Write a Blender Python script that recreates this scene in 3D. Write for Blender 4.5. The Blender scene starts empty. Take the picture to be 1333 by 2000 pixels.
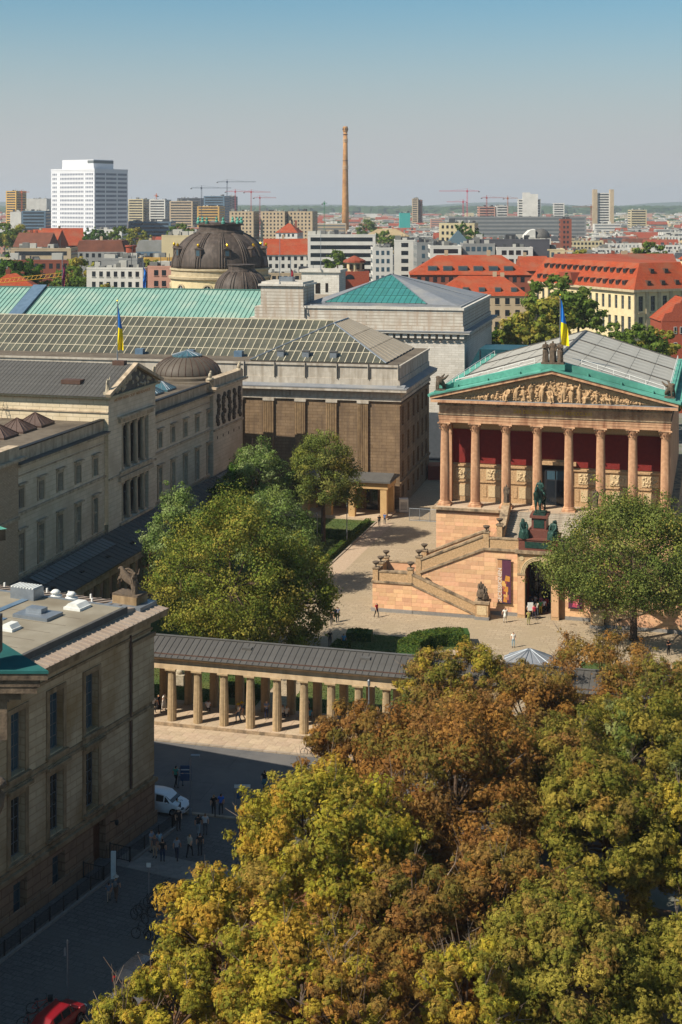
import bpy, bmesh, math, random
import numpy as np
from mathutils import Vector, Matrix, Quaternion
R = math.radians
sc = bpy.context.scene
COL = sc.collection
random.seed(7); np.random.seed(7)
# ------------------------------------------------------------------ camera, sky, sun, exposure
F, H, W0, H0 = 2800.0, 48.0, 1333.0, 2000.0
cam_d = bpy.data.cameras.new('camera'); cam = bpy.data.objects.new('camera', cam_d); COL.objects.link(cam)
cam.location = (0, 0, H); cam.rotation_euler = (R(90), 0, 0)
cam_d.sensor_fit = 'VERTICAL'; cam_d.sensor_height = 36.0; cam_d.lens = F / H0 * 36.0
cam_d.shift_y = -(H0 / 2 - 400.0) / H0
cam_d.clip_start = 1.0; cam_d.clip_end = 40000.0
sc.camera = cam
SUN_EL, SUN_AZ = 45.0, 60.0            # light travels towards +x +y
wd = bpy.data.worlds.new('World'); sc.world = wd; wd.use_nodes = True
nt = wd.node_tree; bg = nt.nodes['Background']
sky = nt.nodes.new('ShaderNodeTexSky'); sky.sky_type = 'NISHITA'; sky.sun_disc = False
sky.sun_elevation = R(SUN_EL); sky.sun_rotation = R(SUN_AZ + 180)
sky.altitude = 50; sky.air_density = 1.0; sky.dust_density = 1.0; sky.ozone_density = 4.0
# even grey haze layer low over the horizon, all the way round
tcw = nt.nodes.new('ShaderNodeTexCoord'); sep = nt.nodes.new('ShaderNodeSeparateXYZ'); nt.links.new(tcw.outputs['Generated'], sep.inputs[0])
hzr = nt.nodes.new('ShaderNodeMapRange'); hzr.interpolation_type = 'SMOOTHSTEP'; nt.links.new(sep.outputs[2], hzr.inputs[0])
hzr.inputs[1].default_value = .02; hzr.inputs[2].default_value = .165; hzr.inputs[3].default_value = 1.0; hzr.inputs[4].default_value = .05
hzm = nt.nodes.new('ShaderNodeMix'); hzm.data_type = 'RGBA'; nt.links.new(hzr.outputs[0], hzm.inputs[0])
tint = nt.nodes.new('ShaderNodeMix'); tint.data_type = 'RGBA'; tint.blend_type = 'MULTIPLY'; tint.inputs[0].default_value = 1; tint.inputs[7].default_value = (.285, .44, .435, 1); nt.links.new(sky.outputs[0], tint.inputs[6])
nt.links.new(tint.outputs[2], hzm.inputs[6]); hzm.inputs[7].default_value = (2.12, 2.17, 2.2, 1)
nt.links.new(hzm.outputs[2], bg.inputs[0]); bg.inputs[1].default_value = 0.15
sun_d = bpy.data.lights.new('sun', 'SUN'); sun_d.energy = 4.6; sun_d.angle = R(0.5); sun_d.color = (1.0, 0.91, 0.78)
sun = bpy.data.objects.new('sun', sun_d); COL.objects.link(sun)
ld = Vector((math.sin(R(SUN_AZ)) * math.cos(R(SUN_EL)), math.cos(R(SUN_AZ)) * math.cos(R(SUN_EL)), -math.sin(R(SUN_EL))))
sun.rotation_euler = ld.to_track_quat('-Z', 'Y').to_euler(); sun.location = (-200, -200, 300)
sc.view_settings.view_transform = 'Standard'; sc.view_settings.look = 'None'
sc.view_settings.exposure = 0.66; sc.view_settings.gamma = 1.0; sc.view_settings.use_curve_mapping = False
sc.render.engine = 'CYCLES'
sc.cycles.max_bounces = 6; sc.cycles.diffuse_bounces = 3; sc.cycles.glossy_bounces = 2
sc.cycles.transmission_bounces = 3; sc.cycles.transparent_max_bounces = 6; sc.cycles.volume_bounces = 0

# ------------------------------------------------------------------ materials
def lin(h):
    h = h.lstrip('#'); o = []
    for i in (0, 2, 4):
        c = int(h[i:i+2], 16) / 255.0
        o.append(c / 12.92 if c <= .04045 else ((c + .055) / 1.055) ** 2.4)
    return tuple(o)
MATS = {}
def mat(name, c, c2=None, scale=1.5, rough=.85, bump=0., rnd=0., stain=None, brick=None, metal=0., spec=.25, bscale=None, streak=None, pave=None):
    if name in MATS: return MATS[name]
    m = bpy.data.materials.new(name); m.use_nodes = True
    n = m.node_tree.nodes; L = m.node_tree.links; bs = n['Principled BSDF']
    bs.inputs['Roughness'].default_value = rough; bs.inputs['Metallic'].default_value = metal
    bs.inputs['Specular IOR Level'].default_value = spec
    c = lin(c); c2 = lin(c2) if c2 else tuple(x * .78 for x in c)
    tc = n.new('ShaderNodeTexCoord'); co = tc.outputs['Object']
    nz = n.new('ShaderNodeTexNoise'); nz.inputs['Scale'].default_value = scale; nz.inputs['Detail'].default_value = 6
    nz.inputs['Roughness'].default_value = .65
    L.new(co, nz.inputs['Vector'])
    mr = n.new('ShaderNodeMapRange'); mr.inputs[1].default_value = .32; mr.inputs[2].default_value = .68
    L.new(nz.outputs[0], mr.inputs[0])
    mx = n.new('ShaderNodeMix'); mx.data_type = 'RGBA'
    mx.inputs[6].default_value = (*c, 1); mx.inputs[7].default_value = (*c2, 1); L.new(mr.outputs[0], mx.inputs[0])
    out = mx.outputs[2]
    if pave:
        bw, bh, bc, bamt, ang = pave
        mpv = n.new('ShaderNodeMapping'); mpv.inputs['Rotation'].default_value = (0, 0, R(ang)); L.new(co, mpv.inputs[0])
        bt = n.new('ShaderNodeTexBrick'); L.new(mpv.outputs[0], bt.inputs['Vector']); bt.inputs['Scale'].default_value = 1; bt.inputs['Brick Width'].default_value = bw; bt.inputs['Row Height'].default_value = bh
        bt.inputs['Mortar Size'].default_value = .03; bt.inputs['Color1'].default_value = (1, 1, 1, 1); bt.inputs['Color2'].default_value = (1-bamt, 1-bamt, 1-bamt, 1); bt.inputs['Mortar'].default_value = (*lin(bc), 1)
        mp_ = n.new('ShaderNodeMix'); mp_.data_type = 'RGBA'; mp_.blend_type = 'MULTIPLY'; mp_.inputs[0].default_value = 1; L.new(out, mp_.inputs[6]); L.new(bt.outputs[0], mp_.inputs[7]); out = mp_.outputs[2]
    if brick:
        bw, bh, bc, bamt = brick
        sx = n.new('ShaderNodeSeparateXYZ'); L.new(co, sx.inputs[0])
        ad = n.new('ShaderNodeMath'); L.new(sx.outputs[0], ad.inputs[0]); L.new(sx.outputs[1], ad.inputs[1])
        cb = n.new('ShaderNodeCombineXYZ'); L.new(ad.outputs[0], cb.inputs[0]); L.new(sx.outputs[2], cb.inputs[1])
        bt = n.new('ShaderNodeTexBrick'); L.new(cb.outputs[0], bt.inputs['Vector'])
        bt.inputs['Scale'].default_value = 1; bt.inputs['Brick Width'].default_value = bw; bt.inputs['Row Height'].default_value = bh
        bt.inputs['Mortar Size'].default_value = .035 * bh / .4; bt.inputs['Color1'].default_value = (1, 1, 1, 1)
        bt.inputs['Color2'].default_value = (1-bamt, 1-bamt, 1-bamt, 1); bt.inputs['Mortar'].default_value = (*lin(bc), 1)
        mb_ = n.new('ShaderNodeMix'); mb_.data_type = 'RGBA'; mb_.blend_type = 'MULTIPLY'; mb_.inputs[0].default_value = 1
        L.new(out, mb_.inputs[6]); L.new(bt.outputs[0], mb_.inputs[7]); out = mb_.outputs[2]
    if stain or streak:
        st = n.new('ShaderNodeTexNoise'); st.inputs['Scale'].default_value = .22 if stain else 1.3; st.inputs['Detail'].default_value = 5
        if streak:
            mp = n.new('ShaderNodeMapping'); mp.inputs['Scale'].default_value = (1, 1, .12); L.new(co, mp.inputs[0]); L.new(mp.outputs[0], st.inputs['Vector'])
        else: L.new(co, st.inputs['Vector'])
        r2 = n.new('ShaderNodeMapRange'); r2.inputs[1].default_value = .45; r2.inputs[2].default_value = .72
        L.new(st.outputs[0], r2.inputs[0])
        m2 = n.new('ShaderNodeMix'); m2.data_type = 'RGBA'; L.new(r2.outputs[0], m2.inputs[0])
        L.new(out, m2.inputs[6]); m2.inputs[7].default_value = (*lin(stain or streak), 1); out = m2.outputs[2]
    if rnd:
        oi = n.new('ShaderNodeObjectInfo'); hs = n.new('ShaderNodeHueSaturation'); L.new(out, hs.inputs['Color'])
        a = n.new('ShaderNodeMapRange'); L.new(oi.outputs['Random'], a.inputs[0]); a.inputs[3].default_value = 1 - rnd; a.inputs[4].default_value = 1 + rnd * .7
        L.new(a.outputs[0], hs.inputs['Value'])
        ml = n.new('ShaderNodeMath'); ml.operation = 'MULTIPLY'; ml.inputs[1].default_value = 7.31; L.new(oi.outputs['Random'], ml.inputs[0])
        fr = n.new('ShaderNodeMath'); fr.operation = 'FRACT'; L.new(ml.outputs[0], fr.inputs[0])
        b = n.new('ShaderNodeMapRange'); L.new(fr.outputs[0], b.inputs[0]); b.inputs[3].default_value = .5 - rnd * .05; b.inputs[4].default_value = .5 + rnd * .035
        L.new(b.outputs[0], hs.inputs['Hue']); out = hs.outputs[0]
    L.new(out, bs.inputs['Base Color'])
    if bump:
        bn = n.new('ShaderNodeTexNoise'); bn.inputs['Scale'].default_value = bscale or scale * 4; bn.inputs['Detail'].default_value = 4
        L.new(co, bn.inputs['Vector'])
        bp = n.new('ShaderNodeBump'); bp.inputs['Strength'].default_value = bump; bp.inputs['Distance'].default_value = .05
        L.new(bn.outputs[0], bp.inputs['Height']); L.new(bp.outputs[0], bs.inputs['Normal'])
    MATS[name] = m; return m
def leafmat(name):
    if name in MATS: return MATS[name]
    m = bpy.data.materials.new(name); m.use_nodes = True; n = m.node_tree.nodes; L = m.node_tree.links
    n.remove(n['Principled BSDF']); at = n.new('ShaderNodeAttribute'); at.attribute_name = 'Col'
    d = n.new('ShaderNodeBsdfDiffuse'); t = n.new('ShaderNodeBsdfTranslucent'); mx = n.new('ShaderNodeMixShader'); mx.inputs[0].default_value = .38
    L.new(at.outputs[0], d.inputs[0]); L.new(at.outputs[0], t.inputs[0]); L.new(d.outputs[0], mx.inputs[1]); L.new(t.outputs[0], mx.inputs[2])
    L.new(mx.outputs[0], n['Material Output'].inputs[0]); MATS[name] = m; return m
def glassmat(name, c, rough=.12, spec=.6):
    return mat(name, c, scale=.5, rough=rough, spec=spec)
def plain(name, c, rough=.6, metal=0.): return mat(name, c, scale=3, rough=rough, metal=metal)

M_ = dict(
 pink=mat('gallery_sandstone', '#c9a07c', '#ab8061', scale=2.2, rough=.9, bump=.15, streak='#8a5f46'),
 block=mat('gallery_block', '#d9b189', '#cf9f78', scale=2.5, rough=.92, bump=.15, rnd=.2),
 tan=mat('carved_sandstone', '#c4a37c', '#977a58', scale=5, rough=.95, bump=.6, bscale=9),
 trim=mat('grey_sandstone_trim', '#b0987a', '#7d6b55', scale=2.5, rough=.95, bump=.2, streak='#4f453a'),
 relief=mat('relief_panel_stone', '#d3bc95', '#b09873', scale=8, rough=.95, bump=.5, bscale=10),
 joint=mat('joint_mortar', '#a88465', scale=3),
 redwall=mat('oxblood_plaster', '#7d2a24', '#6c221e', scale=2),
 copper=mat('copper_patina', '#62a592', '#4d8b7b', scale=1.4, rough=.8, stain='#3c6f62'),
 copper_dark=mat('dark_copper', '#225a57', '#194542', scale=1.5, rough=.8, stain='#1a3f40'),
 roofgrey=mat('gallery_roof_glass', '#b3aea2', '#9d988c', scale=.8, rough=.55, stain='#8c867a', spec=.3),
 white=mat('white_paint', '#d8d8d2', rough=.6),
 bronze=mat('green_bronze', '#2b4a40', '#1b302b', scale=3.5, rough=.55, metal=.25, bump=.3, bscale=8),
 granite=mat('red_granite', '#74493f', '#5e392f', scale=9, rough=.5),
 statue=mat('dark_stone_statue', '#6b5c4c', '#453b32', scale=4, rough=.95, bump=.5, bscale=9),
 statue_w=mat('pale_statue', '#b9ad98', '#92866f', scale=4, rough=.95, bump=.4),
 neues=mat('neues_plaster', '#d6c6ae', '#c3b299', scale=.6, rough=.95, brick=(1.8, .55, '#e6e6e6', .12), stain='#b09e88'),
 neues_s=mat('neues_trim', '#bfac92', '#a08e78', scale=1.5, rough=.95, streak='#8a7a64'),
 brickw=mat('neues_brick', '#bca68c', '#a58e74', scale=6, rough=.95, brick=(.5, .16, '#d2c8bc', .18)),
 slate=mat('slate_roof', '#55534f', '#44423f', scale=2, rough=.7, rnd=.1),
 zinc=mat('zinc_roof', '#5b5955', '#4d4b48', scale=.7, rough=.6, stain='#45423e'),
 tarroof=mat('bitumen_roof', '#6d6355', '#594f43', scale=.8, rough=.95, stain='#4b4238'),
 altes=mat('altes_sandstone', '#c4ae8c', '#af9878', scale=.7, rough=.95, brick=(1.6, .5, '#ded8d0', .17), stain='#86693f'),
 altes_s=mat('altes_trim', '#a08868', '#7d674c', scale=1.6, rough=.95, streak='#6b573d'),
 socle=mat('altes_socle', '#93765c', '#7e6450', scale=1.2, rough=.95, brick=(1.7, .6, '#d8d0c8', .14)),
 altroof=mat('altes_flat_roof', '#8d8575', '#7d7565', scale=.5, rough=.95, stain='#6f6554'),
 ribroof=mat('ribbed_metal_roof', '#a39485', '#857769', scale=1, rough=.7, stain='#8a7565'),
 perg=mat('pergamon_brown_wall', '#8d775d', '#705d48', scale=.5, rough=.95, brick=(1.5, .5, '#cfc8c0', .15), streak='#5e4e3e'),
 pergp=mat('pergamon_pilaster', '#927a5a', '#735e46', scale=1.5, rough=.95, streak='#5e4c3a'),
 perglow=mat('pergamon_lower_stone', '#8a7256', '#6e5942', scale=.8, rough=.95, brick=(1.5, .5, '#cfc8c0', .15)),
 lime=mat('cleaned_limestone', '#b9b1a4', '#a39a8c', scale=1.1, rough=.92, streak='#8d8375'),
 limew=mat('white_limestone', '#cfcac0', '#bfb9ae', scale=.8, rough=.92, brick=(1.3, .42, '#dedad4', .14)),
 limet=mat('white_limestone_attic', '#c6bfb2', '#b0a698', scale=.5, rough=.92, brick=(40, .6, '#b4aea6', .06), streak='#a08e7c'),
 patina=mat('pale_green_copper_roof', '#7d9d90', '#6b9084', scale=.35, rough=.75, stain='#92a394', streak=None),
 patina_s=mat('green_roof_seam', '#4e7a6f', rough=.8),
 blueroof=mat('blue_grey_walkway', '#5d7285', '#4c6072', scale=1, rough=.5),
 glassroof=mat('old_roof_glass', '#5c5a49', '#44443b', scale=1.3, rough=.35, spec=.4, rnd=.28),
 glassbar=mat('pale_glazing_bar', '#c9bfa6', '#b0a58c', scale=2, rough=.7),
 tealglass=mat('teal_glass_roof', '#3f8279', '#35716b', scale=.6, rough=.3, spec=.5, rnd=.15),
 leadroof=mat('lead_sheet_roof', '#7e8084', '#6f7276', scale=.8, rough=.6, stain='#8a8884'),
 beigeroof=mat('beige_roof_sheet', '#a89c8a', '#958976', scale=.5, rough=.8, stain='#8a7d6a'),
 domeb=mat('bode_dome_copper', '#4a4038', '#3b322c', scale=.5, rough=.6, streak='#5c5048'),
 cream=mat('cream_stucco', '#d2c198', '#c1b088', scale=.6, rough=.9),
 creamt=mat('cream_trim', '#b8a98b', '#9c8d70', scale=1, rough=.9),
 gold=mat('gilding', '#d6a82c', rough=.35, metal=.8),
 redroof=mat('red_tile_roof', '#a84a2a', '#934022', scale=1.2, rough=.9, brick=(.6, .4, '#c8bcb4', .2), stain='#8a5138'),
 redroof2=mat('brick_red_roof', '#8e4430', '#7a3828', scale=1.2, rough=.9, stain='#75503f'),
 brick=mat('red_brick', '#9b4f38', '#7f3c2b', scale=3, rough=.95),
 asphalt=mat('asphalt', '#636261', '#565555', scale=.9, rough=.95, bump=.1, bscale=30, stain='#666360', pave=(9, 3.4, '#d8d8d8', .1, 14.8)),
 cobble=mat('court_paving', '#b5a389', '#8d7d67', scale=5, rough=.95, bump=.5, bscale=12, stain='#96866d', pave=(1.1, .7, '#cfcac0', .16, 14.8)),
 plaza=mat('small_cobbles', '#6c6b69', '#525150', scale=6, rough=.95, bump=.5, bscale=20, stain='#5c5b59', pave=(.8, .5, '#c4c4c4', .2, 24.3)),
 slab=mat('granite_slab', '#b6a28a', '#a08c74', scale=3, rough=.95, rnd=.12),
 slabd=mat('grey_granite_slab', '#8b8781', '#787470', scale=3, rough=.95, rnd=.12),
 kerb=mat('kerb_stone', '#a39583', '#8b7d6c', scale=2, rough=.95, rnd=.1),
 ground=mat('city_ground', '#7b776f', '#5c5953', scale=.02, rough=1, stain='#556049'),
 earth=mat('earth_leaf_litter', '#7a5a42', '#4f3c2c', scale=2, rough=1, bump=.4, stain='#8a5a36'),
 grass=mat('lawn', '#47582a', '#394820', scale=3, rough=1, bump=.5, bscale=25, stain='#565a2e'),
 bark=mat('bark', '#5b4a3b', '#3d3128', scale=6, rough=1, bump=.5),
 twig=mat('twig', '#857566', '#66594d', scale=4, rough=1),
 steel=mat('dark_steel', '#33363a', rough=.5, metal=.3),
 galv=mat('galvanised_steel', '#8a9096', '#777d83', rough=.45, metal=.5),
 black=mat('black_iron', '#202225', rough=.55),
 glass=glassmat('dark_window_glass', '#20272d'),
 glassb=glassmat('blue_window_glass', '#3c5460'),
 frame=mat('window_frame_grey', '#6a6f70', rough=.6),
 framew=mat('window_frame_white', '#b9b8b2', rough=.6),
 darkint=mat('dark_interior', '#221d1a', rough=.9),
 door=mat('oak_door', '#6b4632', '#53341f', scale=4, rough=.6),
 tyre=mat('tyre', '#1b1b1c', rough=.9), rim=mat('wheel_rim', '#8e9397', rough=.35, metal=.7),
 carwhite=mat('white_car_paint', '#cfd3d6', '#cacfd2', rough=.25, spec=.5), carred=mat('red_car_paint', '#7d1018', '#760e16', rough=.3, spec=.5),
 blue_f=plain('flag_blue', '#1f6fc4'), yellow_f=plain('flag_yellow', '#f0d516'), magenta=plain('magenta_banner', '#c21b57', .8),
)

# ------------------------------------------------------------------ helpers
def fr(th):
    t = R(th); return (math.cos(t), -math.sin(t)), (math.sin(t), math.cos(t))
def w2(b, a, th):
    B, A = fr(th); return (b * B[0] + a * A[0], b * B[1] + a * A[1])
def px(u, v, z=0):
    d = (H - z) * F / (v - 400.0); return ((u - 666.5) / F * d, d)
def pxd(u, d): return ((u - 666.5) / F * d, d)
def zat(v, d): return H - (v - 400.0) / F * d
ORG = {}
def tag(o, label=None, cat=None, group=None, kind=None):
    if label: o['label'] = label
    if cat: o['category'] = cat
    if group: o['group'] = group
    if kind: o['kind'] = kind
    return o
def thing(name, label, cat, b, a, th=0., group=None, z=0., kind=None):
    o = bpy.data.objects.new(name, None); COL.objects.link(o); o.empty_display_size = .5
    x, y = w2(b, a, th); o.location = (x, y, z); o.rotation_euler = (0, 0, -R(th)); ORG[o.name] = (b, a, z)
    return tag(o, label, cat, group, kind)
def inst(name, me, parent, loc=(0, 0, 0), rz=0., scale=None, m=None):
    o = bpy.data.objects.new(name, me); COL.objects.link(o)
    if parent is not None:
        o.parent = parent; g = ORG.get(parent.name, (0, 0, 0)); o.location = (loc[0] - g[0], loc[1] - g[1], loc[2] - g[2])
        ORG[o.name] = (loc[0], loc[1], loc[2]) if any(loc) else g
        if not any(loc): o.location = (0, 0, 0)
    else: o.location = loc
    o.rotation_euler = (0, 0, rz)
    if scale: o.scale = scale if hasattr(scale, '__len__') else (scale,) * 3
    return o
class MB:
    def __init__(s): s.v = []; s.f = []; s.mi = []; s.cur = 0
    def add(s, vs, fs):
        n = len(s.v); s.v += [tuple(v) for v in vs]
        for f in fs: s.f.append([i + n for i in f]); s.mi.append(s.cur)
        return s
    def poly(s, *pts): return s.add(pts, [list(range(len(pts)))])
    def box(s, x0, x1, y0, y1, z0, z1, bottom=True):
        v = [(x0,y0,z0),(x1,y0,z0),(x1,y1,z0),(x0,y1,z0),(x0,y0,z1),(x1,y0,z1),(x1,y1,z1),(x0,y1,z1)]
        f = [[4,5,6,7],[0,1,5,4],[1,2,6,5],[2,3,7,6],[3,0,4,7]]
        if bottom: f.append([3,2,1,0])
        return s.add(v, f)
    def prof(s, poly, y0, y1, axis='y'):
        n = len(poly)
        if axis == 'y': v = [(p[0], y0, p[1]) for p in poly] + [(p[0], y1, p[1]) for p in poly]
        elif axis == 'x': v = [(y0, p[0], p[1]) for p in poly] + [(y1, p[0], p[1]) for p in poly]
        else: v = [(p[0], p[1], y0) for p in poly] + [(p[0], p[1], y1) for p in poly]
        f = [list(range(n)), list(range(2*n-1, n-1, -1))] + [[i, i+n, (i+1) % n + n, (i+1) % n] for i in range(n)]
        return s.add(v, f)
    def lathe(s, cx, cy, pr, n=16, flute=0., cap=True):
        v = []
        for r, z in pr:
            for k in range(n):
                a = 2 * math.pi * k / n; rr = r * (1 - (flute if k % 2 else 0)); v.append((cx + rr * math.cos(a), cy + rr * math.sin(a), z))
        f = []
        for j in range(len(pr) - 1):
            for k in range(n): f.append([j*n+k, j*n+(k+1) % n, (j+1)*n+(k+1) % n, (j+1)*n+k])
        if cap: f.append(list(range((len(pr)-1)*n, len(pr)*n))); f.append(list(range(n-1, -1, -1)))
        return s.add(v, f)
    def tube(s, pts, rad, n=6, cap=True):
        P = [Vector(p) for p in pts]; rad = rad if hasattr(rad, '__len__') else [rad] * len(P)
        v = []; 
        up = Vector((0, 0, 1)); t0 = (P[1] - P[0]).normalized()
        if abs(t0.dot(up)) > .95: up = Vector((1, 0, 0))
        for i, p in enumerate(P):
            t = (P[min(i+1, len(P)-1)] - P[max(i-1, 0)]).normalized()
            x = t.cross(up); x = x.normalized() if x.length > 1e-4 else Vector((0, 1, 0)); y = x.cross(t); up = y
            for k in range(n):
                a = 2 * math.pi * k / n; v.append(p + (x * math.cos(a) + y * math.sin(a)) * rad[i])
        f = []
        for j in range(len(P) - 1):
            for k in range(n): f.append([j*n+k, j*n+(k+1) % n, (j+1)*n+(k+1) % n, (j+1)*n+k])
        if cap: f.append(list(range(n-1, -1, -1))); f.append(list(range((len(P)-1)*n, len(P)*n)))
        return s.add(v, f)
    def blob(s, c, r, n=8, m=6, jit=0., rs=None):
        v = []; rs = rs or random
        for j in range(m + 1):
            ph = math.pi * j / m
            for k in range(n):
                a = 2 * math.pi * k / n; q = 1 + rs.uniform(-jit, jit)
                v.append((c[0] + r[0]*q*math.sin(ph)*math.cos(a), c[1] + r[1]*q*math.sin(ph)*math.sin(a), c[2] - r[2]*math.cos(ph)))
        f = [[j*n+k, j*n+(k+1) % n, (j+1)*n+(k+1) % n, (j+1)*n+k] for j in range(m) for k in range(n)]
        return s.add(v, f)
    def wall(s, p0, d, L, z0, z1, holes=(), depth=.4, inner=True):
        """front face from p0 along unit d; outward normal is d rotated -90; holes = (s0,s1,za,zb[,arch])"""
        nx, ny = d[1], -d[0]
        def P(q, z, w=0.): return (p0[0] + d[0]*q - nx*w, p0[1] + d[1]*q - ny*w, z)
        S = sorted({0., L} | {h[0] for h in holes} | {h[1] for h in holes}); Z = sorted({z0, z1} | {h[2] for h in holes} | {h[3] for h in holes})
        for i in range(len(S) - 1):
            for j in range(len(Z) - 1):
                cs, cz = (S[i]+S[i+1])/2, (Z[j]+Z[j+1])/2
                if any(h[0] < cs < h[1] and h[2] < cz < h[3] for h in holes): continue
                s.poly(P(S[i], Z[j]), P(S[i+1], Z[j]), P(S[i+1], Z[j+1]), P(S[i], Z[j+1]))
        for h in holes:
            a, b, c, e = h[:4]
            s.poly(P(a, c), P(a, c, depth), P(a, e, depth), P(a, e)); s.poly(P(b, c, depth), P(b, c), P(b, e), P(b, e, depth))
            s.poly(P(a, c), P(b, c), P(b, c, depth), P(a, c, depth)); s.poly(P(a, e, depth), P(b, e, depth), P(b, e), P(a, e))
        return s
    def mesh(s, name, m, smooth=False, off=(0, 0, 0)):
        me = bpy.data.meshes.new(name); v = np.array(s.v, dtype=np.float64).reshape(-1, 3) - np.array(off)
        me.from_pydata(v.tolist(), [], s.f)
        for x in (m if isinstance(m, (list, tuple)) else [m]):
            if x: me.materials.append(x)
        if isinstance(m, (list, tuple)): me.polygons.foreach_set('material_index', s.mi)
        if smooth: me.polygons.foreach_set('use_smooth', [True] * len(s.f))
        me.update(); return me
    def obj(s, name, m, parent=None, smooth=False):
        g = ORG.get(parent.name, (0, 0, 0)) if parent is not None else (0, 0, 0)
        me = s.mesh(name, m, smooth, g); o = bpy.data.objects.new(name, me); COL.objects.link(o)
        if parent is not None: o.parent = parent; ORG[o.name] = g
        return o
def part(name, m, parent, fn, smooth=False):
    b = MB(); fn(b); return b.obj(name, m, parent, smooth)
def boxpart(name, m, parent, *b):
    k = MB()
    for q in b: k.box(*q)
    return k.obj(name, m, parent)
def skin(name, verts, edges, rad, root=0, sub=1):
    me = bpy.data.meshes.new(name); me.from_pydata(verts, edges, []); o = bpy.data.objects.new('tmp', me); COL.objects.link(o)
    o.modifiers.new('s', 'SKIN'); sv = me.skin_vertices[0].data
    for i, r in enumerate(rad): sv[i].radius = r if hasattr(r, '__len__') else (r, r); sv[i].use_root = (i == root)
    if sub: q = o.modifiers.new('d', 'SUBSURF'); q.levels = sub; q.render_levels = sub
    dg = bpy.context.evaluated_depsgraph_get(); out = bpy.data.meshes.new_from_object(o.evaluated_get(dg)); out.name = name
    bpy.data.objects.remove(o); bpy.data.meshes.remove(me)
    out.polygons.foreach_set('use_smooth', [True] * len(out.polygons)); return out
def clip(poly, A, B, C):   # keep A*x+B*z<=C
    o = []
    for i in range(len(poly)):
        p, q = poly[i], poly[(i+1) % len(poly)]; dp, dq = A*p[0]+B*p[1]-C, A*q[0]+B*q[1]-C
        if dp <= 0: o.append(p)
        if (dp < 0 < dq) or (dq < 0 < dp): t = dp/(dp-dq); o.append((p[0]+(q[0]-p[0])*t, p[1]+(q[1]-p[1])*t))
    return o
TXT = {}
def text(s, size, m, parent, loc, rot, ext=.02, name='lettering', width=None):
    c = bpy.data.curves.new('t', 'FONT'); c.body = s; c.size = size; c.extrude = ext; c.align_x = 'CENTER'; c.align_y = 'CENTER'
    o = bpy.data.objects.new('tmp', c); COL.objects.link(o); dg = bpy.context.evaluated_depsgraph_get()
    me = bpy.data.meshes.new_from_object(o.evaluated_get(dg)); bpy.data.objects.remove(o); bpy.data.curves.remove(c)
    me.materials.clear(); me.materials.append(m)
    q = inst(name, me, parent, loc); q.rotation_euler = rot
    if width: xs = [v.co.x for v in me.vertices]; k = width / (max(xs) - min(xs)); q.scale = (k, 1, 1)
    return q
def window(parent, p, d, w, h, z, depth=.4, nx=2, nz=3, fm=None, gm=None, fw=.09, name='window'):
    """recessed window: frame mesh with a pane child; p = centre on wall line, d = wall direction"""
    fm = fm or M_['frame']; gm = gm or M_['glass']; key = (round(w, 2), round(h, 2), nx, nz, fm.name, gm.name, fw)
    if key not in TXT:
        k = MB(); k.box(-w/2, -w/2+fw, 0, .08, 0, h); k.box(w/2-fw, w/2, 0, .08, 0, h); k.box(-w/2+fw, w/2-fw, 0, .08, 0, fw); k.box(-w/2+fw, w/2-fw, 0, .08, h-fw, h)
        for i in range(1, nx): x = -w/2 + w*i/nx; k.box(x-fw*.4, x+fw*.4, .005, .07, fw, h-fw)
        for i in range(1, nz): q = h*i/nz; k.box(-w/2+fw, w/2-fw, .01, .065, q-fw*.35, q+fw*.35)
        g = MB(); g.box(-w/2+.02, w/2-.02, .045, .06, .02, h-.02)
        TXT[key] = (k.mesh('window_frame', fm), g.mesh('pane', gm))
    fme, gme = TXT[key]; nxx, nyy = d[1], -d[0]; rz = math.atan2(d[1], d[0])
    o = inst(name, fme, parent, (p[0] - nxx*depth, p[1] - nyy*depth, z), rz); g = inst('pane', gme, o); g.location = (0, 0, 0); return o
# ------------------------------------------------------------------ setting: ground, roads, lawns
TH, TA, TP = 14.8, 24.3, 13.0
def sheet(name, m, pts, z, th, zb=None):
    k = MB(); P = [w2(b, a, th) for b, a in pts]
    k.poly(*[(x, y, z) for x, y in P])
    if zb is not None:
        n = len(P)
        for i in range(n): x, y = P[i], P[(i+1) % n]; k.poly((x[0], x[1], zb), (y[0], y[1], zb), (y[0], y[1], z), (x[0], x[1], z))
    o = k.obj(name, m); o['kind'] = 'structure'; return o
sheet('ground', M_['ground'], [(-20000, -300), (20000, -300), (20000, 30000), (-20000, 30000)], 0, 0)
sheet('road', M_['asphalt'], [(-140, 106.2), (70, 106.2), (70, 119.8), (-140, 119.8)], .006, TH)
sheet('plaza', M_['plaza'], [(-100, 55), (-12, 55), (-12, 106.1), (-100, 106.1)], .012, TH)
sheet('park_ground', M_['earth'], [(-46.5, 40), (60, 40), (60, 98), (-46.5, 98)], .022, TA)
court = sheet('courtyard', M_['cobble'], [(-66, 123), (45, 123), (45, 262), (-66, 262)], .01, TH)
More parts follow.
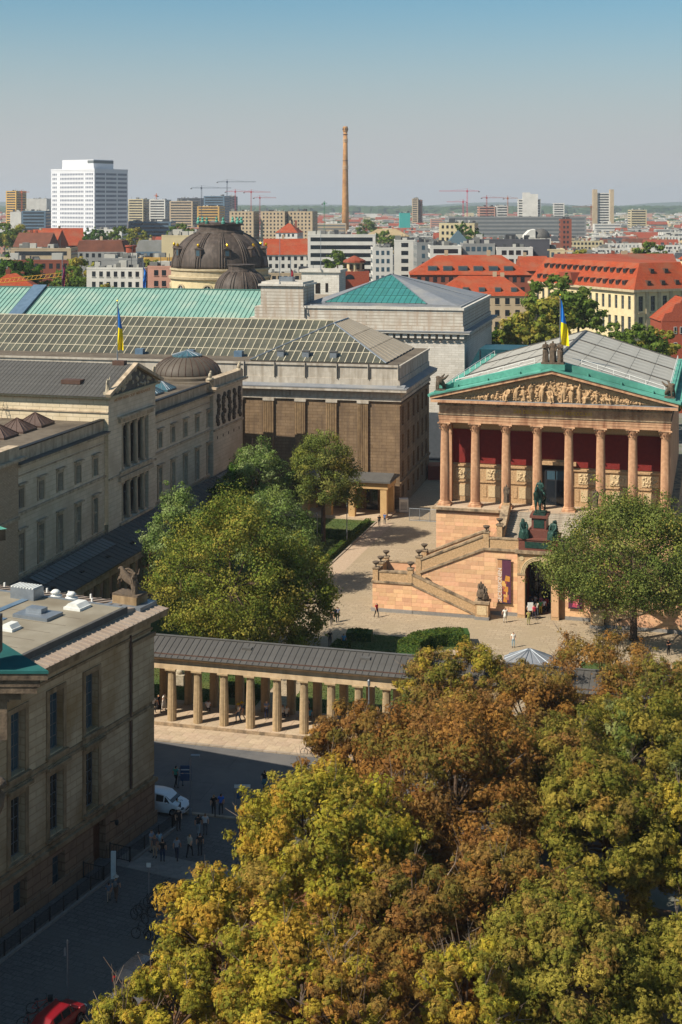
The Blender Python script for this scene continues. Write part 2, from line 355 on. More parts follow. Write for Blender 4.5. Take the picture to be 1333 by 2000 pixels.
def kerb_line(name, th, b0, b1, a0, a1, n, along='b', w=.3, z=.13):
    o = sheet(name, M_['kerb'], [(b0, a0), (b1, a0), (b1, a1), (b0, a1)], .03, th)
    k = MB(); L = (b1-b0) if along == 'b' else (a1-a0); s = L/n
    if along == 'b': k.box(-s/2+.012, s/2-.012, -w/2, w/2, 0, z)
    else: k.box(-w/2, w/2, -s/2+.012, s/2-.012, 0, z)
    me = k.mesh('kerb_stone', M_['kerb']); 
    for i in range(n):
        b = b0+s*(i+.5) if along == 'b' else (b0+b1)/2; a = (a0+a1)/2 if along == 'b' else a0+s*(i+.5)
        x, y = w2(b, a, th); q = inst('kerb_stone', me, o, (x, y, .001)); q.rotation_euler = (0, 0, -R(th))
    return o
kerb_line('kerb', TH, -70, -20, 119.8, 120.1, 40)
kerb_line('kerb', TH, -45, -25, 106.05, 106.3, 16)
# pavement of stone slabs in front of the colonnade
pv = sheet('pavement', M_['kerb'], [(-140, 120.12), (40, 120.12), (40, 123.25), (-140, 123.25)], .1, TH, 0)
for r in range(3):
    me = MB().box(-.62, .62, -.505, .505, 0, .03).mesh('slab', M_['slab'])
    for i in range(34):
        x, y = w2(-62 + i*1.26 + (r % 2)*.6, 120.65 + r*1.03, TH); q = inst('paving_slab', me, pv, (x, y, .1)); q.rotation_euler = (0, 0, -R(TH))
# granite crossing band on the plaza
cr = sheet('crossing_path', M_['slabd'], [(-58.2, 88.2), (-46, 88.2), (-46, 91.0), (-58.2, 91.0)], .018, TA)
me = MB().box(-.58, .58, -.33, .33, 0, .02).mesh('slab', M_['slabd'])
for r in range(4):
    for i in range(10):
        x, y = w2(-57.5 + i*1.2 + (r % 2)*.5, 88.6+r*.68, TA); q = inst('paving_slab', me, cr, (x, y, .018)); q.rotation_euler = (0, 0, -R(TA))
def grass_sheet(name, pts, label):
    o = sheet(name, M_['grass'], pts, .05, TH, 0); 
    P = np.array([w2(b, a, TH) for b, a in pts]); c = P.mean(0)
    # short upright blades, one object, for a lawn that is not a flat sheet
    bb = [p[0] for p in pts]; aa = [p[1] for p in pts]; k = []
    area = (max(bb)-min(bb)) * (max(aa)-min(aa)); n = int(min(9000, area*35)); rs = np.random.RandomState(len(pts)+n)
    B = rs.uniform(min(bb), max(bb), n); A = rs.uniform(min(aa), max(aa), n); ok = np.ones(n, bool)
    for i in range(len(pts)):
        p, q = pts[i], pts[(i+1) % len(pts)]; ok &= ((q[0]-p[0])*(A-p[1]) - (q[1]-p[1])*(B-p[0])) > 0
    B, A = B[ok], A[ok]; n = len(B); an = rs.uniform(0, 6.28, n); w, h = .09, rs.uniform(.05, .12, n)
    fb, fa = fr(TH); X = B*fb[0]+A*fa[0]; Y = B*fb[1]+A*fa[1]
    V = np.stack([np.stack([X-w*np.cos(an), Y-w*np.sin(an), np.full(n, .045)], 1), np.stack([X+w*np.cos(an), Y+w*np.sin(an), np.full(n, .045)], 1), np.stack([X+.05*np.sin(an), Y, .045+h], 1)], 1).reshape(-1, 3)
    m = bpy.data.meshes.new('blades'); m.from_pydata(V.tolist(), [], np.arange(3*n).reshape(-1, 3).tolist()); m.materials.append(M_['grass'])
    g = bpy.data.objects.new('grass', m); COL.objects.link(g); tag(g, label, 'grass', kind='stuff'); return o
grass_sheet('lawn', [(-66, 150), (-50.4, 150), (-50.4, 211.5), (-66, 211.5)], 'short grass under the trees along the courtyard path')
grass_sheet('lawn', [(-66, 129.6), (-43, 129.6), (-43, 149.5), (-66, 149.5)], 'short grass right behind the long colonnade')
grass_sheet('lawn', [(-40, 129.6), (-26.5, 129.6), (-26.5, 155.6), (-40, 155.6)], 'short grass lawn beside the curved hedge')
grass_sheet('lawn', [(-14, 129.6), (16, 129.6), (16, 152), (-14, 152)], 'short grass lawn under the plane tree by the temple')
grass_sheet('lawn', [(-37, 172), (-35, 172), (-35, 196), (-37, 196)], 'narrow strip of grass at the foot of the temple podium')
kerb_line('kerb', TH, -50.35, -50.1, 150, 211, 40, 'a', .25, .12)
# paved path strip along the lawn
ps = sheet('path', M_['slab'], [(-50.05, 150), (-47.6, 150), (-47.6, 211), (-50.05, 211)], .016, TH)

# ------------------------------------------------------------------ the long colonnade
def fluted(r0, r1, z0, z1, n=40, fl=.1):
    return [(r0, z0), (r0*.985, z0+(z1-z0)*.35), (r1, z1)]
def doric(h, r0, r1, m):
    sh = MB().lathe(0, 0, fluted(r0, r1, 0, h*.93), 40, .09).mesh('shaft', m)
    ca = MB().lathe(0, 0, [(r1*1.02, h*.93), (r1*1.12, h*.945), (r1*1.35, h*.968)], 20); ca.box(-r1*1.45, r1*1.45, -r1*1.45, r1*1.45, h*.968, h)
    return sh, ca.mesh('capital', m)
M_['doric'] = mat('weathered_column_stone', '#b9a17d', '#9a8464', scale=3, rough=.95, bump=.3, streak='#7a6c58')
M_['entab'] = mat('pale_entablature_stone', '#cdb593', '#b59c7a', scale=1.5, rough=.95, streak='#a08a6c')
CB = [-36.2 + 2.54*k for k in range(-13, 22)]
col = thing('colonnade', 'long open colonnade with fluted columns and grey metal roof along the street', 'colonnade', -36, 126, TH)
boxpart('stylobate', M_['trim'], col, (CB[0]-1, CB[-1]+1, 123.3, 129.3, 0, .4))
fm = MB().box(-.62, .62, -.72, .72, 0, .03).mesh('floor_slab', M_['slab'])
for i in range(44):
    for r in range(4): inst('floor_slab', fm, col, (-69 + i*1.27, 124.05+r*1.47, .4))
sm, cm = doric(4.85, .43, .35, M_['doric'])
for i, b in enumerate(CB):
    s_ = inst('column', sm, col, (b, 124.0, .42)); c_ = inst('capital', cm, s_); c_.location = (0, 0, 0)
    s_.rotation_euler = (0, 0, .3*i)
    c_.rotation_euler = (0, 0, -.3*i)
pm = MB().box(-.34, .34, -.38, .38, 0, 4.55).box(-.42, .42, -.46, .46, 4.55, 4.85).mesh('pillar', M_['doric'])
for b in CB: inst('pillar', pm, col, (b, 128.45, .42))
L0, L1 = CB[0]-1, CB[-1]+1
for a in (124.0, 128.45):
    boxpart('architrave', M_['entab'], col, (L0, L1, a-.46, a+.46, 5.27, 5.75))
    boxpart('frieze', M_['entab'], col, (L0, L1, a-.42, a+.42, 5.75, 6.15))
    s = -1 if a < 126 else 1
    part('cornice', M_['entab'], col, lambda k: k.prof([(a-s*.4, 6.15), (a+s*.55, 6.15), (a+s*.8, 6.3), (a+s*.85, 6.48), (a-s*.4, 6.48)], L0-.2, L1+.2, 'x'))
boxpart('ceiling', M_['entab'], col, (L0, L1, 124.42, 128.03, 5.9, 6.0))
part('roof_deck', M_['zinc'], col, lambda k: k.prof([(123.15, 6.485), (126.22, 7.42), (129.3, 6.485)], L0-.2, L1+.2, 'x'))
M_['zincp'] = mat('zinc_sheet', '#5d5b57', '#504e4b', scale=.9, rough=.55, rnd=.1, stain='#4a4743')
for s in (-1, 1):
    k = MB(); w = .60
    k.prof([(s*3.2, -.99), (0, 0), (0, .03), (s*3.2, -.96)], -w/2, w/2, 'x'); k.prof([(s*3.21, -.97), (0, .02), (0, .085), (s*3.21, -.905)], w/2-.045, w/2, 'x')
    me = k.mesh('roof_sheet', M_['zincp']); n = int((L1-L0)/w)
    for i in range(n): inst('roof_sheet', me, col, (L0+w*(i+.5), 126.22, 7.45))
boxpart('ridge_cap', M_['zincp'], col, (L0-.2, L1+.2, 126.05, 126.39, 7.5, 7.55))
M_['gutter'] = mat('brown_gutter', '#5a4338', '#47342b', rough=.6)
boxpart('gutter', M_['gutter'], col, (L0-.2, L1+.2, 123.45, 123.55, 6.6, 6.72))
for b in (-52.8, -30.8, -42): boxpart('roof_hatch', M_['zinc'], col, (b-.45, b+.45, 125.0, 125.7, 7.0, 7.3))

# ------------------------------------------------------------------ temple gallery
G0 = -20.0
gal = thing('temple_gallery', 'reddish sandstone temple-front museum with eight Corinthian columns and green copper pediment edge', 'museum', G0, 200, TH)
FLZ = 10.1
boxpart('podium', M_['joint'], gal, (-34.5, -5.5, 177.45, 224, 0, FLZ-.35))
boxpart('stylobate', M_['trim'], gal, (-34.9, -5.1, 177.0, 224.2, FLZ-.35, FLZ-.03))
fm = MB().box(-.96, .96, -.8, .8, 0, .03).mesh('floor_slab', M_['slab'])
for i in range(15):
    for r in range(4): inst('floor_slab', fm, gal, (-33.6+i*1.943, 177.9+r*1.63, FLZ-.03))
def blocks(parent, P, nrm_a, s0, s1, z0, z1, lines=(), bw=1.35, bh=.47, seed=1, m=None, holes=()):
    """ashlar blocks in the plane a=const (facing -a), clipped by half planes (A,B,C)"""
    rs = random.Random(seed); z = z0; row = 0
    while z < z1-.05:
        h = min(bh, z1-z); s = s0 - (rs.uniform(.2, .9) if row else 0)
        while s < s1-.02:
            w = bw*rs.uniform(.7, 1.35); e = min(s+w, s1)
            if s1-e < .3: e = s1
            q = [(max(s, s0)+.008, z+.008), (e-.008, z+.008), (e-.008, z+h-.008), (max(s, s0)+.008, z+h-.008)]
            for A, B, C in lines:
                if q: q = clip(q, A, B, C)
            if len(q) >= 3 and q[1][0]-q[0][0] > .05 and not any(hh[0] < (q[0][0]+q[2][0])/2 < hh[1] and z < hh[2] for hh in holes):
                cx, cz = q[0]; d = rs.uniform(0, .02); k = MB(); k.prof([(x-cx, y-cz) for x, y in q], -.05-d, .02)
                inst('ashlar_block', k.mesh('ashlar_block', m or M_['block']), parent, (cx, nrm_a, cz))
            s = e
        z += h; row += 1
blocks(gal, None, 177.45, -34.5, -26.2, 2.6, FLZ-.7, seed=3)
blocks(gal, None, 177.45, -13.8, -5.5, 5.0, FLZ-.7, seed=4)
# columns
kb = MB(); hcol = 20.6-FLZ
sh = MB().lathe(0, 0, [(.60, .55), (.595, 3.5), (.55, 6.8), (.50, hcol-1.25)], 48, .085).mesh('shaft', M_['pink'])
bs_ = MB(); bs_.box(-.82, .82, -.82, .82, 0, .2); bs_.lathe(0, 0, [(.8, .2), (.82, .28), (.78, .36), (.68, .4), (.72, .47), (.62, .55)], 24)
bs_ = bs_.mesh('column_base', M_['pink'])
cp = MB(); z0 = hcol-1.25
cp.lathe(0, 0, [(.5, z0), (.52, z0+.06), (.48, z0+.1), (.52, z0+.6), (.66, z0+1.0)], 20)
for t in range(2):
    for j in range(8):
        a = math.pi/4*j + t*math.pi/8; ca, sa = math.cos(a), math.sin(a); r = .5; zz = z0+.1+t*.3
        for (ra, za, rb, zb, w) in ((r, zz, r+.12, zz+.32, .15), (r+.12, zz+.32, r+.26, zz+.38, .13), (r+.26, zz+.38, r+.24, zz+.28, .09)):
            cp.poly((ra*ca-w*sa, ra*sa+w*ca, za), (ra*ca+w*sa, ra*sa-w*ca, za), (rb*ca+w*sa, rb*sa-w*ca, zb), (rb*ca-w*sa, rb*sa+w*ca, zb))
for j in range(4):
    a = math.pi/4+math.pi/2*j; cp.blob((.74*math.cos(a), .74*math.sin(a), z0+.95), (.14, .14, .15), 6, 4)
cp.prof([(.82, .82), (.45, .68), (-.45, .68), (-.82, .82), (-.68, .45), (-.68, -.45), (-.82, -.82), (-.45, -.68), (.45, -.68), (.82, -.82), (.68, -.45), (.68, .45)], z0+1.08, hcol, 'z')
cp = cp.mesh('capital', M_['pink'])
GC = [G0 + 3.89*(k-3.5) for k in range(8)]
def corinth(b, a):
    s_ = inst('column', sh, gal, (b, a, FLZ)); 
    for n_, m_ in (('capital', cp), ('column_base', bs_)): c_ = inst(n_, m_, s_); c_.location = (0, 0, 0)
for b in GC: corinth(b, 178.7)
BW = 181.6
for b in (GC[0], GC[-1]): 
    boxpart('pilaster', M_['pink'], gal, (b-.5, b+.5, BW-.9, BW-.02, FLZ, 20.6))
# entablature
EB0, EB1 = GC[0]-.62, GC[-1]+.62
for i, (za, zb, e) in enumerate(((20.6, 20.95, 0), (20.95, 21.3, .04), (21.3, 21.6, .08))):
    boxpart('architrave', M_['pink'], gal, (EB0-e, EB1+e, 178.08-e, 223.9+i*.01, za, zb))
boxpart('architrave_cap', M_['trim'], gal, (EB0-.16, EB1+.16, 177.9, 223.95, 21.6, 21.72))
boxpart('frieze', M_['pink'], gal, (EB0, EB1, 178.08, 223.8, 21.72, 22.75))
gold = MATS['gilding']
text('DER DEUTSCHEN KUNST MDCCCLXXI', .62, gold, gal, (G0, 178.05, 22.24), (R(90), 0, 0), .03, 'inscription', 9.6)
boxpart('inscription_panel', M_['pink'], gal, (G0-5.6, G0+5.6, 178.065, 178.1, 21.85, 22.65))
rs = random.Random(5); k = MB()
for s in (-1, 1):
    for i in range(46):
        x = G0+s*(6.0+i*.165); k.blob((x, 178.07, 22.24+.16*math.sin(i*1.1)), (.13, .05, .17), 6, 4, .2, rs)
tag(k.obj('frieze_scroll_relief', M_['pink'], gal, True), kind='stuff')
boxpart('bed_moulding', M_['trim'], gal, (EB0-.2, EB1+.2, 177.88, 223.7, 22.75, 23.0))
dm = MB().box(-.11, .11, -.32, 0, 0, .22).mesh('dentil', M_['pink'])
for i in range(72): inst('dentil', dm, gal, (EB0+.05+i*.401, 177.87, 23.0))
boxpart('cornice', M_['pink'], gal, (EB0-.9, EB1+.9, 177.0, 224.6, 23.22, 23.55))
boxpart('cornice_slab', M_['leadroof'], gal, (EB0-.86, EB1+.86, 177.04, 179.2, 23.55, 23.6))
ZP, ZA = 23.6, 27.2; hw = 15.1
sl = (ZA-ZP)/hw
part('tympanum', M_['tan'], gal, lambda k: k.prof([(G0-hw+.6, ZP), (G0+hw-.6, ZP), (G0, ZA-.1)], 177.8, 179.1))
for s in (-1, 1):
    # raking cornice, dentils under it, copper on top
    part('raking_cornice', M_['pink'], gal, lambda k: k.prof([(G0+s*(hw+.1), ZP+.01), (G0, ZA), (G0, ZA+.42), (G0+s*(hw+.1), ZP+.43)], 177.0, 179.0))
    part('raking_cornice_band', M_['trim'], gal, lambda k: k.prof([(G0+s*(hw-.9), ZP+.02), (G0, ZA-.26), (G0, ZA), (G0+s*(hw+.05), ZP+.02)], 177.55, 178.6))
    part('copper_gutter', M_['copper'], gal, lambda k: (k.prof([(G0+s*(hw+.35), ZP+.36), (G0, ZA+.43), (G0, ZA+.62), (G0+s*(hw+.4), ZP+.56)], 176.85, 179.3),
        k.prof([(G0+s*(hw-.3), ZP+.78), (G0, ZA+.62), (G0, ZA+1.45), (G0+s*(hw-.3), ZP+1.35)], 179.3, 180.4)))
    for q in (.28, .55, .8): boxpart('gutter_bracket', M_['copper'], gal, (G0+s*hw*q-.12, G0+s*hw*q+.12, 178.8, 179.28, ZA+.62-(ZA-ZP)*q, ZA+.95-(ZA-ZP)*q))
k = MB(); rs = random.Random(11)
for i in range(420):
    x = rs.uniform(-11.8, 11.8); hmax = (ZA-ZP)*(1-abs(x)/hw)-.55
    if hmax < .25: continue
    z = rs.uniform(.1, max(.15, hmax-.3)); r = rs.uniform(.06, .2)*min(1, hmax/1.6+.3)
    k.blob((G0+x, 177.75, ZP+z+.1), (r*rs.uniform(.6, 1.8), .1+.16*rs.random(), r*rs.uniform(.7, 1.5)), 6, 4, .3, rs)
tag(k.obj('pediment_relief', M_['tan'], gal, True), label='carved sandstone figures filling the pediment', kind='stuff')
# roof
RZ, EZ = 28.55, 24.35; RB0, RB1 = 180.4, 223.5
part('roof_deck', M_['zinc'], gal, lambda k: k.prof([(G0-14.2, EZ-.2), (G0+14.2, EZ-.2), (G0+14.2, EZ-.06), (G0, RZ-.06), (G0-14.2, EZ-.06)], RB0, RB1))
ny, nx = 12, 5; dl = (RB1-RB0)/ny
for s in (-1, 1):
    w = 13.9/nx; k = MB(); dz = -(RZ-EZ)/14.2*w
    k.prof([(.03*s, -.04), (s*(w-.03), -.04+dz), (s*(w-.03), dz), (.03*s, 0)], -dl/2+.03, dl/2-.03); me = k.mesh('roof_panel', M_['roofgrey'])
    MATS['gallery_roof_glass']
    for i in range(nx):
        for j in range(ny): inst('roof_panel', me, gal, (G0+s*w*i, RB0+dl*(j+.5), RZ+dz*i))
    for j in range(0, ny+1, 4): part('roof_bar', M_['zincp'], gal, lambda k: k.prof([(G0, RZ), (G0+s*14, RZ-4.14), (G0+s*14, RZ-3.98), (G0, RZ+.16)], RB0+dl*j-.1, RB0+dl*j+.1))
    part('roof_rail', M_['white'], gal, lambda k: (k.tube([(G0+s*3.0, RB0+4, RZ-.3), (G0+s*13.3, RB0+4, RZ-3.35)], .055, 5), k.tube([(G0+s*3.0, RB0+4, RZ-.75), (G0+s*13.3, RB0+4, RZ-3.8)], .05, 5),
        [k.tube([(G0+s*x, RB0+4, RZ-.29*x-.1), (G0+s*x, RB0+4, RZ-.296*x+.6)], .05, 5) for x in (3, 5, 7, 9, 11, 13.3)]))
    part('eave_gutter', M_['copper'], gal, lambda k: (k.box(G0+s*14.2-.45, G0+s*14.2+.45, 180.4, 224.3, 23.56, 24.55), k.box(G0+s*15.3-.6, G0+s*15.3+.6, 179.3, 224.5, 23.56, 23.75)))
    part('edge_rail', M_['white'], gal, lambda k: (k.tube([(G0+s*13.9, 181, 25.25), (G0+s*13.9, 222, 25.25)], .05, 5), [k.tube([(G0+s*13.9, 181+q*4.55, 24.4), (G0+s*13.9, 181+q*4.55, 25.25)], .045, 5) for q in range(10)]))
boxpart('ridge_cap', M_['zincp'], gal, (G0-.2, G0+.2, RB0, RB1, RZ+.02, RZ+.12))
part('rear_gable', M_['pink'], gal, lambda k: k.prof([(G0-14.6, 23.56), (G0+14.6, 23.56), (G0, 28.4)], 223.5, 224.3))
# cella walls
boxpart('cella_wall', M_['pink'], gal, (EB0+.25, EB1-.25, BW+.1, 223.6, FLZ-.03, 20.6))
# front wall of the cella: panels, relief, red field, door
fw = MB(); fw.wall((EB0+.25, BW), (1, 0), EB1-EB0-.5, FLZ-.03, 20.6, [(G0-1.75-(EB0+.25), G0+1.75-(EB0+.25), FLZ-.02, 15.2)], .6); fw.obj('front_wall', M_['tan'], gal)
boxpart('door_recess', M_['darkint'], gal, (G0-1.75, G0+1.75, BW+.06, BW+.09, FLZ, 15.2))
dw = boxpart('door', M_['steel'], gal, (G0-1.3, G0-1.15, BW-.04, BW+.03, FLZ, 14.6), (G0+1.15, G0+1.3, BW-.04, BW+.03, FLZ, 14.6), (G0-.07, G0+.07, BW-.04, BW+.03, FLZ, 13.2), (G0-1.15, G0+1.15, BW-.04, BW+.03, 13.2, 13.35), (G0-1.15, G0+1.15, BW-.04, BW+.03, 14.45, 14.6))
for s in (-1, 1):
    boxpart('pane', M_['glass'], dw, (G0+s*.61-.53, G0+s*.61+.53, BW-.02, BW, FLZ+.02, 13.19)); boxpart('pane', M_['glassb'], dw, (G0+s*.58-.5, G0+s*.58+.5, BW-.02, BW, 13.36, 14.44))
    boxpart('door_jamb', M_['tan'], gal, (G0+s*1.95-.22, G0+s*1.95+.22, BW-.18, BW-.005, FLZ, 15.25))
boxpart('door_hood', M_['tan'], gal, (G0-2.6, G0+2.6, BW-.55, BW-.006, 15.25, 15.7))
for i in range(7):
    if i == 3: boxpart('red_wall_field', M_['redwall'], gal, (GC[3]+.2, GC[4]-.2, BW-.09, BW-.004, 15.9, 19.3)); continue
    x0, x1 = GC[i]+.35, GC[i+1]-.35
    boxpart('red_wall_field', M_['redwall'], gal, (GC[i]-.2 if i else EB0+.5, GC[i+1]+.2, BW-.09, BW-.004, 15.0, 19.3))
    boxpart('ledge', M_['tan'], gal, (GC[i], GC[i+1], BW-.2, BW-.004, 14.55, 14.78))
    boxpart('ledge', M_['tan'], gal, (GC[i], GC[i+1], BW-.14, BW-.004, 12.55, 12.7))
    rp = boxpart('relief_panel', M_['relief'], gal, (x0+.55, x1-.55, BW-.09, BW-.004, 12.95, 14.3)); k = MB(); rs = random.Random(i)
    for q in range(26): k.blob((rs.uniform(x0+.75, x1-.75), BW-.1, rs.uniform(13.1, 14.15)), (rs.uniform(.08, .22), .09, rs.uniform(.08, .22)), 6, 4, .3, rs)
    tag(k.obj('relief_figures', M_['relief'], rp, True), kind='stuff')
    for h in (-1, 1): 
        xm = (x0+x1)/2 + h*.02; 
    boxpart('wall_panel', M_['relief'], gal, (x0+.85, x1-.85, BW-.06, BW-.004, 10.75, 12.2)); boxpart('wall_panel', M_['tan'], gal, (x0+.15, x0+.62, BW-.06, BW-.004, 10.75, 12.2), (x1-.62, x1-.15, BW-.06, BW-.004, 10.75, 12.2))
boxpart('wall_frieze', M_['relief'], gal, (EB0+.3, EB1-.3, BW-.1, BW-.004, 19.45, 20.4))
boxpart('portico_ceiling', M_['tan'], gal, (EB0+.7, EB1-.7, 178.75, BW-.02, 20.75, 20.85))

# ------------------------------------------------------------------ outer staircase in front of the temple
st = thing('outer_staircase', 'pink sandstone double staircase with carved balustrades and arched gateway before the temple', 'staircase', G0, 168, TH)
FA, WA = 164.8, 167.0
def mir(b, s): return b if s < 0 else 2*G0 - b
def bx(s, b0, b1): return tuple(sorted((mir(b0, s), mir(b1, s))))
gx = G0-.35
boxpart('terrace', M_['joint'], st, (-26.8, gx-1.7, WA+.05, 177.3, 0, 7.6), (gx+1.7, -13.2, WA+.05, 177.3, 0, 7.6), (gx-1.7, gx+1.7, WA+.05, 174, 6.95, 7.6), (gx-1.7, gx+1.7, 174, 177.3, 0, 7.6))
fm = MB().box(-.66, .66, -.52, .52, 0, .03).mesh('floor_slab', M_['slab'])
boxpart('terrace_floor', M_['slabd'], st, (-26.8, -13.2, WA, 171.4, 7.6, 7.75))
nst = 15
sm_ = MB().box(-5, 5, 0, .5, 0, .17).mesh('step', mat('step_stone', '#b3a897', '#8f8574', scale=3, rough=.95, rnd=.12, streak='#877c6c'))
boxpart('step_core', M_['trim'], st, (-25, -15, 172.4, 177.0, 7.6, 7.74))
for i in range(nst):
    z = 7.75 + i*(FLZ-.05-7.75)/nst; a = 171.4 + i*(177.0-171.4)/nst
    inst('step', sm_, st, (G0, a, z))
part('stair_fill', M_['trim'], st, lambda k: k.prof([(171.9, 7.76), (177.0, 9.85), (177.0, 7.76)], -24.9, -15.1, 'x'))
for s in (-1, 1):
    x0, x1 = bx(s, -25.85, -25.0)
    part('cheek_wall', M_['tan'], st, lambda k: (k.prof([(171.0, 7.6), (177.0, 7.6), (177.0, 10.9), (175.2, 10.9), (171.9, 9.1), (171.0, 9.1)], x0, x1, 'x')))
    part('cheek_cap', M_['trim'], st, lambda k: (k.prof([(175.2, 10.9), (171.9, 9.1), (171.0, 9.1), (171.0, 9.25), (171.85, 9.25), (175.15, 11.05), (177.0, 11.05), (177.0, 10.9)], x0-.06, x1+.06, 'x')))
    # landing block
    x0, x1 = bx(s, -39.7, -34.95)
    boxpart('landing', M_['joint'], st, (x0, x1, FA+.05, 170.9, 0, 3.4))
    boxpart('landing_cornice', M_['trim'], st, (x0-.12, x1+.12, FA-.14, 171.0, 3.4, 3.62))
    boxpart('plinth', M_['slabd'], st, (x0-.12, x1+.05, FA-.16, 170.9, 0, .4))
    blocks(st, None, FA+.05, x0, x1, .4, 3.4, seed=21+s, bw=1.1 if s < 0 else 2)
    # lower flight
    b0, b1 = mir(-34.95, s), mir(-27.45, s)
    part('lower_flight', M_['joint'], st, lambda k: k.prof([(b0, 0), (b1, 0), (b1, .35), (b0, 3.3)], FA+.05, WA))
    lo = min(b0, b1); hi = max(b0, b1); sl_ = (3.3-.35)/(b0-b1)
    blocks(st, None, FA+.05, lo, hi, .4, 3.4, [(-sl_, 1, .3-sl_*b1)], seed=31+s, bw=1.1 if s < 0 else 2)
    boxpart('plinth', M_['slabd'], st, (lo, hi, FA-.1, WA, 0, .38))
    part('balustrade', M_['tan'], st, lambda k: k.prof([(b0, 3.45), (b1, .5), (b1, 1.55), (b0, 4.5)], FA-.02, FA+.33))
    part('balustrade_base', M_['trim'], st, lambda k: k.prof([(b0, 3.3), (b1, .35), (b1, .56), (b0, 3.51)], FA-.12, FA+.4))
    part('balustrade_cap', M_['trim'], st, lambda k: k.prof([(b0, 4.5), (b1, 1.55), (b1, 1.78), (b0, 4.73)], FA-.1, FA+.42))
    stp = MB().box(-.21, .21, 0, 1.8, 0, .19).mesh('step', MATS['step_stone'])
    for i in range(18):
        t = (i+.5)/18; inst('step', stp, st, (b1+(b0-b1)*t, FA+.42, .25+3.15*t))
    # upper flight
    c0, c1 = mir(-34.4, s), mir(-26.75, s)
    part('upper_flight', M_['joint'], st, lambda k: k.prof([(c0, 0), (c1, 0), (c1, 7.5), (c0, 4.25)], WA+.05, 170.9))
    lo = min(c0, c1); hi = max(c0, c1); sl2 = (7.5-4.25)/(c1-c0)
    blocks(st, None, WA+.05, lo, hi, .4, 7.5, [(-sl2, 1, 4.25-sl2*c0)], seed=41+s, bw=1.5 if s < 0 else 2.4, bh=.52)
    boxpart('plinth', M_['slabd'], st, (lo, mir(-22.7, s) if s < 0 else hi, WA-.12, WA+.04, 0, .4) if s < 0 else (mir(-22.7, s), hi, WA-.12, WA+.04, 0, .4))
    part('balustrade_base', M_['trim'], st, lambda k: k.prof([(c0, 4.25), (c1, 7.5), (c1, 7.78), (c0, 4.53)], WA-.18, WA+.4))
    for a_ in (WA, 170.4):
        part('balustrade', M_['tan'], st, lambda k: k.prof([(c0, 4.53), (c1, 7.78), (c1, 9.05), (c0, 5.75)], a_, a_+.35))
        part('balustrade_cap', M_['trim'], st, lambda k: k.prof([(c0, 5.75), (c1, 9.05), (c1, 9.27), (c0, 5.97)], a_-.1, a_+.45))
    # terrace front wall to the gateway, and its parapet
    e0, e1 = sorted((mir(-26.75, s), mir(-22.7, s)))
    blocks(st, None, WA+.05, e0, e1, .4, 7.5, seed=51+s, bw=1.5, bh=.52)
    boxpart('terrace_cornice', M_['trim'], st, (e0, e1, WA-.2, WA+.4, 7.5, 7.79)); boxpart('parapet', M_['tan'], st, (e0+.3, e1, WA, WA+.3, 7.79, 8.85)); boxpart('parapet_cap', M_['trim'], st, (e0+.3, e1, WA-.08, WA+.38, 8.85, 9.02))
    # posts with urns
    um = TXT.get('urn')
    if not um:
        um = TXT['urn'] = MB().lathe(0, 0, [(.2, 0), (.1, .1), (.09, .25), (.3, .42), (.42, .6), (.4, .66), (.3, .64)], 14).mesh('urn', M_['statue'], True)
    for (b, a, z0, z1) in ((-39.35, FA+.3, 3.62, 5.0), (-39.35, 167.6, 3.62, 5.0), (-39.35, 170.5, 3.62, 5.0), (-35.15, FA+.3, 3.62, 5.15), (-34.6, WA+.25, 3.62, 6.1), (-34.6, 170.5, 3.62, 6.1), (-26.5, WA+.2, 7.79, 9.5), (-25.5, 171.0, 7.75, 9.6)):
        b = mir(b, s); p_ = boxpart('post', M_['tan'], st, (b-.32, b+.32, a-.32, a+.32, z0, z1)); boxpart('post_cap', M_['trim'], p_, (b-.4, b+.4, a-.4, a+.4, z1, z1+.14))
        u = inst('urn', um, st, (b, a, z1+.14))
    bo, bi = mir(-39.35, s), mir(-35.15, s); lo, hi = sorted((bo, bi))
    boxpart('parapet', M_['tan'], st, (lo+.32, hi-.32, FA+.12, FA+.48, 3.62, 4.62)); boxpart('parapet_cap', M_['trim'], st, (lo+.32, hi-.32, FA+.05, FA+.55, 4.62, 4.8))
    for a0_, a1_ in ((FA+.62, 167.28), (167.92, 170.18)):
        boxpart('parapet', M_['tan'], st, (bo-.17, bo+.17, a0_, a1_, 3.62, 4.62)); boxpart('parapet_cap', M_['trim'], st, (bo-.25, bo+.25, a0_, a1_, 4.62, 4.8))
    boxpart('parapet', M_['block'], st, (lo+.32, hi+.2, 170.35, 170.65, 3.62, 4.5)); boxpart('parapet_cap', M_['trim'], st, (lo+.32, hi+.2, 170.28, 170.72, 4.5, 4.65))
    # pedestal at the foot
    x0, x1 = bx(s, -27.45, -25.75)
    boxpart('pedestal', M_['tan'], st, (x0+.1, x1-.1, FA-.45, FA+1.1, .35, 1.85)); boxpart('pedestal_foot', M_['slabd'], st, (x0, x1, FA-.55, FA+1.2, 0, .35)); boxpart('pedestal_cap', M_['trim'], st, (x0-.02, x1+.02, FA-.57, FA+1.22, 1.85, 2.1)); boxpart('pedestal_panel', M_['relief'], st, (x0+.3, x1-.3, FA-.48, FA-.44, .6, 1.65))
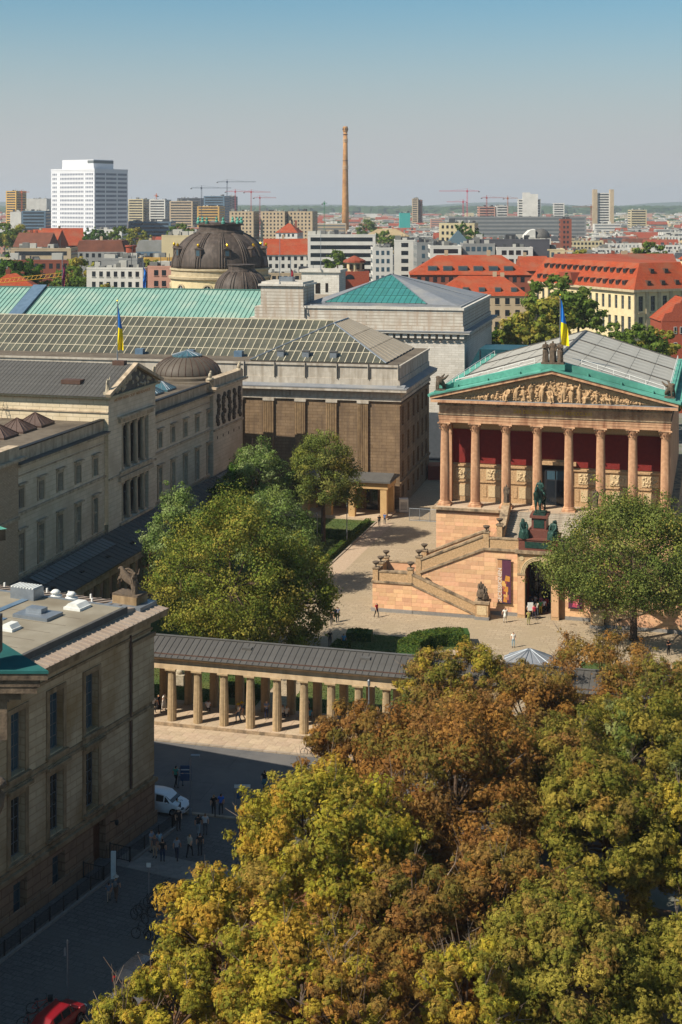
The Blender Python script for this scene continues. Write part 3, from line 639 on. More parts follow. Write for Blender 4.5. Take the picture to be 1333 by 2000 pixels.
# gateway block with arch
gx, gr, gi = G0-.35, 1.5, 5.2
def arch(k, cx, r, y, zi, x0, x1, z0, z1, dep, n=18):
    for s in (-1, 1):
        k.poly((cx+s*r, y, z0), (x1 if s > 0 else x0, y, z0), (x1 if s > 0 else x0, y, zi), (cx+s*r, y, zi)); k.poly((cx+s*r, y, z0), (cx+s*r, y+dep, z0), (cx+s*r, y+dep, zi), (cx+s*r, y, zi))
    for i in range(n):
        t0, t1 = math.pi*i/n, math.pi*(i+1)/n
        def O(t):
            c, s = math.cos(t), math.sin(t); q = min((x1-cx)/c if c > 1e-6 else 1e9, (x0-cx)/c if c < -1e-6 else 1e9, (z1-zi)/s if s > 1e-6 else 1e9); return (cx+q*c, zi+q*s)
        I = lambda t: (cx+r*math.cos(t), zi+r*math.sin(t))
        a, b, c, d = I(t0), I(t1), O(t1), O(t0)
        k.poly((a[0], y, a[1]), (d[0], y, d[1]), (c[0], y, c[1]), (b[0], y, b[1])); k.poly((a[0], y, a[1]), (b[0], y, b[1]), (b[0], y+dep, b[1]), (a[0], y+dep, a[1]))
gw = MB(); arch(gw, gx, gr, WA-.62, gi, gx-2.4, gx+2.4, 0, 7.55, 1.0)
gw.box(gx-2.4, gx-2.39, WA-.62, WA+.3, 0, 7.55); gw.box(gx+2.39, gx+2.4, WA-.62, WA+.3, 0, 7.55); gate = gw.obj('gateway', M_['tan'], st)
k = MB()
for rr, yy in ((gr+.06, .05), (gr+.22, .09), (gr+.4, .13)):
    for i in range(18):
        t0, t1 = math.pi*i/18, math.pi*(i+1)/18
        k.prof([(gx+rr*math.cos(t0), gi+rr*math.sin(t0)), (gx+(rr+.12)*math.cos(t0), gi+(rr+.12)*math.sin(t0)), (gx+(rr+.12)*math.cos(t1), gi+(rr+.12)*math.sin(t1)), (gx+rr*math.cos(t1), gi+rr*math.sin(t1))], WA-.62-yy, WA-.615)
k.obj('archivolt', M_['relief'], gate)
for s in (-1, 1):
    boxpart('impost', M_['trim'], gate, (gx+s*1.95-.47, gx+s*1.95+.47, WA-.72, WA-.615, gi-.22, gi)); boxpart('jamb', M_['block'], gate, (gx+s*1.95-.4, gx+s*1.95+.4, WA-.66, WA-.61, .4, gi-.22))
    part('medallion', M_['relief'], gate, lambda k: k.add(*(lambda n: ([(gx+s*1.9+.26*math.cos(t*6.283/n), WA-.68, 6.95+.26*math.sin(t*6.283/n)) for t in range(n)], [list(range(n))]))(16)))
boxpart('gateway_cornice', M_['trim'], gate, (gx-2.65, gx+2.65, WA-.95, WA+.2, 7.55, 7.95))
# passage behind the arch: a real room with glazed doors
boxpart('passage_wall', M_['redwall'], gate, (gx-1.69, gx-1.6, WA+.45, 173.9, .02, 6.9)); boxpart('passage_wall', M_['redwall'], gate, (gx+1.6, gx+1.69, WA+.45, 173.9, .02, 6.9))
boxpart('glazed_door', M_['steel'], gate, *[(gx-1.5+i*1.0-.05, gx-1.5+i*1.0+.05, 171, 171.1, .02, 6.5) for i in range(4)], (gx-1.45, gx+1.45, 171, 171.1, 3.1, 3.3))
for i in range(3): boxpart('pane', M_['glass'], gate, (gx-1.44+i*1.0, gx-.56+i*1.0, 171.04, 171.06, .1, 3.09)); boxpart('pane', M_['glass'], gate, (gx-1.44+i*1.0, gx-.56+i*1.0, 171.04, 171.06, 3.31, 6.4))
for s in (-1, 1): part('open_leaf', M_['steel'], gate, lambda k: k.box(gx+s*1.5-.05, gx+s*1.5+.05, WA-.5, WA+.7, .05, 3.9))
# ------------------------------------------------------------------ figures: people and statues from one skeleton
SEG = {}
def human(pose='stand', rs=None):
    """joint dict; facing -y, height about 1.75"""
    J = dict(pel=(0, 0, .95), ab=(0, 0, 1.12), ch=(0, 0, 1.34), nk=(0, 0, 1.49), hd=(0, -.02, 1.56), top=(0, -.01, 1.70))
    def limb(side, sh, el, ha, hi, kn, an, to):
        J.update({side+'sh': sh, side+'el': el, side+'ha': ha, side+'fi': tuple(ha[i]+(ha[i]-el[i])*.35 for i in range(3)), side+'hi': hi, side+'kn': kn, side+'an': an, side+'to': to})
    for s, n in ((-1, 'l'), (1, 'r')):
        f = s
        if pose == 'walk': limb(n, (s*.19, 0, 1.42), (s*.25, .1*f, 1.14), (s*.25, -.08+.12*f, .92), (s*.1, 0, .9), (s*.1, -.16*f-.04, .5), (s*.1, -.26*f+.08, .09), (s*.11, -.26*f-.08, .03))
        elif pose == 'stride': limb(n, (s*.19, 0, 1.42), (s*.26, -.12*f, 1.15), (s*.22, -.25*f-.1, .98), (s*.1, 0, .9), (s*.1, .14*f-.05, .5), (s*.1, .24*f+.06, .09), (s*.11, .24*f-.1, .03))
        elif pose == 'phone': limb(n, (s*.19, 0, 1.42), (s*.25, -.08, 1.16), (s*.1, -.28, 1.26), (s*.1, 0, .9), (s*.11, -.02, .5), (s*.11, .03, .09), (s*.13, -.13, .03))
        elif pose == 'sit': limb(n, (s*.19, 0, 1.42), (s*.24, -.12, 1.16), (s*.15, -.33, 1.02), (s*.1, 0, .9), (s*.13, -.44, .92), (s*.12, -.42, .5), (s*.12, -.57, .45))
        elif pose == 'ride': limb(n, (s*.2, 0, 1.42), (s*.3, -.1, 1.18), (s*.15, -.35, 1.1), (s*.14, 0, .9), (s*.42, -.25, .66), (s*.45, -.05, .22), (s*.47, -.2, .16))
        elif pose == 'raise': limb(n, (s*.19, 0, 1.42), (s*.34, -.05, 1.52 if s > 0 else 1.16), (s*.36, -.1, 1.82 if s > 0 else .95), (s*.1, 0, .9), (s*.12, -.03, .5), (s*.13, .03, .09), (s*.15, -.13, .03))
        else: limb(n, (s*.19, 0, 1.42), (s*.26, .03, 1.15), (s*.25, -.06, .92), (s*.1, 0, .9), (s*.11, -.01, .5), (s*.11, .03, .09), (s*.13, -.13, .03))
    return J
RADP = dict(pel=(.155, .12), ab=(.14, .105), ch=(.16, .115), nk=.06, hd=.095, top=.075, sh=.072, el=.05, ha=.036, fi=.03, hi=.105, kn=.066, an=.045, to=.042)
BON = [('pel', 'ab'), ('ab', 'ch'), ('ch', 'nk'), ('nk', 'hd'), ('hd', 'top')] + [e for n in 'lr' for e in (('ch', n+'sh'), (n+'sh', n+'el'), (n+'el', n+'ha'), (n+'ha', n+'fi'), ('pel', n+'hi'), (n+'hi', n+'kn'), (n+'kn', n+'an'), (n+'an', n+'to'))]
def human_mesh(pose, fat=1., robe=False):
    key = ('H', pose, fat, robe)
    if key in SEG: return SEG[key]
    J = human(pose); names = list(J); idx = {n: i for i, n in enumerate(names)}
    rad = []
    for n in names:
        r = RADP.get(n) or RADP[n[1:]]; q = fat if n not in ('hd', 'top', 'nk') else 1
        if robe and n[1:] in ('kn', 'an', 'hi', 'el'): q *= 1.7
        rad.append(tuple(x*q for x in (r if hasattr(r, '__len__') else (r, r))))
    me = skin('figure_'+pose, [J[n] for n in names], [(idx[a], idx[b]) for a, b in BON], rad, 0, 1)
    # material per face by nearest bone: 0 skin 1 top 2 trousers 3 shoes 4 hair
    P = {n: Vector(J[n]) for n in names}; mi = []
    for p in me.polygons:
        c = p.center; best = None
        for a, b in BON:
            A, B = P[a], P[b]; t = max(0, min(1, (c-A).dot(B-A)/max(1e-6, (B-A).length_squared))); d = (A+(B-A)*t-c).length
            if best is None or d < best[0]: best = (d, a, b, t)
        _, a, b, t = best; k = b[1:] if b[0] in 'lr' else b
        if b in ('hd', 'top') or (b == 'nk' and t > .7): m = 4 if (c.z > 1.64 or c.y > .015 and c.z > 1.5) else 0
        elif k in ('ha', 'fi') or (k == 'el' and t > .55): m = 0
        elif k in ('kn', 'hi') and b not in ('ch',): m = 2
        elif k == 'an': m = 2 if t < .8 else 3
        elif k == 'to': m = 3
        else: m = 1 if c.z > .98 or pose in ('sit',) and c.z > .98 else 2
        mi.append(m)
    me.polygons.foreach_set('material_index', mi); SEG[key] = me; return me
def clothc(h): return mat('cloth_'+h.strip('#'), h, scale=6, rough=.95)
SKIN = ['#c99a7c', '#b98567', '#d6ab8e']
HAIR = ['#3a2a20', '#221b17', '#6b4f33', '#8d744e']
NPEOPLE = [0]
def person(x, y, rz, pose, top, leg, label, group=None, hair=None, z=0., shoes='#3a3634', hat=None, bag=None, skirt=None, short=False, sc_=1.):
    me = human_mesh(pose); o = bpy.data.objects.new('person', me); COL.objects.link(o); o.location = (x, y, z - (.45*sc_ if pose == 'sit' else 0)); o.rotation_euler = (0, 0, rz); o.scale = (sc_,)*3
    i = NPEOPLE[0]; NPEOPLE[0] += 1
    ms = [clothc(SKIN[i % 3]), clothc(top), clothc(leg), clothc(shoes), clothc(hair or HAIR[i % 4])]
    if not me.materials:
        for m in ms: me.materials.append(m)
    for j, m in enumerate(ms): o.material_slots[j].link = 'OBJECT'; o.material_slots[j].material = m
    tag(o, label, 'person', group); ORG[o.name] = (0, 0, 0)
    if hat: h = MB(); h.lathe(0, -.015, [(.2, 1.68), (.2, 1.695), (.1, 1.7), (.095, 1.79), (.05, 1.81)], 12); h.obj('hat', clothc(hat), o, True)
    if bag: h = MB(); h.blob((0, .2, 1.27), (.15, .1, .22), 8, 6); h.obj('backpack', clothc(bag), o, True)
    if skirt: h = MB(); h.lathe(0, 0, [(.15, 1.05), (.17, .95), (.25, .62 if short else .35), (.24, .62 if short else .35)], 14, .04, False); h.obj('skirt', clothc(skirt), o, True)
    return o
def statue(parent, name, loc, rz, pose, m, scale=1.3, robe=True, drape=True):
    me = human_mesh(pose, 1.25, robe).copy(); me.materials.clear(); me.materials.append(m); me.polygons.foreach_set('material_index', [0]*len(me.polygons))
    o = inst(name, me, parent, loc, rz, scale)
    if drape:
        k = MB(); rs = random.Random(hash(name+pose) % 999)
        if pose == 'sit': k.lathe(0, -.18, [(.42, .45), (.4, .7), (.34, .95), (.2, 1.05)], 12, .12)
        else: k.lathe(0, 0, [(.3, .0), (.27, .4), (.24, .8), (.2, 1.05)], 12, .14)
        q = k.mesh('drapery', m); d = inst('drapery', q, o); d.location = (0, 0, 0)
    return o
def horse_mesh(name, legs=0.):
    v = [(0, .62, 1.38), (0, .1, 1.3), (0, -.5, 1.36), (0, -.8, 1.7), (0, -1.0, 2.05), (0, -1.2, 2.12), (0, -1.5, 1.86), (0, .9, 1.25), (0, 1.02, .75)]
    r = [(.36, .36), (.36, .38), (.34, .36), (.2, .26), (.14, .19), (.13, .15), (.09, .1), .09, .06]; e = [(0, 1), (1, 2), (2, 3), (3, 4), (4, 5), (5, 6), (0, 7), (7, 8)]
    for s in (-1, 1):
        i = len(v); up = legs if s > 0 else 0
        v += [(s*.2, -.55, 1.05), (s*.2, -.6-up*.35, .68+up*.12), (s*.2, -.56-up*.15, .32+up*.2), (s*.2, -.62-up*.1, .05+up*.2)]; r += [.17, .1, .065, .085]; e += [(2, i), (i, i+1), (i+1, i+2), (i+2, i+3)]
        i = len(v); up = legs if s < 0 else 0
        v += [(s*.2, .6, 1.05), (s*.2, .5-up*.1, .75), (s*.2, .78, .42), (s*.2, .72-up*.1, .05)]; r += [.2, .13, .075, .085]; e += [(0, i), (i, i+1), (i+1, i+2), (i+2, i+3)]
    return skin(name, v, e, r, 1, 1)
def group_statue(name, label, b, a, z, th, m, seed, scale=1.25, rz=0., cat='statue'):
    t = thing(name, label, cat, b, a, th, z=z); rs = random.Random(seed)
    boxpart('plinth', m, t, (b-.55, b+.55, a-.5, a+.5, z, z+.18))
    o1 = statue(t, 'figure', (b-.22, a, z+.15 - .45*scale+.35), rz+.3, 'sit', m, scale); o2 = statue(t, 'figure', (b+.28, a-.05, z+.15 - .45*scale+.2), rz-.4, 'sit', m, scale*.85)
    part('rock', m, t, lambda k: [k.blob((b+rs.uniform(-.4, .4), a+rs.uniform(-.2, .4), z+.3), (.3, .3, .35), 7, 5, .2, rs) for _ in range(5)], True); return t
# statues of the temple
hs = horse_mesh('horse', 1.); hs.materials.append(M_['bronze'])
mo = thing('equestrian_monument', 'green bronze rider on horseback upon red granite pedestal above the arched gateway', 'monument', gx, 168, TH, z=7.95)
boxpart('base', M_['granite'], mo, (gx-2.25, gx+2.25, WA-.8, 170.2, 7.95, 9.15)); boxpart('base_cap', M_['granite'], mo, (gx-2.35, gx+2.35, WA-.9, 170.3, 9.15, 9.3))
part('pedestal', M_['granite'], mo, lambda k: (k.prof([(gx-1.9, 9.3), (gx+1.9, 9.3), (gx+1.05, 10.2), (gx-1.05, 10.2)], WA-.2, 169.8), k.box(gx-.85, gx+.85, WA+.1, 169.6, 10.2, 11.55)))
boxpart('pedestal_cap', M_['granite'], mo, (gx-1.05, gx+1.05, WA-.1, 169.8, 11.55, 11.85)); boxpart('bronze_plaque', M_['bronze'], mo, (gx-.6, gx+.6, WA+.05, WA+.1, 10.4, 11.35)); boxpart('bronze_plaque', M_['bronze'], mo, (gx-1.5, gx+1.5, WA-.86, WA-.8, 8.25, 8.95))
boxpart('plinth', M_['bronze'], mo, (gx-.7, gx+.7, WA+.1, 169.6, 11.85, 12.0))
inst('horse', hs, mo, (gx, 168.3, 11.98), -.12, 1.5)
rd = statue(mo, 'rider', (gx, 168.3, 11.98+1.25), -.12, 'ride', M_['bronze'], 1.5, False, False)
part('cloak', M_['bronze'], mo, lambda k: k.prof([(gx-.35, 14.9), (gx+.35, 14.9), (gx+.55, 13.4), (gx+.2, 13.0), (gx-.3, 13.1), (gx-.6, 13.5)], 168.5, 168.75))
for s in (-1, 1):
    q = statue(mo, 'seated_figure', (gx+s*1.75, WA-.1, 9.3-.45*1.7), -s*.4, 'sit', M_['bronze'], 1.7); boxpart('seat', M_['bronze'], mo, (gx+s*1.75-.4, gx+s*1.75+.4, WA-.2, WA+.5, 9.3, 9.85))
    part('wing_drape', M_['bronze'], mo, lambda k: [k.blob((gx+s*1.9, WA+.25, 10.0+.35*i), (.38-.05*i, .3, .35), 7, 5, .2, random.Random(i)) for i in range(4)], True)
for s, l in ((-1, 'dark stone figure group on the pedestal at the foot of the sunlit stair flight'), (1, 'dark stone figure group on the stair pedestal half hidden by the plane tree')):
    group_statue('statue_group', l, mir(-26.6, s), FA+.35, 2.1, TH, M_['statue'], 3+s, 1.35)
    t = thing('statue', ['', 'robed stone statue at the stair top behind the plane tree crown', 'robed stone statue on the stair cheek beside the rider monument'][s], 'statue', mir(-25.42, s), 176.1, TH, z=11.05)
    boxpart('pedestal', M_['tan'], t, (mir(-25.42, s)-.45, mir(-25.42, s)+.45, 175.6, 176.6, 11.05, 11.3)); statue(t, 'figure', (mir(-25.42, s), 176.1, 11.3), .2*s, 'stand', M_['statue'], 1.3)
ac = thing('acroterion_group', 'three dark stone women standing on the pediment peak of the temple', 'statue', G0, 178.6, TH, z=27.8)
boxpart('pedestal', M_['copper'], ac, (G0-1.55, G0+1.55, 177.6, 179.6, 27.6, 28.3)); boxpart('plinth', M_['statue'], ac, (G0-1.4, G0+1.4, 177.8, 179.3, 28.3, 28.5))
for i, (dx, s_, p) in enumerate(((-.9, 1.5, 'phone'), (.0, 1.58, 'stand'), (.92, 1.5, 'phone'))): statue(ac, 'figure', (G0+dx, 178.5, 28.48), -.4*(i-1), p, M_['statue'], s_)
for s, l in ((-1, 'weathered griffin on the pediment corner beside the white stone block'), (1, 'weathered griffin on the pediment corner beside the roof gutter')):
    b = G0+s*14.1; t = thing('griffin', l, 'statue', b, 178.6, TH, z=24.4); boxpart('pedestal', M_['copper'], t, (b-.75, b+.75, 177.7, 179.6, 23.95, 24.55)); boxpart('plinth', M_['statue'], t, (b-.6, b+.6, 177.9, 179.4, 24.55, 24.7))
    g = skin('griffin_body', [(0, .5, .45), (0, 0, .6), (0, -.35, .95), (0, -.45, 1.35), (0, -.7, 1.35), (.22, -.45, .5), (.22, -.5, 0), (-.22, -.45, .5), (-.22, -.5, 0), (.28, .4, .2), (-.28, .4, .2), (.4, .25, 1.2), (-.4, .25, 1.2), (.45, .7, 1.6), (-.45, .7, 1.6)], [(0, 1), (1, 2), (2, 3), (3, 4), (2, 5), (5, 6), (2, 7), (7, 8), (0, 9), (0, 10), (2, 11), (2, 12), (11, 13), (12, 14)], [.32, .3, .28, .2, .1, .12, .1, .12, .1, .2, .2, .16, .16, .06, .06], 1)
    g.materials.append(M_['statue']); inst('body', g, t, (b, 178.7, 24.68), s*.9, 1.15)
# carved figures in the pediment
rs = random.Random(14); FX = [(-10.6, 'sit'), (-9.2, 'sit'), (-7.9, 'sit'), (-6.8, 'phone'), (-5.6, 'sit'), (-4.6, 'raise'), (-3.5, 'phone'), (-2.5, 'stand'), (-1.4, 'raise'), (0, 'sit'), (1.3, 'stand'), (2.3, 'phone'), (3.3, 'raise'), (4.5, 'sit'), (5.5, 'phone'), (6.7, 'sit'), (7.9, 'phone'), (9.2, 'sit'), (10.6, 'sit')]
for x_, ps in FX:
    hh = (ZA-ZP)*(1-abs(x_)/hw)-.5; sc0 = min(1.35, hh/(1.3 if ps == 'sit' else 1.72)); me = human_mesh(ps, 1.25, True).copy(); me.materials.clear(); me.materials.append(M_['tan']); me.polygons.foreach_set('material_index', [0]*len(me.polygons))
    o = inst('pediment_figure', me, gal, (G0+x_, 177.68, ZP+.08-(.45*sc0 if ps == 'sit' else 0)), rs.uniform(-1.1, 1.1), sc0); o.rotation_euler[1] = rs.uniform(-.25, .25)
# ------------------------------------------------------------------ flags
def flag(label, x, y, z, h, m1, m2, fw, fh, lean=.12, z0=None, group=None):
    t = thing('flag', label, 'flag', x, y, 0, z=z); part('pole', M_['galv'], t, lambda k: k.tube([(x, y, z), (x, y, z+h)], [.09, .05], 8)); part('finial', M_['gold'], t, lambda k: k.blob((x, y, z+h+.08), (.1, .1, .12), 8, 5))
    rows = 14; cols = 7
    for half in (0, 1):
        k = MB(); V = []; 
        for j in range(rows+1):
            for i in range(cols+1):
                u = half*.5 + i/cols*.5; q = j/rows      # long banner-like flag hanging down: u across the short way
                zz = z+h-.35-q*fh; V.append((u, q, zz))
        pts = []
        for u, q, zz in V:
            f = (half*.5 + (q*.5))      # q runs inside this half
            zz = z+h-.3-fh*f; wid = fw*(.25+.75*min(1, f*1.6)) ; xx = (u-half*.5)*2
            pts.append((x+.06+xx*wid*.75+.3*f*xx, y+.28*math.sin(xx*6+f*5)*(.3+f), zz-.28*xx*fh*.35*(1-f)))
        fs = [[j*(cols+1)+i, j*(cols+1)+i+1, (j+1)*(cols+1)+i+1, (j+1)*(cols+1)+i] for j in range(rows) for i in range(cols)]
        k.add(pts, fs); k.obj('cloth', (m1, m2)[half], t, True)
    return t
x, y = w2(G0+.1, 186, TH); flag('blue over yellow flag hanging on the temple roof pole', x, y, 27.9, 8.4, M_['blue_f'], M_['yellow_f'], 1.0, 6.2)
# ------------------------------------------------------------------ the plastered museum (left) with its stoa
NB = -72.5
neu = thing('plastered_museum', 'long pale plastered museum in shade with gabled centre pavilion and shallow dome', 'museum', -85, 169, TH)
D = (0, 1)  # wall direction along +a ; outward normal (1,0) -> +b
def NW(a): return a
def facade(a0, a1, b, z0, z1, holes, m, depth=.55, name='wall'):
    k = MB(); k.wall((b, a0), (0, 1), a1-a0, z0, z1, [(h[0]-a0, h[1]-a0, h[2], h[3]) for h in holes], depth); return k.obj(name, m, neu)
M_['winN'] = M_['framew']
def nwin(a, w, z0, z1, b, nx=2, nz=3, hood=True, sill=True, surround=.28):
    o = window(neu, (b, a), (0, 1), w, z1-z0, z0, .45, nx, nz, M_['frame'])
    k = MB(); k.box(b+.004, b+.1, a-w/2-surround, a-w/2, z0, z1+surround); k.box(b+.004, b+.1, a+w/2, a+w/2+surround, z0, z1+surround); k.box(b+.004, b+.1, a-w/2, a+w/2, z1, z1+surround); k.obj('window_surround', M_['neues_s'], neu)
    if hood: boxpart('window_hood', M_['neues_s'], neu, (b+.004, b+.42, a-w/2-surround-.15, a+w/2+surround+.15, z1+surround+.16, z1+surround+.32))
def wing(a0, a1, cents, sgn):
    hl = [(c-.62, c+.62, 15.45, 17.55) for c in cents] + [(c-.62, c+.62, 8.55, 12.75) for c in cents]
    facade(a0, a1, NB, 0, 20.3, hl, M_['neues'])
    for c in cents:
        nwin(c, 1.24, 15.45, 17.55, NB, 2, 2); nwin(c, 1.24, 8.55, 12.75, NB, 2, 3)
        part('window_figure', M_['statue_w'], neu, lambda k: (k.tube([(NB-.18, c, 8.6), (NB-.18, c, 10.9)], [.13, .1], 8), k.box(NB-.3, NB-.05, c-.6, c+.6, 10.9, 11.1), k.tube([(NB-.18, c, 11.1), (NB-.18, c+.05, 11.8), (NB-.18, c, 12.1)], [.16, .17, .08], 7), k.blob((NB-.18, c, 12.25), (.1, .1, .13), 6, 5)))
    boxpart('string_course', M_['neues_s'], neu, (NB+.003, NB+.22, a0, a1, 14.75, 15.05)); boxpart('string_course', M_['neues_s'], neu, (NB+.003, NB+.12, a0, a1, 8.1, 8.4)); boxpart('string_course', M_['neues_s'], neu, (NB+.003, NB+.1, a0, a1, 18.9, 19.05))
    boxpart('cornice', M_['neues_s'], neu, (NB-.5, NB+.75, a0, a1, 20.1, 20.35)); boxpart('cornice_top', M_['zinc'], neu, (NB-.5, NB+.8, a0, a1, 20.35, 20.45))
    boxpart('parapet', M_['neues_s'], neu, (NB-.45, NB-.12, a0, a1, 20.45, 21.75)); boxpart('parapet_cap', M_['black'], neu, (NB-.65, NB-.02, a0, a1, 21.75, 21.9))
    boxpart('flat_roof', M_['tarroof'], neu, (-104, NB-.45, a0, a1, 20.9, 21.5))
C1 = [139.9+4.73*i for i in range(5)]; C2 = [2*169.1-c for c in C1]
wing(138.5, 161.6, C1, -1); wing(176.6, 198.9, C2, 1)
# centre pavilion
M_['neuwarm'] = mat('side_wall_plaster', '#d3c3a6', '#c2b192', scale=.6, rough=.95, brick=(1.8, .55, '#d8d8d8', .05))  # own pale plaster colour of both pavilion side walls
PB = NB+.5
cols_a = [166.4, 168.7, 171.1, 173.4]
facade(161.6, 176.6, PB, 0, 24.4, [(165.6, 174.3, 14.9, 20.7), (165.6, 174.3, 8.5, 13.4)], M_['neues'], 1.3)
for z0, z1 in ((14.9, 20.7), (8.5, 13.4)):
    boxpart('loggia_back', M_['glass'], neu, (PB-1.33, PB-1.25, 165.6, 174.3, z0, z1))
    pl = MB().box(-.42, .42, -.42, .42, 0, .25).box(-.42, .42, -.42, .42, z1-z0-.3, z1-z0); pl.lathe(0, 0, [(.36, .25), (.3, z1-z0-.7), (.4, z1-z0-.3)], 14); pl = pl.mesh('column', M_['neues_s'])
    for c in cols_a: inst('column', pl, neu, (PB-.5, c, z0))
    for i in range(3):
        c = (cols_a[i]+cols_a[i+1])/2; boxpart('mullion', M_['frame'], neu, (PB-1.24, PB-1.16, c-.06, c+.06, z0, z1), (PB-1.24, PB-1.17, cols_a[i]+.5, cols_a[i+1]-.5, z0+(z1-z0)*.6, z0+(z1-z0)*.6+.14))
    boxpart('loggia_cornice', M_['neues_s'], neu, (PB+.003, PB+.35, 164.6, 175.3, z1+.25, z1+.8))
    boxpart('loggia_sill', M_['neues_s'], neu, (PB+.003, PB+.3, 164.9, 175.0, z0-.3, z0-.02))
boxpart('loggia_hood', M_['neues_s'], neu, (PB+.003, PB+.65, 164.3, 175.6, 21.5, 21.75)); boxpart('string_course', M_['neues_s'], neu, (PB+.003, PB+.2, 161.6, 176.6, 14.35, 14.58))
boxpart('side_wall', M_['neuwarm'], neu, (-104, PB-.002, 161.6, 161.75, 20, 24.4)); boxpart('side_wall', M_['neuwarm'], neu, (-104, PB-.002, 176.45, 176.6, 20, 24.4))
boxpart('wall_band', M_['neues_s'], neu, (-104, PB-.002, 161.45, 161.6, 22.6, 22.75))
text('ARTEM NON ODIT NISI IGNARUS', .5, mat('faded_gilt', '#a8743c'), neu, (PB+.01, 169.1, 23.9), (R(90), 0, R(90)), .01, 'inscription', 11.5)
boxpart('eave', M_['creamt'], neu, (-104, PB+.5, 161.0, 177.2, 24.4, 24.65)); 
dmn = MB().box(-.12, .12, -.18, 0, 0, .2).mesh('dentil', M_['creamt'])
for i in range(70): inst('dentil', dmn, neu, (PB+.2-.44*i, 161.4, 24.2))
rz_ = 27.75
part('roof', M_['slate'], neu, lambda k: k.prof([(160.8, 24.66), (169.1, rz_), (177.4, 24.66)], -104, PB+.15, 'x'))
k = MB(); w_ = .55; k.prof([(-8.35, -3.12), (0, 0), (0, .07), (-8.35, -3.05)], w_-.05, w_, 'x'); k.prof([(-8.33, -3.1), (0, 0), (0, .03), (-8.33, -3.07)], .01, w_-.06, 'x'); me = k.mesh('slate_course', M_['slate'])
for i in range(56): inst('roof_sheet', me, neu, (PB+.1-w_*(i+1), 169.1, rz_+.02))
part('pediment', M_['neues_s'], neu, lambda k: (k.prof([(161.2, 24.66), (177.0, 24.66), (169.1, 27.5)], PB-.2, PB+.1, 'x')))
for s in (-1, 1): part('raking_cornice', M_['neues_s'], neu, lambda k: k.prof([(169.1+s*8.5, 24.67), (169.1, 27.6), (169.1, 28.0), (169.1+s*8.7, 25.05)], PB+.12, PB+.75, 'x'))
k = MB(); rs = random.Random(2)
for i in range(42):
    y = rs.uniform(-6, 6); hm = 2.8*(1-abs(y)/7.9)-.3
    if hm > .3: k.blob((PB+.15, 169.1+y, 24.8+rs.uniform(.1, hm)), (.2, rs.uniform(.15, .4), rs.uniform(.15, .4)), 7, 5, .2, rs)
tag(k.obj('pediment_relief', M_['statue_w'], neu, True), kind='stuff')
for z, a, s_ in ((25.0, 161.6, 1.), (25.0, 176.4, 1.)): 
    t = thing('statue', 'pale winged statue at the near eave of the gabled pavilion' if a < 170 else 'pale statue at the far eave of the gabled pavilion', 'statue', PB-.1, a, TH, z=z); boxpart('plinth', M_['statue_w'], t, (PB-.5, PB+.3, a-.4, a+.4, z-.3, z+.2)); statue(t, 'figure', (PB-.1, a, z+.2), 1.4, 'raise', M_['statue_w'], .95)
boxpart('skylight', M_['gutter'], neu, (-79.2, -76.6, 163.4, 164.9, 25.75, 26.25)); boxpart('chimney', M_['gutter'], neu, (-74.6, -73.0, 168.6, 169.6, 27.5, 28.2))
part('roof_ladder', M_['creamt'], neu, lambda k: [k.tube([(-88+dx, 161.2, 21.5), (-88+dx, 161.2, 24.9)], .04, 5) for dx in (0, .45)] + [k.tube([(-88, 161.2, 21.7+.3*i), (-87.55, 161.2, 21.7+.3*i)], .03, 4) for i in range(10)] and None)
part('roof_ladder', M_['creamt'], neu, lambda k: [k.tube([(-86.2+dx, 160.3+.0, 21.5), (-86.4+dx, 161.3, 23.6)], .04, 5) for dx in (0, .45)] + [k.tube([(-86.2-.02*i, 160.3+.14*i, 21.7+.3*i), (-85.75-.02*i, 160.3+.14*i, 21.7+.3*i)], .03, 4) for i in range(7)] and None)
# pyramidal skylights on the near wing roof
def pyramid(b, a, s, h, z, m, name='skylight', bars=None):
    o = part(name, m, neu, lambda k: (k.box(b-s, b+s, a-s, a+s, z, z+.25), k.add([(b-s, a-s, z+.25), (b+s, a-s, z+.25), (b+s, a+s, z+.25), (b-s, a+s, z+.25), (b, a, z+h)], [[0, 1, 4], [1, 2, 4], [2, 3, 4], [3, 0, 4]])))
    if bars: part('glazing_bar', bars, o, lambda k: [k.tube([(b+sx*s, a+sy*s, z+.28), (b, a, z+h+.03)], .05, 4) for sx in (-1, 1) for sy in (-1, 1)] + [k.tube([(b+sx*s, a-s*.02+q*s, z+.28), (b, a, z+h+.03)], .03, 4) for sx in (-1, 1) for q in (-.5, 0, .5)] + [k.tube([(b+q*s, a-s, z+.28), (b, a, z+h+.03)], .03, 4) for q in (-.5, 0, .5)] and None)
M_['pyr'] = mat('brown_copper_pyramid', '#5b4a42', '#493a33', scale=.8, rough=.6)
for i in range(4): pyramid(-79.6, 157.2-4.6*i, 1.75, 1.55, 21.5, M_['pyr'], 'skylight', M_['gutter'])
boxpart('glass_skylight', M_['glassroof'], neu, (-95, -87.5, 150, 158, 21.5, 22.4)); 
for i in range(3): pyramid(-77.3, 182.5+4.6*i, 1.7, 1.4, 21.5, mat('blue_skylight_glass', '#41616a', rough=.2, spec=.6), 'skylight', M_['galv'])
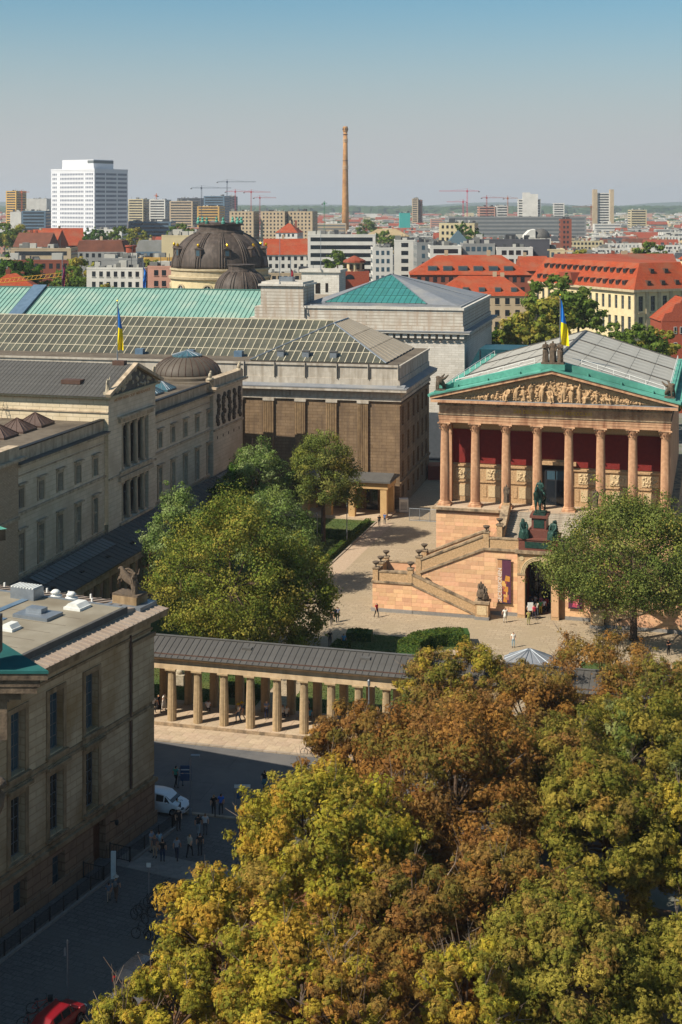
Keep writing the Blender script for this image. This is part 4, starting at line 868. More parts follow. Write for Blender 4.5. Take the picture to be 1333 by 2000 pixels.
# end pavilions
for a0, a1, nm in ((198.9, 212.2, 1), (126.2, 138.5, 0)):
    b = NB+.55 if nm else NB+.45; m = M_['neues'] if nm else M_['brickw']
    k = MB(); k.wall((b, a0), (0, 1), a1-a0, 0, 20.9, [], .3); k.wall((-104, a0), (1, 0), b+104, 0, 20.9); k.wall((b, a1), (-1, 0), b+104, 0, 20.9); k.obj('wall', m, neu)
    boxpart('string_course', M_['neues_s'], neu, (b+.003, b+.22, a0, a1, 14.6, 14.9))
    boxpart('cornice', M_['neues_s'], neu, (-104, b+.7, a0-.7, a1+.7, 20.9, 21.2)); boxpart('parapet', M_['neues_s'], neu, (b-1.2, b+.1, a0, a1, 21.2, 22.4)); boxpart('flat_roof', M_['tarroof'], neu, (-104, b-1.2, a0, a1, 21.2, 21.7))
    if nm:
        rs = random.Random(9)
        for i in range(5):
            a = a0+1.8+i*2.45; part('relief_figure', M_['statue'], neu, lambda k: [k.blob((b+.12, a+rs.uniform(-.4, .4), 15.6+j*.5), (.28, rs.uniform(.3, .6), .42), 8, 5, .25, rs) for j in range(9)], True)
            boxpart('vent', M_['darkint'], neu, (b+.005, b+.03, a-.15, a+.15, 13.3, 13.7))
        dc = (-78.6, 205.5)
        part('dome_drum', M_['tarroof'], neu, lambda k: k.lathe(*dc, [(5.7, 21.6), (5.7, 22.1), (5.3, 22.3)], 40))
        dm_ = part('dome', mat('dome_metal', '#5a5147', '#4a4239', scale=.6, rough=.6), neu, lambda k: k.lathe(*dc, [(5.15*math.cos(t), 22.2+3.0*math.sin(t)) for t in [i*.105 for i in range(12)]], 40), True)
        k = MB()
        for j in range(30):
            t = 2*math.pi*j/30; k.tube([(dc[0]+5.17*math.cos(q)*math.cos(t), dc[1]+5.17*math.cos(q)*math.sin(t), 22.22+3.0*math.sin(q)) for q in [i*.19 for i in range(7)]], .05, 4)
        k.obj('rib', M_['gutter'], dm_)
        part('lantern', mat('blue_skylight_glass', ''), neu, lambda k: k.lathe(*dc, [(2.3, 24.75), (2.3, 25.1), (.3, 25.75)], 16)); part('lantern_bars', M_['galv'], neu, lambda k: [k.tube([(dc[0]+2.32*math.cos(t), dc[1]+2.32*math.sin(t), 25.12), (dc[0], dc[1], 25.8)], .06, 4) for t in [i*.3927 for i in range(16)]] and None)
for i, a in enumerate((198.5, 211.5)): t = thing('acroterion', ['pale sphinx block on the parapet before the shallow dome', 'pale sphinx block on the parapet end by the brown museum'][i], 'statue', NB+.2, a, TH, z=22.3); part('body', M_['statue_w'], t, lambda k: (k.box(NB-.2, NB+.6, a-.4, a+.4, 22.2, 22.6), k.blob((NB+.2, a, 22.95), (.3, .4, .45), 8, 6), k.blob((NB+.3, a, 23.45), (.2, .2, .22), 8, 6)), True)
# stoa: lean-to colonnade at its foot
so = thing('stoa', 'shaded lean-to colonnade with dark metal roof at the foot of the plastered museum', 'colonnade', -69, 170, TH)
S0, S1 = 121, 212
boxpart('stylobate', M_['trim'], so, (-72.4, -67.5, S0, S1, 0, .4)); 
for i in range(int((S1-S0)/2.54)):
    a = S0+1+i*2.54; s_ = inst('column', sm, so, (-68.2, a, .42)); c_ = inst('capital', cm, s_); c_.location = (0, 0, 0)
boxpart('architrave', M_['neues_s'], so, (-68.66, -67.74, S0, S1, 5.27, 5.75)); boxpart('frieze', M_['neues_s'], so, (-68.62, -67.78, S0, S1, 5.75, 6.15)); boxpart('cornice', M_['neues_s'], so, (-68.62, -67.3, S0, S1, 6.15, 6.42))
part('roof_deck', M_['zinc'], so, lambda k: k.prof([(-71.9, 8.0), (-67.1, 6.43), (-67.1, 6.52), (-71.9, 8.1)], S0, S1))
k = MB(); k.prof([(0, 0), (4.8, -1.57), (4.8, -1.53), (0, .04)], -.58, .53); k.prof([(0, .02), (4.8, -1.55), (4.8, -1.47), (0, .1)], .53, .6); me = k.mesh('roof_sheet', M_['zincp'])
for i in range(int((S1-S0)/1.2)): inst('roof_sheet', me, so, (-71.9, S0+.6+1.2*i, 8.11))
gl = mat('stoa_glass', '#6a7478', '#5c6669', rough=.3, spec=.4, rnd=.1)
k = MB(); k.prof([(.5, -.13), (2.3, -.72), (2.3, -.67), (.5, -.08)], -.38, .38); me = k.mesh('glass_strip', gl)
for a_ in [140+.95*i for i in range(20)] + [199+.95*i for i in range(11)]: inst('glass_strip', me, so, (-71.9, a_, 8.23))
for i in range(8): boxpart('roof_vent', M_['black'], so, (-68.9, -68.5, 140+i*7-.3, 140+i*7+.3, 7.05, 7.22))
x, y = w2(-66.9, 165, TH); bn = thing('banner', 'magenta banner with vertical lettering hanging on the shaded stoa', 'banner', -66.9, 162.5, TH, z=2.2); boxpart('cloth', M_['magenta'], bn, (-67.0, -66.97, 161.9, 163.1, 2.3, 6.0)); text('MUSEUM', .85, mat('pink_print', '#e07a9c'), bn, (-66.96, 162.5, 4.1), (R(90), R(-90), R(90)), .003)
x, y = w2(-74.1, 169.1, TH); flag('blue over yellow flag hanging limp above the gabled pavilion', x, y, 27.7, 8.0, M_['blue_f'], M_['yellow_f'], .6, 5.9)
# ------------------------------------------------------------------ sandstone museum in the shaded left foreground
AB, AC = -59.3, 95.4
alt = thing('sandstone_museum', 'shaded sandstone museum block with tall windows and a flat roof beside the street', 'museum', -70, 85, TA)
AW = [87.35-4.36*i for i in range(7)]
hl = [(c-.8, c+.8, 9.9, 14.05) for c in AW] + [(c-.8, c+.8, 4.2, 8.4) for c in AW]
k = MB(); k.wall((AB, 20), (0, 1), AC-20, 3.2, 16.0, [(h[0]-20, h[1]-20, h[2], h[3]) for h in hl], .55); k.wall((AB, AC), (-1, 0), 45, 3.2, 16.0); k.obj('wall', M_['altes'], alt)
bl = [(c-.75, c+.75, .1, 2.75) for c in AW[1:]] + [(AW[0]-.15, AW[0]+1.45, .0, 3.0)]
k = MB(); k.wall((AB+.25, 20), (0, 1), AC+.2-20, 0, 3.2, [(h[0]-20, h[1]-20, h[2], h[3]) for h in bl], .7); k.wall((AB+.25, AC+.2), (-1, 0), 45, 0, 3.2); k.poly((AB-.1, 20, 3.2), (AB+.25, 20, 3.2), (AB+.25, AC+.2, 3.2), (AB-.1, AC+.2, 3.2)); k.obj('socle', M_['socle'], alt)
boxpart('plinth', M_['socle'], alt, (AB+.26, AB+.4, 20, AW[0]-.3, 0, .95), (AB+.26, AB+.4, AW[0]+1.6, AC+.35, 0, .95))
for i, c in enumerate(AW):
    for z0, z1 in ((9.9, 14.05), (4.2, 8.4)):
        window(alt, (AB, c), (0, 1), 1.6, z1-z0, z0, .5, 3, 5, M_['frame'], M_['glassb' if z0 > 9 else 'glass'], .08)
        boxpart('window_surround', M_['altes_s'], alt, (AB+.004, AB+.09, c-1.15, c-.8, z0-.1, z1+.35), (AB+.004, AB+.09, c+.8, c+1.15, z0-.1, z1+.35), (AB+.004, AB+.09, c-.8, c+.8, z1, z1+.35)); boxpart('window_sill', M_['altes_s'], alt, (AB+.004, AB+.3, c-1.2, c+1.2, z0-.3, z0-.1))
        if z0 < 9: boxpart('window_hood', M_['altes_s'], alt, (AB+.004, AB+.45, c-1.3, c+1.3, z1+.5, z1+.72)); boxpart('hood_frieze', M_['altes_s'], alt, (AB+.004, AB+.14, c-1.1, c+1.1, z1+.351, z1+.5))
    if i: window(alt, (AB+.25, c), (0, 1), 1.5, 2.65, .1, .6, 2, 3, M_['frame'], M_['glassb'], .08)
dr = boxpart('door', M_['door'], alt, (AB-.35, AB-.3, AW[0]-.15, AW[0]+1.45, 0, 3.0)); boxpart('door_rail', M_['door'], dr, (AB-.299, AB-.26, AW[0]+.6, AW[0]+.7, 0, 3), (AB-.299, AB-.26, AW[0]-.15, AW[0]+.6, 2.1, 2.25), (AB-.299, AB-.26, AW[0]+.7, AW[0]+1.45, 2.1, 2.25))
k = MB(); k.tube([(AB+.3, AW[0]+2.0, 2.5), (AB+.8, AW[0]+2.0, 2.7)], .04, 5); k.blob((AB+.85, AW[0]+2.0, 2.55), (.16, .16, .22), 8, 6); k.obj('wall_lantern', M_['black'], alt)
boxpart('string_course', M_['altes_s'], alt, (AB-.1, AB+.42, 20, AC+.4, 3.202, 3.5)); boxpart('string_course', M_['altes_s'], alt, (AB+.003, AB+.16, 20, AC+.1, 3.5, 3.75))
boxpart('string_course', M_['altes_s'], alt, (AB+.003, AB+.2, 20, AC+.18, 8.98, 9.2)); boxpart('string_course', M_['altes_s'], alt, (AB+.003, AB+.1, 20, AC+.08, 9.2, 9.5))
boxpart('corner_pilaster', M_['altes'], alt, (AB+.003, AB+.2, 92.6, AC+.2, 3.75, 8.97)); boxpart('corner_pilaster', M_['altes'], alt, (AB+.003, AB+.2, 92.6, AC+.2, 9.5, 14.5)); boxpart('pilaster_cap', M_['altes_s'], alt, (AB+.003, AB+.3, 92.4, AC+.3, 14.5, 14.8))
part('recess_line', M_['gutter'], alt, lambda k: k.tube([(AB+.12, 92.4, 3.8), (AB+.12, 92.4, 15.4)], .08, 6))  # brown tube stands in for the dark line of a vertical recess
boxpart('frieze_band', M_['altes_s'], alt, (AB+.003, AB+.12, 20, AC+.12, 15.0, 15.2)); boxpart('frieze_band', M_['altes_s'], alt, (AB+.003, AB+.32, 20, AC+.32, 15.7, 16.0))
boxpart('cornice', M_['altes_s'], alt, (-104, AB+.95, 20, AC+.95, 16.0, 16.35)); boxpart('cornice_lip', M_['altes_s'], alt, (-104, AB+1.05, 20, AC+1.05, 16.35, 16.55))
part('eave_roof', M_['ribroof'], alt, lambda k: (k.prof([(AB+1.05, 16.56), (AB-.5, 16.8), (AB-.5, 16.56)], 20, AC+.9), k.prof([(AC+1.05, 16.57), (AC-2.5, 17.2), (AC-2.5, 16.57)], -104, AB-.5, 'x')))
k = MB(); k.prof([(0, 0), (-1.5, .23), (-1.5, .3), (0, .07)], -.035, .035); me = k.mesh('roof_rib', M_['ribroof'])
for i in range(62): inst('roof_rib', me, alt, (AB+1.0, AC+.3-.62*i, 16.56))
k = MB(); k.prof([(0, 0), (-3.5, .62), (-3.5, .72), (0, .09)], -.06, .06, 'x'); me = k.mesh('roof_rib', M_['ribroof'])
for i in range(46): inst('roof_rib', me, alt, (AB-1.8-.85*i, AC+1.0, 16.57))
boxpart('flat_roof', M_['altroof'], alt, (-104, AB-.52, 20, AC-2.6, 16.5, 17.3)); boxpart('roof_edge', M_['slate'], alt, (AB-.8, AB-.5, 20, AC-2.5, 16.9, 17.36)); boxpart('roof_edge', M_['galv'], alt, (-104, AB-.52, AC-2.75, AC-2.55, 17.1, 17.38))
pst = MB().box(-.06, .06, -.06, .06, 0, .42).mesh('snow_post', M_['white'])
for i in range(9): inst('snow_post', pst, alt, (AB-3.5-2.1*i, AC+.1, 16.7)); inst('snow_post', pst, alt, (AB-4.2-2.3*i, AC-1.8, 17.0))
seam = MB().box(-6, 6, -.02, .02, 0, .012).mesh('membrane_seam', M_['tarroof'])
for i in range(9): inst('membrane_seam', seam, alt, (AB-8, AC-6.5-1.9*i, 17.3))
M_['dome_light'] = mat('frosted_dome', '#d9d8d0', rough=.4)
def dlight(b, a, s):
    o = boxpart('roof_light', M_['white'], alt, (b-s, b+s, a-s, a+s, 17.3, 17.5)); part('dome', M_['dome_light'], o, lambda k: k.prof([(b-s*.9, 17.5), (b+s*.9, 17.5), (b+s*.5, 17.78), (b-s*.5, 17.78)], a-s*.9, a+s*.9))
dlight(-63.2, 91.2, .75); dlight(-64.4, 84.6, .55)
boxpart('roof_hatch', M_['galv'], alt, (-66.2, -63.1, 87.2, 89.2, 17.3, 17.55), (-65.6, -64.2, 88, 88.8, 17.56, 17.9))
boxpart('roof_gutter', M_['blueroof'], alt, (-68.5, -67.9, 82, 92, 17.31, 17.36), (-67.9, -66.3, 86.2, 86.7, 17.31, 17.36))
hv = boxpart('ventilation_unit', M_['galv'], alt, (-69.6, -67.4, 91.4, 92.7, 17.0, 18.15)); boxpart('grille', M_['white'], hv, *[(-69.6+.28*i, -69.45+.28*i, 91.45, 92.65, 18.16, 18.25) for i in range(8)])
for b in (-66.7, -65.2): part('vent_cowl', M_['white'], alt, lambda k: k.lathe(b, 93.3, [(.55, 17.1), (.5, 17.35), (.3, 17.4), (.3, 17.55), (.42, 17.6), (.2, 17.8)], 14), True)
# horse tamer on the roof corner
hb, ha = AB-1.7, AC-.3
ht = thing('horse_tamer_statue', 'dark horse and tamer sculpture on a pale pedestal at the flat roof corner', 'statue', hb, ha, TA, z=16.8)
boxpart('pedestal', M_['altes_s'], ht, (hb-1.1, hb+1.1, ha-.8, ha+.8, 16.8, 17.65)); boxpart('pedestal_foot', M_['galv'], ht, (hb-1.4, hb+1.7, ha-1.2, ha+1.2, 16.57, 17.05)); boxpart('plinth', M_['statue'], ht, (hb-1.15, hb+1.15, ha-.75, ha+.75, 17.65, 17.8))
hm = skin('rearing_horse', [(.75, 0, .75), (.2, 0, 1.0), (-.25, 0, 1.35), (-.5, 0, 1.8), (-.6, 0, 2.05), (-.9, 0, 1.85), (.6, .2, .4), (.75, .2, .05), (.6, -.2, .4), (.75, -.2, .05), (-.6, .2, 1.1), (-.75, .2, .75), (-.65, -.2, 1.2), (-.85, -.2, .95), (1.05, 0, .9), (1.25, 0, .4)], [(0, 1), (1, 2), (2, 3), (3, 4), (4, 5), (0, 6), (6, 7), (0, 8), (8, 9), (2, 10), (10, 11), (2, 12), (12, 13), (0, 14), (14, 15)], [.34, .33, .32, .2, .16, .1, .14, .09, .14, .09, .12, .07, .12, .07, .08, .1], 1)
hm.materials.append(M_['statue']); inst('horse', hm, ht, (hb-.2, ha, 17.75), 0, .95); statue(ht, 'tamer', (hb+.6, ha-.25, 17.78), 1.2, 'raise', M_['statue'], 1.0, False)
part('wing', M_['statue'], ht, lambda k: [k.tube([(hb-.3-.9*math.cos(t), ha+.2, 17.9+.7*r*math.sin(t)+.4) for t in [j*.4 for j in range(8)]], .07, 5) for r in (1.2, 1.5, 1.8)] and None)
# area railing along the wall
def railing(label, th, p0, p1, z=0., h=1.1, step=.14, m=None, name='railing'):
    t = thing(name, label, 'railing', p0[0], p0[1], th, z=z); m = m or M_['black']; v = Vector((p1[0]-p0[0], p1[1]-p0[1])); L = v.length; v /= L
    part('rail', m, t, lambda k: [k.tube([(p0[0], p0[1], z+q), (p1[0], p1[1], z+q)], .03, 5) for q in (.12, h)] and None)
    n = max(1, int(L/1.6)); pm_ = MB().box(-.035, .035, -.035, .035, 0, h+.08).mesh('post', m)
    for i in range(n+1): inst('post', pm_, t, (p0[0]+v.x*L*i/n, p0[1]+v.y*L*i/n, z))
    part('bars', m, t, lambda k: [k.box(p0[0]+v.x*q-.012, p0[0]+v.x*q+.012, p0[1]+v.y*q-.012, p0[1]+v.y*q+.012, z+.12, z+h) for q in np.arange(step, L, step)] and None); return t
RBb = AB+2.2
railing('long black iron railing along the area of the sandstone museum', TA, (RBb, 60), (RBb, 85.6)); railing('short black railing landing beside the oak door', TA, (RBb, 85.6), (RBb, 87.2)); railing('black railing between oak door and the building corner', TA, (RBb, 89.0), (RBb, 95.0)); railing('black railing returning to the wall right of the oak door', TA, (RBb, 89.0), (AB+.5, 89.0)); railing('black railing at the street corner of the sandstone museum', TA, (RBb, 95.0), (RBb-.6, 97.2)); railing('black railing across the door steps', TA, (RBb, 85.6), (AB+.5, 85.6))
boxpart('area_kerb', M_['slabd'], alt, (RBb-.2, RBb+.2, 60, 87.0, 0, .18)); boxpart('area_kerb', M_['slabd'], alt, (RBb-.2, RBb+.2, 89.2, 95.2, 0, .18))
# copper-roofed cathedral cornice close on the left
dm0 = thing('cathedral_cornice', 'dark copper ledge and stone cornice of the tower close on the left', 'cornice', -6.6, 24, 0, z=38.3)
zc = 39.87
part('copper_roof', M_['copper_dark'], dm0, lambda k: k.add([(-5.1, 25, zc), (-9, 25, zc), (-9, 27.5, zc+.3), (-6.2, 26.2, zc+.14), (-5.1, 25, zc-.05), (-9, 25, zc-.05)], [[0, 3, 2, 1], [0, 1, 5, 4]]))
part('stone_moulding', M_['statue'], dm0, lambda k: [k.prof([(-5.12-q, 25.02+q*.3), (-9, 25.02+q*.3), (-9, 27.4), (-6.2-q, 26.15)], zc-z1, zc-z0, 'z') for q, z0, z1 in ((0, .055, .17), (.14, .17, .3), (.2, .3, .42), (.5, .42, .56), (.72, .56, .62), (.76, .62, 1.3))] and None)
part('post', M_['steel'], dm0, lambda k: k.box(-6.6, -5.95, 24.9, 25.2, zc+.3, zc+.95))
d2 = thing('copper_finial', 'small copper ledge of the tower at the picture edge above the flat roof', 'cornice', -6.3, 25, 0, z=42); part('ledge', M_['copper'], d2, lambda k: k.add([(-5.82, 25, 42.35), (-6.6, 24.5, 42.35), (-6.6, 25.6, 42.35), (-6.5, 25, 42.6)], [[0, 1, 3], [0, 3, 2], [0, 2, 1]])); part('stone_moulding', M_['statue'], d2, lambda k: k.prof([(-5.85, 25), (-6.6, 24.52), (-6.6, 25.58)], 42.15, 42.345, 'z'))
d3 = thing('carved_finial', 'dark carved stone ornament of the tower at the picture edge', 'ornament', -6.1, 25, 0, z=37.2); part('body', M_['statue'], d3, lambda k: (k.lathe(-6.08, 25, [(.1, 37.3), (.2, 37.5), (.22, 37.7), (.12, 37.8), (.25, 37.88), (.22, 37.95), (.08, 38.0)], 14), k.blob((-5.95, 24.9, 37.55), (.06, .06, .08), 8, 6)), True)

# ------------------------------------------------------------------ brown museum wing with glass roof (frame TP)
PA, PBR = 222.2, -41.8
pg = thing('brown_museum_wing', 'brown stone museum wing with fluted pilasters pale cornice and ribbed glass roof', 'museum', -60, 236, TP)
PL = -150
k = MB(); k.wall((PL, PA), (1, 0), PBR-PL, 0, 16.95, [], .3); hl = []
SW = [224.9, 229.8, 234.6, 238.9, 243.2, 247.2]
for c in SW:
    for z0, z1 in ((12.9, 15.9), (8.5, 11.4), (4.6, 7.2), (1.4, 3.4)): hl.append((c-.85, c+.85, z0, z1))
k.wall((PBR, PA), (0, 1), 28, 0, 16.95, [(h[0]-PA, h[1]-PA, h[2], h[3]) for h in hl], .6); k.obj('wall', M_['perg'], pg)
for h in hl: window(pg, (PBR, (h[0]+h[1])/2), (0, 1), 1.7, h[3]-h[2], h[2], .5, 2, 3, M_['steel'])
boxpart('string_course', M_['perglow'], pg, (PBR+.003, PBR+.25, PA, PA+28, 4.0, 4.3)); boxpart('string_course', M_['perglow'], pg, (PL, PBR+.25, PA-.25, PA-.003, 1.7, 2.0))
boxpart('string_course', M_['perglow'], pg, (PBR+.003, PBR+.2, PA, PA+28, 16.3, 16.6))
for b in (-63.2, -57.95, -52.8, -47.7, -68.4, -73.6):
    k = MB(); n = 6; w = 1.72/n
    k.box(b-.86, b+.86, PA-.3, PA-.003, 2.0, 16.95)
    for i in range(n): k.box(b-.86+w*i+.05, b-.86+w*(i+1)-.05, PA-.36, PA-.3, 2.6, 16.4)
    k.obj('pilaster', M_['pergp'], pg); boxpart('pilaster_cap', M_['lime'], pg, (b-.95, b+.95, PA-.42, PA-.004, 16.55, 16.96))
boxpart('architrave', M_['lime'], pg, (PL, PBR+.3, PA-.32, PA+28, 16.97, 17.4)); boxpart('frieze', M_['lime'], pg, (PL, PBR+.18, PA-.2, PA+28, 17.4, 18.55))
tm = MB().box(-.45, .45, -.1, 0, 0, .85).mesh('frieze_block', M_['lime']); t2 = MB().box(-.45, .45, -.35, 0, 0, .16).mesh('mutule', M_['lime'])
for i in range(22): inst('frieze_block', tm, pg, (PBR-.3-1.3*i, PA-.2, 17.5)); inst('mutule', t2, pg, (PBR-.3-1.3*i, PA-.2, 18.38))
boxpart('cornice', M_['lime'], pg, (PL, PBR+1.3, PA-1.3, PA+28.9, 18.55, 18.95)); boxpart('cornice_slope', M_['leadroof'], pg, (PL, PBR+1.35, PA-1.35, PA+28.95, 18.95, 19.12))
part('cornice_weathering', M_['leadroof'], pg, lambda k: (k.prof([(PA-1.3, 19.12), (PA+.3, 19.55), (PA+.3, 19.12)], PL, PBR+.9, 'x'), k.prof([(PBR+1.3, 19.12), (PBR-.3, 19.55), (PBR-.3, 19.12)], PA-.9, PA+28.9)))
boxpart('attic_base', M_['lime'], pg, (PL, PBR+.05, PA-.05, PA+28, 19.3, 20.4)); boxpart('attic', M_['lime'], pg, (PL, PBR-.1, PA+.1, PA+28, 20.4, 22.35)); boxpart('attic_cap', M_['lime'], pg, (PL, PBR+.12, PA-.12, PA+28.2, 22.35, 22.65))
for b in (-62.2, -57.1, -51.9, -46.8, -67.3, -41.95): boxpart('attic_pier', M_['lime'], pg, (b-.16, b+.16, PA-.12, PA+.1, 20.4, 22.34)); part('lightning_rod', M_['steel'], pg, lambda k: k.tube([(b, PA-.2, 20.4), (b, PA-.2, 22.9)], .07, 5))
part('roof_terrace', M_['tarroof'], pg, lambda k: k.box(PL, PBR-.2, PA+.2, PA+27.8, 22.2, 22.66))
# hip roof over the corner: glass to the front, sheet to the side
E0, E1, EA, ZE, ZR = -66.8, -44.2, PA+1.3, 22.75, 27.9; AX, AA = -55.7, 236.0
def slope_panes(parent, P0, P1, Q0, Q1, nu, nv, mg, mbm, bw=.11, lift=.06, tri=False, every=1):
    """panes between bottom edge P0-P1 and top edge Q0-Q1; bars run up the slope"""
    P0, P1, Q0, Q1 = map(Vector, (P0, P1, Q0, Q1)); nrm = (P1-P0).cross((Q0+Q1)/2-(P0+P1)/2).normalized()
    if nrm.z < 0: nrm = -nrm
    up = ((Q0+Q1)/2-(P0+P1)/2); W = (P1-P0).length; e = (P1-P0)/nu
    for i in range(nu):
        for j in range(nv):
            q = []
            for (ii, jj) in ((i+.06, j+.03), (i+.94, j+.03), (i+.94, j+.97), (i+.06, j+.97)):
                if tri: bpt = P0+e*ii; q.append((bpt, jj/nv))
                else: q.append((P0.lerp(P1, ii/nu).lerp(Q0.lerp(Q1, ii/nu), jj/nv), None))
            if tri:
                # vertical strips clipped to the triangle
                pts = []
                def top(u): # max height fraction at u along base
                    c = ((Q0-P0).dot(P1-P0))/W/W; return u/c if u < c else (1-u)/(1-c)
                for (ii, jj) in ((i+.06, j+.03), (i+.94, j+.03), (i+.94, j+.97), (i+.06, j+.97)):
                    u = ii/nu; hmx = min(1, top(u)); c = ((Q0-P0).dot(P1-P0))/W/W; base = P0+(P1-P0)*u; upv = Q0-(P0+(P1-P0)*c); pts.append(base+upv*min(jj/nv, hmx-.01))
                if (pts[3]-pts[0]).length < .05 and (pts[2]-pts[1]).length < .05: continue
            else: pts = [x[0] for x in q]
            k = MB(); o0 = pts[0]; k.add([tuple(p-o0) for p in pts]+[tuple(p-o0+nrm*.03) for p in pts], [[4, 5, 6, 7], [0, 1, 5, 4], [1, 2, 6, 5], [2, 3, 7, 6], [3, 0, 4, 7]]); inst('roof_pane', k.mesh('roof_pane', mg), parent, tuple(o0))
    k = MB()
    for i in range(0, nu+1, every):
        u = i/nu
        if tri:
            c = ((Q0-P0).dot(P1-P0))/W/W; hmx = min(1, u/c if u < c else (1-u)/(1-c)); A = P0+(P1-P0)*u; B_ = A+(Q0-(P0+(P1-P0)*c))*hmx
        else: A = P0.lerp(P1, u); B_ = Q0.lerp(Q1, u)
        if (B_-A).length < .2: continue
        x = (P1-P0).normalized()*bw/2; n_ = nrm*lift
        k.add([A-x, A+x, A+x+n_, A-x+n_, B_-x, B_+x, B_+x+n_, B_-x+n_], [[3, 2, 6, 7], [0, 3, 7, 4], [2, 1, 5, 6], [0, 1, 2, 3]])
    for j in range(1, nv):
        if tri:
            c = ((Q0-P0).dot(P1-P0))/W/W; upv = Q0-(P0+(P1-P0)*c); h = j/nv; A = P0+(P1-P0)*(c*h)+upv*h; B_ = P0+(P1-P0)*(1-(1-c)*h)+upv*h
        else: A = P0.lerp(Q0, j/nv); B_ = P1.lerp(Q1, j/nv)
        d = (up.normalized())*.06; n_ = nrm*lift*.8
        k.add([A-d, A+d, A+d+n_, A-d+n_, B_-d, B_+d, B_+d+n_, B_-d+n_], [[3, 2, 6, 7], [0, 3, 7, 4], [2, 1, 5, 6]])
    k.obj('glazing_bars', mbm, parent)
hr = part('hip_roof', M_['zinc'], pg, lambda k: k.add([(E0, EA, ZE), (E1, EA, ZE), (E1, 249, ZE), (E0, 249, ZE), (AX, AA, ZR-.08), (AX, 247, ZR-.08)], [[0, 1, 4], [1, 2, 5, 4], [2, 3, 5], [3, 0, 4, 5]]))
slope_panes(pg, (E0, EA, ZE+.05), (E1, EA, ZE+.05), (AX, AA, ZR), (AX, AA, ZR), 20, 4, M_['glassroof'], M_['glassbar'], tri=True)
k = MB(); n = 9
for i in range(n):
    a0 = EA+(249-EA)*i/n; a1 = EA+(249-EA)*(i+1)/n
rsheet = slope_panes(pg, (E1, EA+.1, ZE+.06), (E1, 249, ZE+.06), (AX+.1, AA, ZR), (AX+.1, 247, ZR), 9, 3, M_['beigeroof'], M_['beigeroof'], .06)
for p, q in (((E0, EA, ZE+.1), (AX, AA, ZR+.1)), ((E1, EA, ZE+.1), (AX, AA, ZR+.1)), ((AX, AA, ZR+.1), (AX, 247, ZR+.1))): part('hip_flashing', M_['galv'], pg, lambda k: k.tube([p, q], .14, 6))
for b in (-62, -57.8, -53.2): bx_ = boxpart('roof_vent', M_['galv'], pg, (b-.55, b+.55, EA+1.2, EA+2.3, ZE+.35, ZE+1.5)); boxpart('vent_lid', M_['zinc'], bx_, (b-.65, b+.65, EA+1.1, EA+2.4, ZE+1.5, ZE+1.62))
# long east-west glass roof behind it
LA0, LA1, LR = 229.2, 240.5, 28.05
part('long_roof', M_['zinc'], pg, lambda k: k.prof([(LA0, 22.1), (LA1, LR-.1), (LA1+11, 22.1)], PL, AX-1, 'x'))
slope_panes(pg, (-128, LA0, 22.25), (AX-1, LA0, 22.25), (-128, LA1, LR), (AX-1, LA1, LR), 58, 4, M_['glassroof'], M_['glassbar'], .1)
boxpart('ridge_cap', M_['glassbar'], pg, (PL, AX-1, LA1-.15, LA1+.15, LR+.02, LR+.14))
boxpart('eave_wall', M_['cream'], pg, (PL, -67.5, LA0-1.6, LA0-.2, 19, 22.2)); boxpart('eave_cap', M_['lime'], pg, (PL, -67.5, LA0-1.9, LA0-.1, 22.2, 22.4))
for b in (-88, -79, -70.5): boxpart('roof_vent', M_['blueroof'], pg, (b-.7, b+.7, LA0-.3, LA0+.9, 22.4, 23.6))
# entrance portico at the foot
pt = thing('entrance_portico', 'small sandy stone portico with square pillars and zinc roof at the brown museum', 'portico', -52, 215, TH)
M_['sand'] = mat('yellow_sandstone', '#c2a172', '#ae8e62', scale=1, rough=.95)
for b in (-62, -58.3, -54.6, -49.6): boxpart('pillar', M_['sand'], pt, (b-.5, b+.5, 213.0, 214.0, 0, 4.6))
for b in (-62, -49.6): boxpart('pillar', M_['sand'], pt, (b-.5, b+.5, 217.5, 218.5, 0, 4.6))
boxpart('floor', M_['slab'], pt, (-63, -48.9, 212.6, 219, 0, .2)); boxpart('architrave', M_['sand'], pt, (-62.7, -48.9, 212.9, 218.7, 4.6, 5.6)); boxpart('cornice', M_['zinc'], pt, (-63.2, -48.4, 212.4, 219.2, 5.6, 5.85)); part('roof', M_['zincp'], pt, lambda k: k.prof([(212.4, 5.86), (215.8, 6.6), (219.2, 5.86)], -63, -48.5, 'x')); boxpart('back_wall', M_['perglow'], pt, (-62.5, -49.1, 218.6, 218.8, .2, 4.6)); boxpart('door', M_['glass'], pt, (-53.6, -51.8, 218.5, 218.59, .2, 3.6))
for i in range(24): boxpart('roof_seam', M_['zinc'], pt, (-62.9+.62*i, -62.86+.62*i, 212.5, 212.55, 5.87, 5.95))
